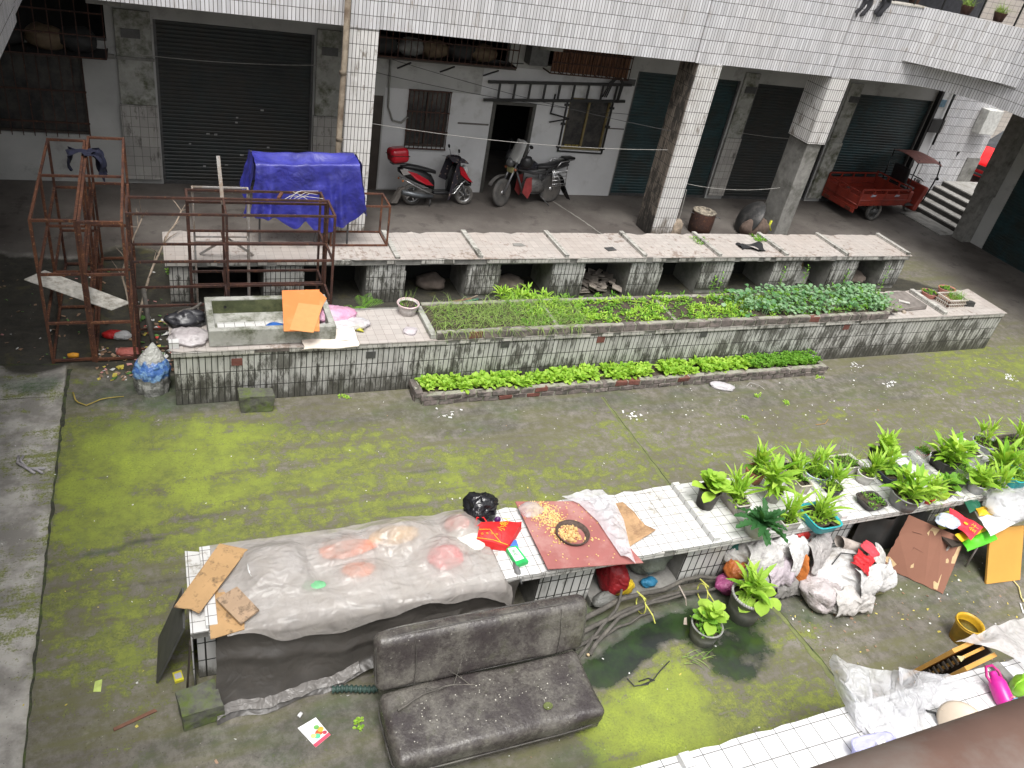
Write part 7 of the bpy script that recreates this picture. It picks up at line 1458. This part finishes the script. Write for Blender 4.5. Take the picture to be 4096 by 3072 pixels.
# ------------------------------------------------------------------ vehicles
def wheel(parent, Mx, R, w_, rim='steel', spokes=5, tyre=None, name='wheel'):
    tyre = tyre or M['rubber']; wo_ = MB(Mx).lathe(Matrix.Identity(4), [(R * .72, -w_ / 2 * .8), (R * .9, -w_ / 2), (R * .98, -w_ / 2 * .55), (R, 0), (R * .98, w_ / 2 * .55), (R * .9, w_ / 2), (R * .72, w_ / 2 * .8), (R * .70, 0), (R * .72, -w_ / 2 * .8)], 36).build(name, tyre, parent)
    mb = MB(Mx); mb.torus(T(0, 0, w_ * .22), R * .69, R * .04, 32, 6); mb.torus(T(0, 0, -w_ * .22), R * .69, R * .04, 32, 6); mb.lathe(Matrix.Identity(4), [(R * .18, -w_ * .45), (R * .2, 0), (R * .18, w_ * .45), (.001, w_ * .46)], 16)
    for k in range(spokes):
        a = 2 * math.pi * k / spokes; d = V(math.cos(a), math.sin(a), 0); mb.beam(d * R * .15, d * R * .69, R * .13, w_ * .35, up=V(0, 0, 1))
    mb.build('rim', M[rim] if isinstance(rim, str) else rim, wo_); MB(Mx).lathe(Matrix.Identity(4), [(.001, w_ * .3), (R * .3, w_ * .31), (R * .31, w_ * .2)], 20).build('brake_disc', M['dsteel'], wo_); return wo_
def fit(a, b_, wb):
    """matrix: local x runs rear axle -> front axle, z up, origin on the ground under the rear axle"""
    a = Vector((a[0], a[1], 0)); b_ = Vector((b_[0], b_[1], 0)); x = (b_ - a).normalized(); y = U.cross(x); return Matrix(((x.x, y.x, 0, a.x), (x.y, y.y, 0, a.y), (0, 0, 1, 0), (0, 0, 0, 1))) @ Matrix.Diagonal((((b_ - a).length) / wb,) * 3 + (1,))
def hull(mb, secs, n=20, mi=0, pw=2.6):
    """loft through cross-sections (x, y0, zc, half width, half height)"""
    vs = []; fs = []
    for (x, yc, zc, hw, hh) in secs:
        for k in range(n):
            a = 2 * math.pi * k / n; e = 2 / pw; ca, sa = math.cos(a), math.sin(a); vs.append((x, yc + hw * math.copysign(abs(ca) ** e, ca), zc + hh * math.copysign(abs(sa) ** e, sa)))
    m_ = len(secs)
    for i in range(m_ - 1):
        for k in range(n): fs.append((i * n + k, i * n + (k + 1) % n, (i + 1) * n + (k + 1) % n, (i + 1) * n + k))
    fs.append(tuple(reversed(range(n)))); fs.append(tuple(range((m_ - 1) * n, m_ * n))); return mb.add(vs, fs, mi, True)
redp = plain('red_paint', (.36, .008, .018), .22, var=.08, bs=.0, dirt=(.20, .02, .025), damt=.38); blkp = plain('black_gloss', (.012, .012, .013), .25, bs=0); seatm = plain('black_vinyl', (.014, .014, .015), .45); silver = plain('silver_plastic', (.2, .2, .21), .35, .6); dusty = plain('dusty_black', (.05, .048, .045), .7)
# --- scooter
sm_ = fit((5.16, 16.62), (6.42, 16.70), 1.27); sm0 = sm_ @ RX(-9)
sct = thing('scooter', (5.8, 16.65, 0), 'red and black motor scooter with a red top box parked on its stand', 'scooter')
Wm = lambda x, z: sm0 @ T(x, 0, z) @ RX(90)
wheel(sct, Wm(0, .235), .235, .12); wheel(sct, Wm(1.27, .225), .225, .10)
mb = MB(sm0); hull(mb, [(-.34, 0, .78, .06, .05), (-.25, 0, .76, .13, .10), (-.05, 0, .70, .16, .15), (.2, 0, .62, .16, .17), (.42, 0, .53, .14, .16), (.5, 0, .45, .10, .12)]); mb.build('rear_cowl', blkp, sct)
for s_ in (-1, 1):
    MB(sm0).prism([(-.18, s_ * .155, .78), (.02, s_ * .172, .74), (.3, s_ * .17, .60), (.46, s_ * .15, .46), (.28, s_ * .168, .48), (.02, s_ * .17, .60)], (0, s_ * .018, 0)).build('side_panel', redp, sct, mod=.006)
    MB(sm0).tube([(-.26, s_ * .185, .60), (0, s_ * .20, .47), (.3, s_ * .20, .33), (.5, s_ * .19, .27)], .010, 6).build('side_trim', M['steel'], sct)
    MB(sm0).prism([(-.33, s_ * .10, .80), (-.2, s_ * .15, .82), (-.1, s_ * .16, .72), (-.26, s_ * .13, .68)], (0, s_ * .015, 0)).build('tail_light', plain('grey_lens', (.28, .26, .25), .2), sct)
    MB(sm0).ball(T(-.27, s_ * .15, .56) @ Matrix.Diagonal((.025, .02, .025, 1)), 8, 6).build('indicator', plain('amber', (.5, .16, .04), .3), sct)
hull(mb := MB(sm0), [(-.28, 0, .86, .11, .03), (-.1, 0, .86, .14, .05), (.15, 0, .82, .14, .05), (.3, 0, .79, .12, .05), (.52, 0, .74, .09, .04)]); mb.build('seat', seatm, sct)
rbox(MB(), sm0 @ T(-.36, 0, 1.10) @ RY(-6), .42, .42, .32, .10, 12).build('top_box', redp, sct); MB(sm0).box(-.5, -.2, -.12, .12, .90, .925).build('box_rack', M['dsteel'], sct)
MB(sm0).cbox(T(-.36, 0, 1.10), .425, .425, .012).build('box_seam', blkp, sct)
MB(sm0).box(.48, .88, -.15, .15, .25, .32).build('floorboard', blkp, sct, mod=.02)
hull(mb := MB(sm0), [(.86, 0, .45, .16, .22), (.95, 0, .62, .21, .28), (1.06, 0, .70, .20, .26), (1.18, 0, .66, .15, .20), (1.3, 0, .55, .10, .12), (1.42, 0, .48, .05, .05)]); mb.build('front_shield', blkp, sct)
for s_ in (-1, 1):
    MB(sm0).prism([(1.02, s_ * .205, .92), (1.14, s_ * .17, .88), (1.3, s_ * .11, .66), (1.46, s_ * .05, .50), (1.28, s_ * .13, .58), (1.08, s_ * .19, .72)], (0, s_ * .02, 0)).build('front_panel', redp, sct, mod=.006)
    MB(sm0).tube([(.82, s_ * .19, .28), (.95, s_ * .2, .30), (1.1, s_ * .19, .50), (1.2, s_ * .17, .58), (1.38, s_ * .1, .48)], .011, 6).build('crash_bar', M['steel'], sct)
MB(sm0).ball(T(1.24, 0, .78) @ Matrix.Diagonal((.10, .10, .13, 1)), 14, 10).build('headlight', plain('lens', (.4, .4, .4), .1), sct)
MB(sm0).tube([(1.1, 0, .85), (1.0, 0, 1.0)], .03, 8).tube([(1.0, -.33, 1.03), (1.03, -.15, 1.0), (1.02, .15, 1.0), (1.0, .33, 1.03)], .016, 8).build('handlebar', M['dsteel'], sct)
MB(sm0).tube([(1.27, -.075, .22), (1.13, -.07, .7)], .022, 8).tube([(1.27, .075, .22), (1.13, .07, .7)], .022, 8).build('fork', silver, sct)
for s_ in (-1, 1): MB(sm0).tube([(1.0, s_ * .24, 1.03), (.96, s_ * .28, 1.2)], .006, 5).ball(sm0.inverted() @ sm0 @ T(.95, s_ * .3, 1.26) @ Matrix.Diagonal((.012, .06, .045, 1)), 10, 8).build('mirror', blkp, sct)
MB(sm0).tube([(.45, -.16, .22), (.1, -.2, .25), (-.3, -.22, .33)], [.03, .06, .055], 12).build('exhaust', plain('exhaust', (.13, .14, .15), .4, .6), sct)
hull(mb := MB(sm0), [(.0, -.08, .25, .05, .08), (.2, -.08, .27, .09, .11), (.42, -.06, .28, .09, .10)]); mb.build('engine', dusty, sct)
MB(sm0).prism([(-.18, -.07, .40), (-.30, -.07, .36), (-.50, -.09, .05), (-.36, -.09, .05)], (0, .16, 0)).build('mudflap', plain('mud_grey', (.10, .09, .08), .8), sct, mod=.006)
for s_ in (-1, 1): MB(sm0).tube([(.42, s_ * .1, .22), (.38, s_ * .17, .0)], .014, 6).build('stand', M['dsteel'], sct)
# dark patterned cover over the handlebar
def cv(u, v):
    a = (u - .5) * 2; x = .93 + .17 * math.cos(a * 1.6) * (1 + .4 * v) - .18 * v * abs(a); y = .34 * math.sin(a * 1.45) * (1 - .15 * v); z = 1.10 - .06 * a * a - v * (.55 + .10 * math.sin(a * 4)) - (.34 * max(0, -a - .2) * v)
    return sm0 @ V(x + .02 * math.sin(a * 12) * v, y, z)
m, nt, out = newmat('patterned_dark_cloth'); P = coords(nt, 'pos'); vr = nd(nt, 'TexVoronoi', None, Vector=P, Scale=12.).outputs[0]; bsdf(nt, out, mix(nt, ramp(nt, vr, .26, .2), (.018, .014, .022), (.22, .16, .13)), .8)
mb = MB(); mb.surf(cv, 40, 24); mb.surf(lambda u, v: sm0 @ V(.80 + .40 * v, .34 * (u - .5) * 2, 1.08 - .05 * (2 * u - 1) ** 2 - .04 * v), 16, 8); o = mb.build('handlebar_apron', m); tag(o, 'dark flower-patterned apron hung over the scooter handlebar', 'apron')
# --- motorcycle
mm = fit((8.72, 16.95), (7.36, 16.62), 1.27); m0 = mm @ RX(8)
mc = thing('motorcycle', (8, 16.9, 0), 'old black motorcycle with a windscreen and chrome side racks parked by the doorway', 'motorcycle')
Wn = lambda x, z: m0 @ T(x, 0, z) @ RX(90)
wheel(mc, Wn(0, .30), .30, .09); wheel(mc, m0 @ T(1.30, 0, .30) @ RZ(18) @ RX(90), .30, .08)
hull(mb := MB(m0), [(.42, 0, .80, .07, .07), (.55, 0, .84, .13, .11), (.78, 0, .87, .15, .12), (.95, 0, .86, .10, .09)]); mb.build('fuel_tank', plain('dark_tank', (.02, .02, .028), .25), mc)
hull(mb := MB(m0), [(-.42, 0, .88, .08, .03), (-.2, 0, .85, .13, .045), (.15, 0, .80, .14, .05), (.45, 0, .80, .09, .05)]); mb.build('seat', seatm, mc)
MB(m0).tube([(-.45, 0, .80), (.1, 0, .68), (.5, 0, .66), (.98, 0, .78)], .03, 8).tube([(.1, 0, .62), (.3, 0, .32), (.75, 0, .26), (.95, 0, .72)], .025, 8).build('frame', M['dsteel'], mc)
hull(mb := MB(m0), [(.25, 0, .36, .12, .12), (.42, 0, .40, .16, .17), (.62, 0, .42, .14, .17), (.75, 0, .36, .09, .10)]); mb.build('engine', plain('engine_alloy', (.14, .135, .13), .5, .5, var=.5, scale=30), mc)
for s_ in (-1, 1):
    MB(m0).prism([(.66, s_ * .16, .62), (.80, s_ * .15, .60), (.86, s_ * .13, .30), (.72, s_ * .15, .16), (.64, s_ * .16, .34)], (0, s_ * .015, 0)).build('leg_guard', plain('guard_red', (.22, .03, .03), .5), mc)
    mb = MB(m0)
    for z in (.46, .54, .62, .70): mb.tube([(-.22, s_ * .25, z), (.16, s_ * .25, z)], .008, 6)
    mb.tube([(-.22, s_ * .25, .42), (-.22, s_ * .25, .72), (.16, s_ * .25, .72), (.16, s_ * .25, .42), (-.22, s_ * .25, .42)], .012, 6); mb.tube([(-.22, s_ * .25, .70), (-.3, s_ * .15, .80)], .01, 6); mb.tube([(.16, s_ * .25, .70), (.12, s_ * .12, .78)], .01, 6); mb.build('side_rack', M['steel'], mc)
    MB(m0).tube([(1.30, s_ * .08, .30), (1.02, s_ * .09, .92)], .022, 8).build('fork', silver, mc)
    MB(m0).tube([(0, s_ * .12, .42), (.05, s_ * .13, .74)], .026, 10).build('shock', M['steel'], mc)
    MB(m0).tube([(.98, s_ * .3, 1.08), (.92, s_ * .35, 1.26)], .006, 5).ball(T(.91, s_ * .37, 1.30) @ Matrix.Diagonal((.012, .07, .04, 1)), 10, 8).build('mirror', blkp, mc)
    MB(m0).ball(T(1.12, s_ * .17, .80) @ Matrix.Diagonal((.03, .035, .03, 1)), 8, 6).build('indicator', plain('amber2', (.28, .09, .04), .4), mc)
MB(m0).tube([(-.52, .10, .92), (-.4, .16, .93), (-.1, .17, .90), (.0, .17, .80)], .013, 6).tube([(-.52, -.10, .92), (-.4, -.16, .93), (-.1, -.17, .90), (.0, -.17, .80)], .013, 6).tube([(-.52, .1, .92), (-.56, 0, .92), (-.52, -.1, .92)], .013, 6).build('grab_rail', M['steel'], mc)
rbox(MB(), m0 @ T(-.42, 0, .95), .26, .22, .05, .02, 6).build('rear_carrier', blkp, mc)
MB(m0).tube([(1.0, 0, .84), (.96, 0, 1.02)], .03, 8).tube([(.82, -.36, 1.04), (.95, -.18, 1.05), (.95, .18, 1.05), (.82, .36, 1.04)], .014, 8).build('handlebar', M['steel'], mc)
MB(m0).ball(T(1.14, 0, .92) @ Matrix.Diagonal((.09, .10, .10, 1)), 16, 10).build('headlight', plain('dim_headlight', (.07, .07, .07), .15), mc)
MB(m0).surf(lambda u, v: (1.16 - .20 * v - .10 * (2 * u - 1) ** 2, (u - .5) * .42 * (1 - .25 * v * v), .98 + .42 * v - .05 * (2 * u - 1) ** 4), 16, 12).build('windscreen', glass('screen', (.45, .45, .43), .5), mc)
MB(m0).surf(lambda u, v: (1.30 + .36 * math.cos(.5 + 1.5 * u) , (v - .5) * .12, .30 + .37 * math.sin(.5 + 1.5 * u)), 14, 4).build('front_mudguard', plain('guard_grey', (.10, .095, .09), .5), mc)
MB(m0).surf(lambda u, v: (.0 + .36 * math.cos(1.2 + 1.9 * u), (v - .5) * .16, .30 + .37 * math.sin(1.2 + 1.9 * u)), 14, 4).prism([(-.33, -.07, .42), (-.26, -.07, .45), (-.56, -.06, .02), (-.40, -.07, .2)], (0, .14, 0)).build('rear_mudguard', blkp, mc)
MB(m0).tube([(.6, -.13, .25), (.2, -.16, .24), (-.35, -.19, .32)], [.022, .035, .042], 10).build('exhaust', M['steel'], mc)
MB(m0).box(1.08, 1.14, -.10, .10, .72, .82).build('number_plate', plain('plate_yellow', (.30, .28, .12), .5), mc)
for s_ in (-1, 1): crumple(MB(m0), (.92, s_ * .3, .98), .13, .10, .12, 200 + s_, .3, n=14, m=10).build('hand_muff', seatm, mc)
MB(m0).tube([(.35, .12, .2), (.2, .28, .0)], .012, 6).build('stand', M['dsteel'], mc)
# --- cargo tricycle (heading +x, towards the steps)
tr = thing('cargo_tricycle', (19.2, 16.6, 0), 'red cargo tricycle with a small cab roof parked by the steps', 'tricycle'); t0 = T(18.45, 16.72, 0) @ RZ(4)
tred = plain('dull_red_paint', (.21, .026, .014), .5, var=.2, scale=4, dirt=(.16, .025, .018), damt=.45)
w1 = wheel(tr, t0 @ T(0, -.55, .27) @ RX(90), .27, .13, M['dsteel'], 0); wheel(tr, t0 @ T(0, .55, .27) @ RX(90), .27, .13, M['dsteel'], 0); wheel(tr, t0 @ T(2.15, 0, .25) @ RX(90), .25, .10, M['dsteel'], 6)
x0, x1, y0, y1, zf, zt = -.85, 1.05, -.64, .64, .52, .92
MB(t0).box(x0, x1, y0, y1, zf - .05, zf).build('bed_floor', tred, tr)
def side(p0, p1, z0, z1, nm, th=.03):
    p0 = Vector(p0); p1 = Vector(p1); mb = MB(t0); d = (p1 - p0).normalized(); L_ = (p1 - p0).length; mb.beam(p0 + U * ((z0 + z1) / 2 - .07), p1 + U * ((z0 + z1) / 2 - .07), th, (z1 - z0) - .14); mb.beam(p0 + U * (z1 - .02), p1 + U * (z1 - .02), th * 1.2, .035)
    n = max(2, int(L_ / .42))
    for k in range(n + 1): q_ = p0 + d * (L_ * k / n) ; mb.beam(q_ + U * (z0 + .02), q_ + U * (z1 - .02), .03, .05, up=d)
    mb.tube([p0 + V(d.y, -d.x, 0) * .02 + U * (z0 + .12), p1 + V(d.y, -d.x, 0) * .02 + U * (z0 + .12)], .012, 6); mb.build(nm, tred, tr)
side((x0, y0, 0), (x1, y0, 0), zf, zt + .03, 'bed_side'); side((x0, y1, 0), (x1, y1, 0), zf, zt + .03, 'bed_side'); side((x1, y0, 0), (x1, y1, 0), zf, zt + .08, 'bed_front'); side((x0, y1, 0), (x0, y0, 0), zf - .14, zt - .06, 'tailgate')
MB(t0).box(x0 - .05, x0 - .02, -.62, .62, .26, .40).box(x0 - .055, x0 - .051, -.15, .05, .29, .37).build('rear_bumper', tred, tr)
for y in (-.42, .42): MB(t0).box(x0 - .07, x0 - .051, y - .1, y + .1, .29, .36).build('tail_light', plain('dim_lens', (.10, .03, .02), .3), tr)
MB(t0).beam((x0, -.35, .42), (1.9, -.2, .42), .06).beam((x0, .35, .42), (1.9, .2, .42), .06).build('chassis', M['dsteel'], tr)
MB(t0).box(-.16, .16, -.60, .60, .22, .32).build('axle', M['dsteel'], tr)
for y, l in ((-.665, 1),):
    for x in (-.5, .45): MB(t0).prism([(x, y, .74), (x + .18, y, .74), (x + .22, y, .78), (x + .06, y, .80)], (0, .004, 0)).build('decal', plain('decal', (.3, .32, .38)), tr)
rbox(MB(), t0 @ T(1.38, 0, .60), .42, .8, .36, .05, 8).build('seat_box', tred, tr); rbox(MB(), t0 @ T(1.38, 0, .83), .44, .7, .10, .04, 8).build('seat', seatm, tr); rbox(MB(), t0 @ T(1.18, 0, 1.15) @ RY(-8), .10, .55, .5, .04, 8).build('backrest', seatm, tr)
rbox(MB(), t0 @ T(1.95, 0, .55) @ RY(12), .16, .9, .75, .06, 10).build('front_shield', tred, tr)
MB(t0).box(1.5, 1.95, -.36, .36, .33, .36).build('footwell', M['dsteel'], tr)
MB(t0).tube([(2.15, -.08, .25), (2.0, -.08, 1.0)], .025, 8).tube([(2.15, .08, .25), (2.0, .08, 1.0)], .025, 8).tube([(1.78, -.36, 1.08), (1.95, -.15, 1.06), (1.95, .15, 1.06), (1.78, .36, 1.08)], .016, 8).build('fork', M['dsteel'], tr)
MB(t0).ball(T(2.12, 0, .93) @ Matrix.Diagonal((.09, .1, .1, 1)), 12, 8).build('headlight', plain('lens', (.4, .4, .4), .1), tr)
MB(t0).surf(lambda u, v: (1.95 + .38 * math.cos(.35 + 1.6 * u) + .15, (v - .5) * .16, .25 + .33 * math.sin(.35 + 1.6 * u)), 12, 4).build('mudguard', tred, tr)
fr = MB(t0)
for s_ in (-1, 1): fr.tube([(1.12, s_ * .46, .55), (1.10, s_ * .46, 1.72)], .018, 6); fr.tube([(2.02, s_ * .46, .5), (2.15, s_ * .46, 1.25), (2.08, s_ * .46, 1.55), (1.95, s_ * .46, 1.70)], .022, 6)
fr.build('cab_frame', blkp, tr)
MB(t0).surf(lambda u, v: (.95 + 1.12 * u, (v - .5) * 1.08, 1.78 - .10 * (2 * v - 1) ** 2 - .10 * max(0, u - .7) * 3), 14, 10).surf(lambda u, v: (.95 + 1.12 * u, (v - .5) * 1.08, 1.765 - .10 * (2 * v - 1) ** 2 - .10 * max(0, u - .7) * 3), 14, 10).build('cab_roof', plain('faded_red_roof', (.30, .12, .10), .6, dirt=(.2, .09, .075), damt=.45), tr)
MB(t0).tube([(1.85, -.5, 1.2), (1.9, -.62, 1.25)], .008, 5).ball(T(1.9, -.66, 1.27) @ Matrix.Diagonal((.012, .06, .045, 1)), 10, 8).build('mirror', blkp, tr)
# --- red car in the street beyond the tiled wall
car = thing('parked_car', (25.2, 19.6, 0), 'bright red car parked in the street beyond the tiled end wall', 'car'); c0 = T(28.05, 19.95, .1) @ RZ(198)
cr = plain('car_red', (.68, .012, .016), .2, var=.04, bs=0)
hull(mb := MB(c0), [(-2.1, 0, .62, .70, .26), (-1.9, 0, .66, .84, .36), (-.5, 0, .68, .90, .42), (1.0, 0, .66, .90, .40), (1.8, 0, .58, .84, .34), (2.1, 0, .50, .70, .26)], 28, pw=4); mb.build('body', cr, car)
hull(mb := MB(c0), [(-1.9, 0, 1.0, .66, .10), (-1.5, 0, 1.2, .66, .30), (-.2, 0, 1.26, .66, .30), (.6, 0, 1.08, .68, .18), (1.0, 0, .98, .70, .05)], 24, pw=4); mb.build('windows', plain('car_glass', (.05, .055, .06), .08), car)
MB(c0).box(2.06, 2.14, -.40, .40, .48, .62).build('grille', M['black'], car)
for s_ in (-1, 1): MB(c0).ball(T(2.0, s_ * .58, .62) @ Matrix.Diagonal((.12, .18, .09, 1)), 12, 8).build('headlight', plain('car_lens', (.6, .6, .62), .1), car)
for x in (-1.3, 1.35):
    for y in (-.82, .82): wheel(car, c0 @ T(x, y, .32) @ RX(90), .32, .2, 'steel', 5)
MB(c0).box(2.0, 2.16, -.75, .75, .28, .36).build('bumper', M['black'], car, mod=.02)
MB().box(24.4, 60, 15, 60, -.2, .1).build('street', plain('street_grey', (.17, .165, .155), .9), kind='structure')
fb2 = thing('far_building', (30, 25, 0), 'pale building across the street with blue window bands behind a scaffold net', 'building')
MB().box(24, 42, 25, 26, 0, 12).build('wall', tile('far_wall', .3, .2, .012, (.42, .38, .34), (.25, .23, .21), (.25, .22, .2), .3, False), fb2)
for z in (1.6, 3.6): MB().box(24, 42, 24.95, 24.99, z, z + .7).build('window', plain('blue_glass', (.08, .16, .24), .2), fb2)
o = MB().beam((26.6, 22.5, .1), (26.0, 22.5, 2.6), .06).build('white_post', M['whitepvc']); tag(o, 'white slanting post in the street above the red car', 'post')
# ------------------------------------------------------------------ ladder, hoses and lines
ld = thing('ladder', (8.6, 17.3, 2.4), 'dark ladder hung sideways on the wall above the doorway', 'ladder')
for (a, b_) in (((6.83, 17.30, 2.63), (10.45, 17.30, 2.83)), ((6.80, 17.34, 2.22), (10.40, 17.34, 2.43))): MB().beam(a, b_, .05, .06).build('rail', M['black'], ld)
for k in range(9): x = 7.13 + k * .37; MB().beam((x, 17.32, 2.26 + (x - 6.8) * .058), (x, 17.32, 2.62 + (x - 6.8) * .055), .045, .03).build('rung', M['black'], ld)
o = MB().tube([(4.62, 17.4, 3.0), (4.66, 17.4, 1.9), (4.78, 17.4, 1.62), (4.98, 17.4, 1.58), (5.12, 17.4, 1.72)], .022, 8).build('grey_hose', plain('grey_hose', (.22, .22, .2))); tag(o, 'grey hose looping down the wall beside the first window', 'hose')
for k in range(3): 
    o = MB().tube([(9.75 + .05 * k, 17.3, 2.5), (9.85 + .04 * k, 17.28, 2.85), (10.05, 17.28, 3.05 - .03 * k), (10.22 - .03 * k, 17.28, 2.85), (10.18 - .02 * k, 17.28, 2.4)], .018, 7).build('hose_loop', M['black']); tag(o, 'one of the black hose loops hung over the right end of the ladder', 'hose', 'black hose loops')
def wire(a, b_, sag, r_, mt, label, n=18):
    a = Vector(a); b_ = Vector(b_); mb = MB(); mb.tube([a.lerp(b_, k / n) - U * sag * 4 * (k / n) * (1 - k / n) for k in range(n + 1)], r_, 5); return tag(mb.build('wire', mt), label, 'wire')
wire((3.6, 15.5, 2.15), (10.6, 15.2, 2.02), .14, .0055, M['wire'], 'pale line strung from the first column to the second'); wire((-.3, 17.3, 2.6), (3.3, 17.2, 2.72), .06, .008, M['wire'], 'thin line across the leftmost roller shutter')
wire((4.0, 17.3, 3.05), (10.6, 15.3, 2.4), .1, .006, M['blackwire'], 'dark cable running down across the wall to the second column'); wire((3.7, 17.2, 2.75), (10.7, 17.1, 2.2), .15, .006, M['blackwire'], 'dark cable sagging in front of the ladder')
wire((11.1, 15.3, 1.25), (14.2, 15.4, 1.15), .12, .006, M['wire'], 'pale cord sagging between the second and third columns'); wire((13.8, 17.3, 1.9), (17.4, 17.2, 1.95), .1, .006, M['wire'], 'thin pale line across the middle shutters'); wire((14.62, 15.3, 1.35), (14.2, 15.3, 1.2), .02, .012, M['wire'], 'cord end wound on the concrete third column')
for i, (x, z) in enumerate(((14.25, 5.55), (14.75, 5.6))):
    o = cloth(lambda u, v: (x - .14 + .28 * u + .05 * math.sin(v * 5), 14.93 - .03 * math.sin(u * 9), z + .1 - .42 * v * (1 - .3 * abs(u - .5))), 12, 14, plain('black_cloth2', (.02, .02, .024), .9), 'cloth', .03, 7, i); tag(o, ('grey black cloth hanging over the balcony edge above the third column', 'larger black cloth hanging over the balcony edge to its right')[i], 'cloth')
# balcony rail
rlg = thing('balcony_railing', (17, 15, 5.6), 'dark iron railing along the upper balcony edge', 'railing')
MB().tube([(14.9, 15.15, 6.15), (16.3, 15.1, 6.15), (17.3, 14.45, 6.15), (17.95, 13.8, 6.15), (17.97, 11, 6.15)], .035, 8).build('top_rail', M['black'], rlg)
for (x, y) in ((15.2, 15.14), (15.8, 15.12), (16.5, 14.97), (17.2, 14.52), (17.75, 14.0), (17.97, 13.0)): MB().beam((x, y, 5.6), (x, y, 6.13), .03).build('baluster', M['black'], rlg)
MB().box(14.9, 20, 15.6, 15.7, 5.6, 7.4).build('dark_screen', M['void'], rlg) if 0 else None
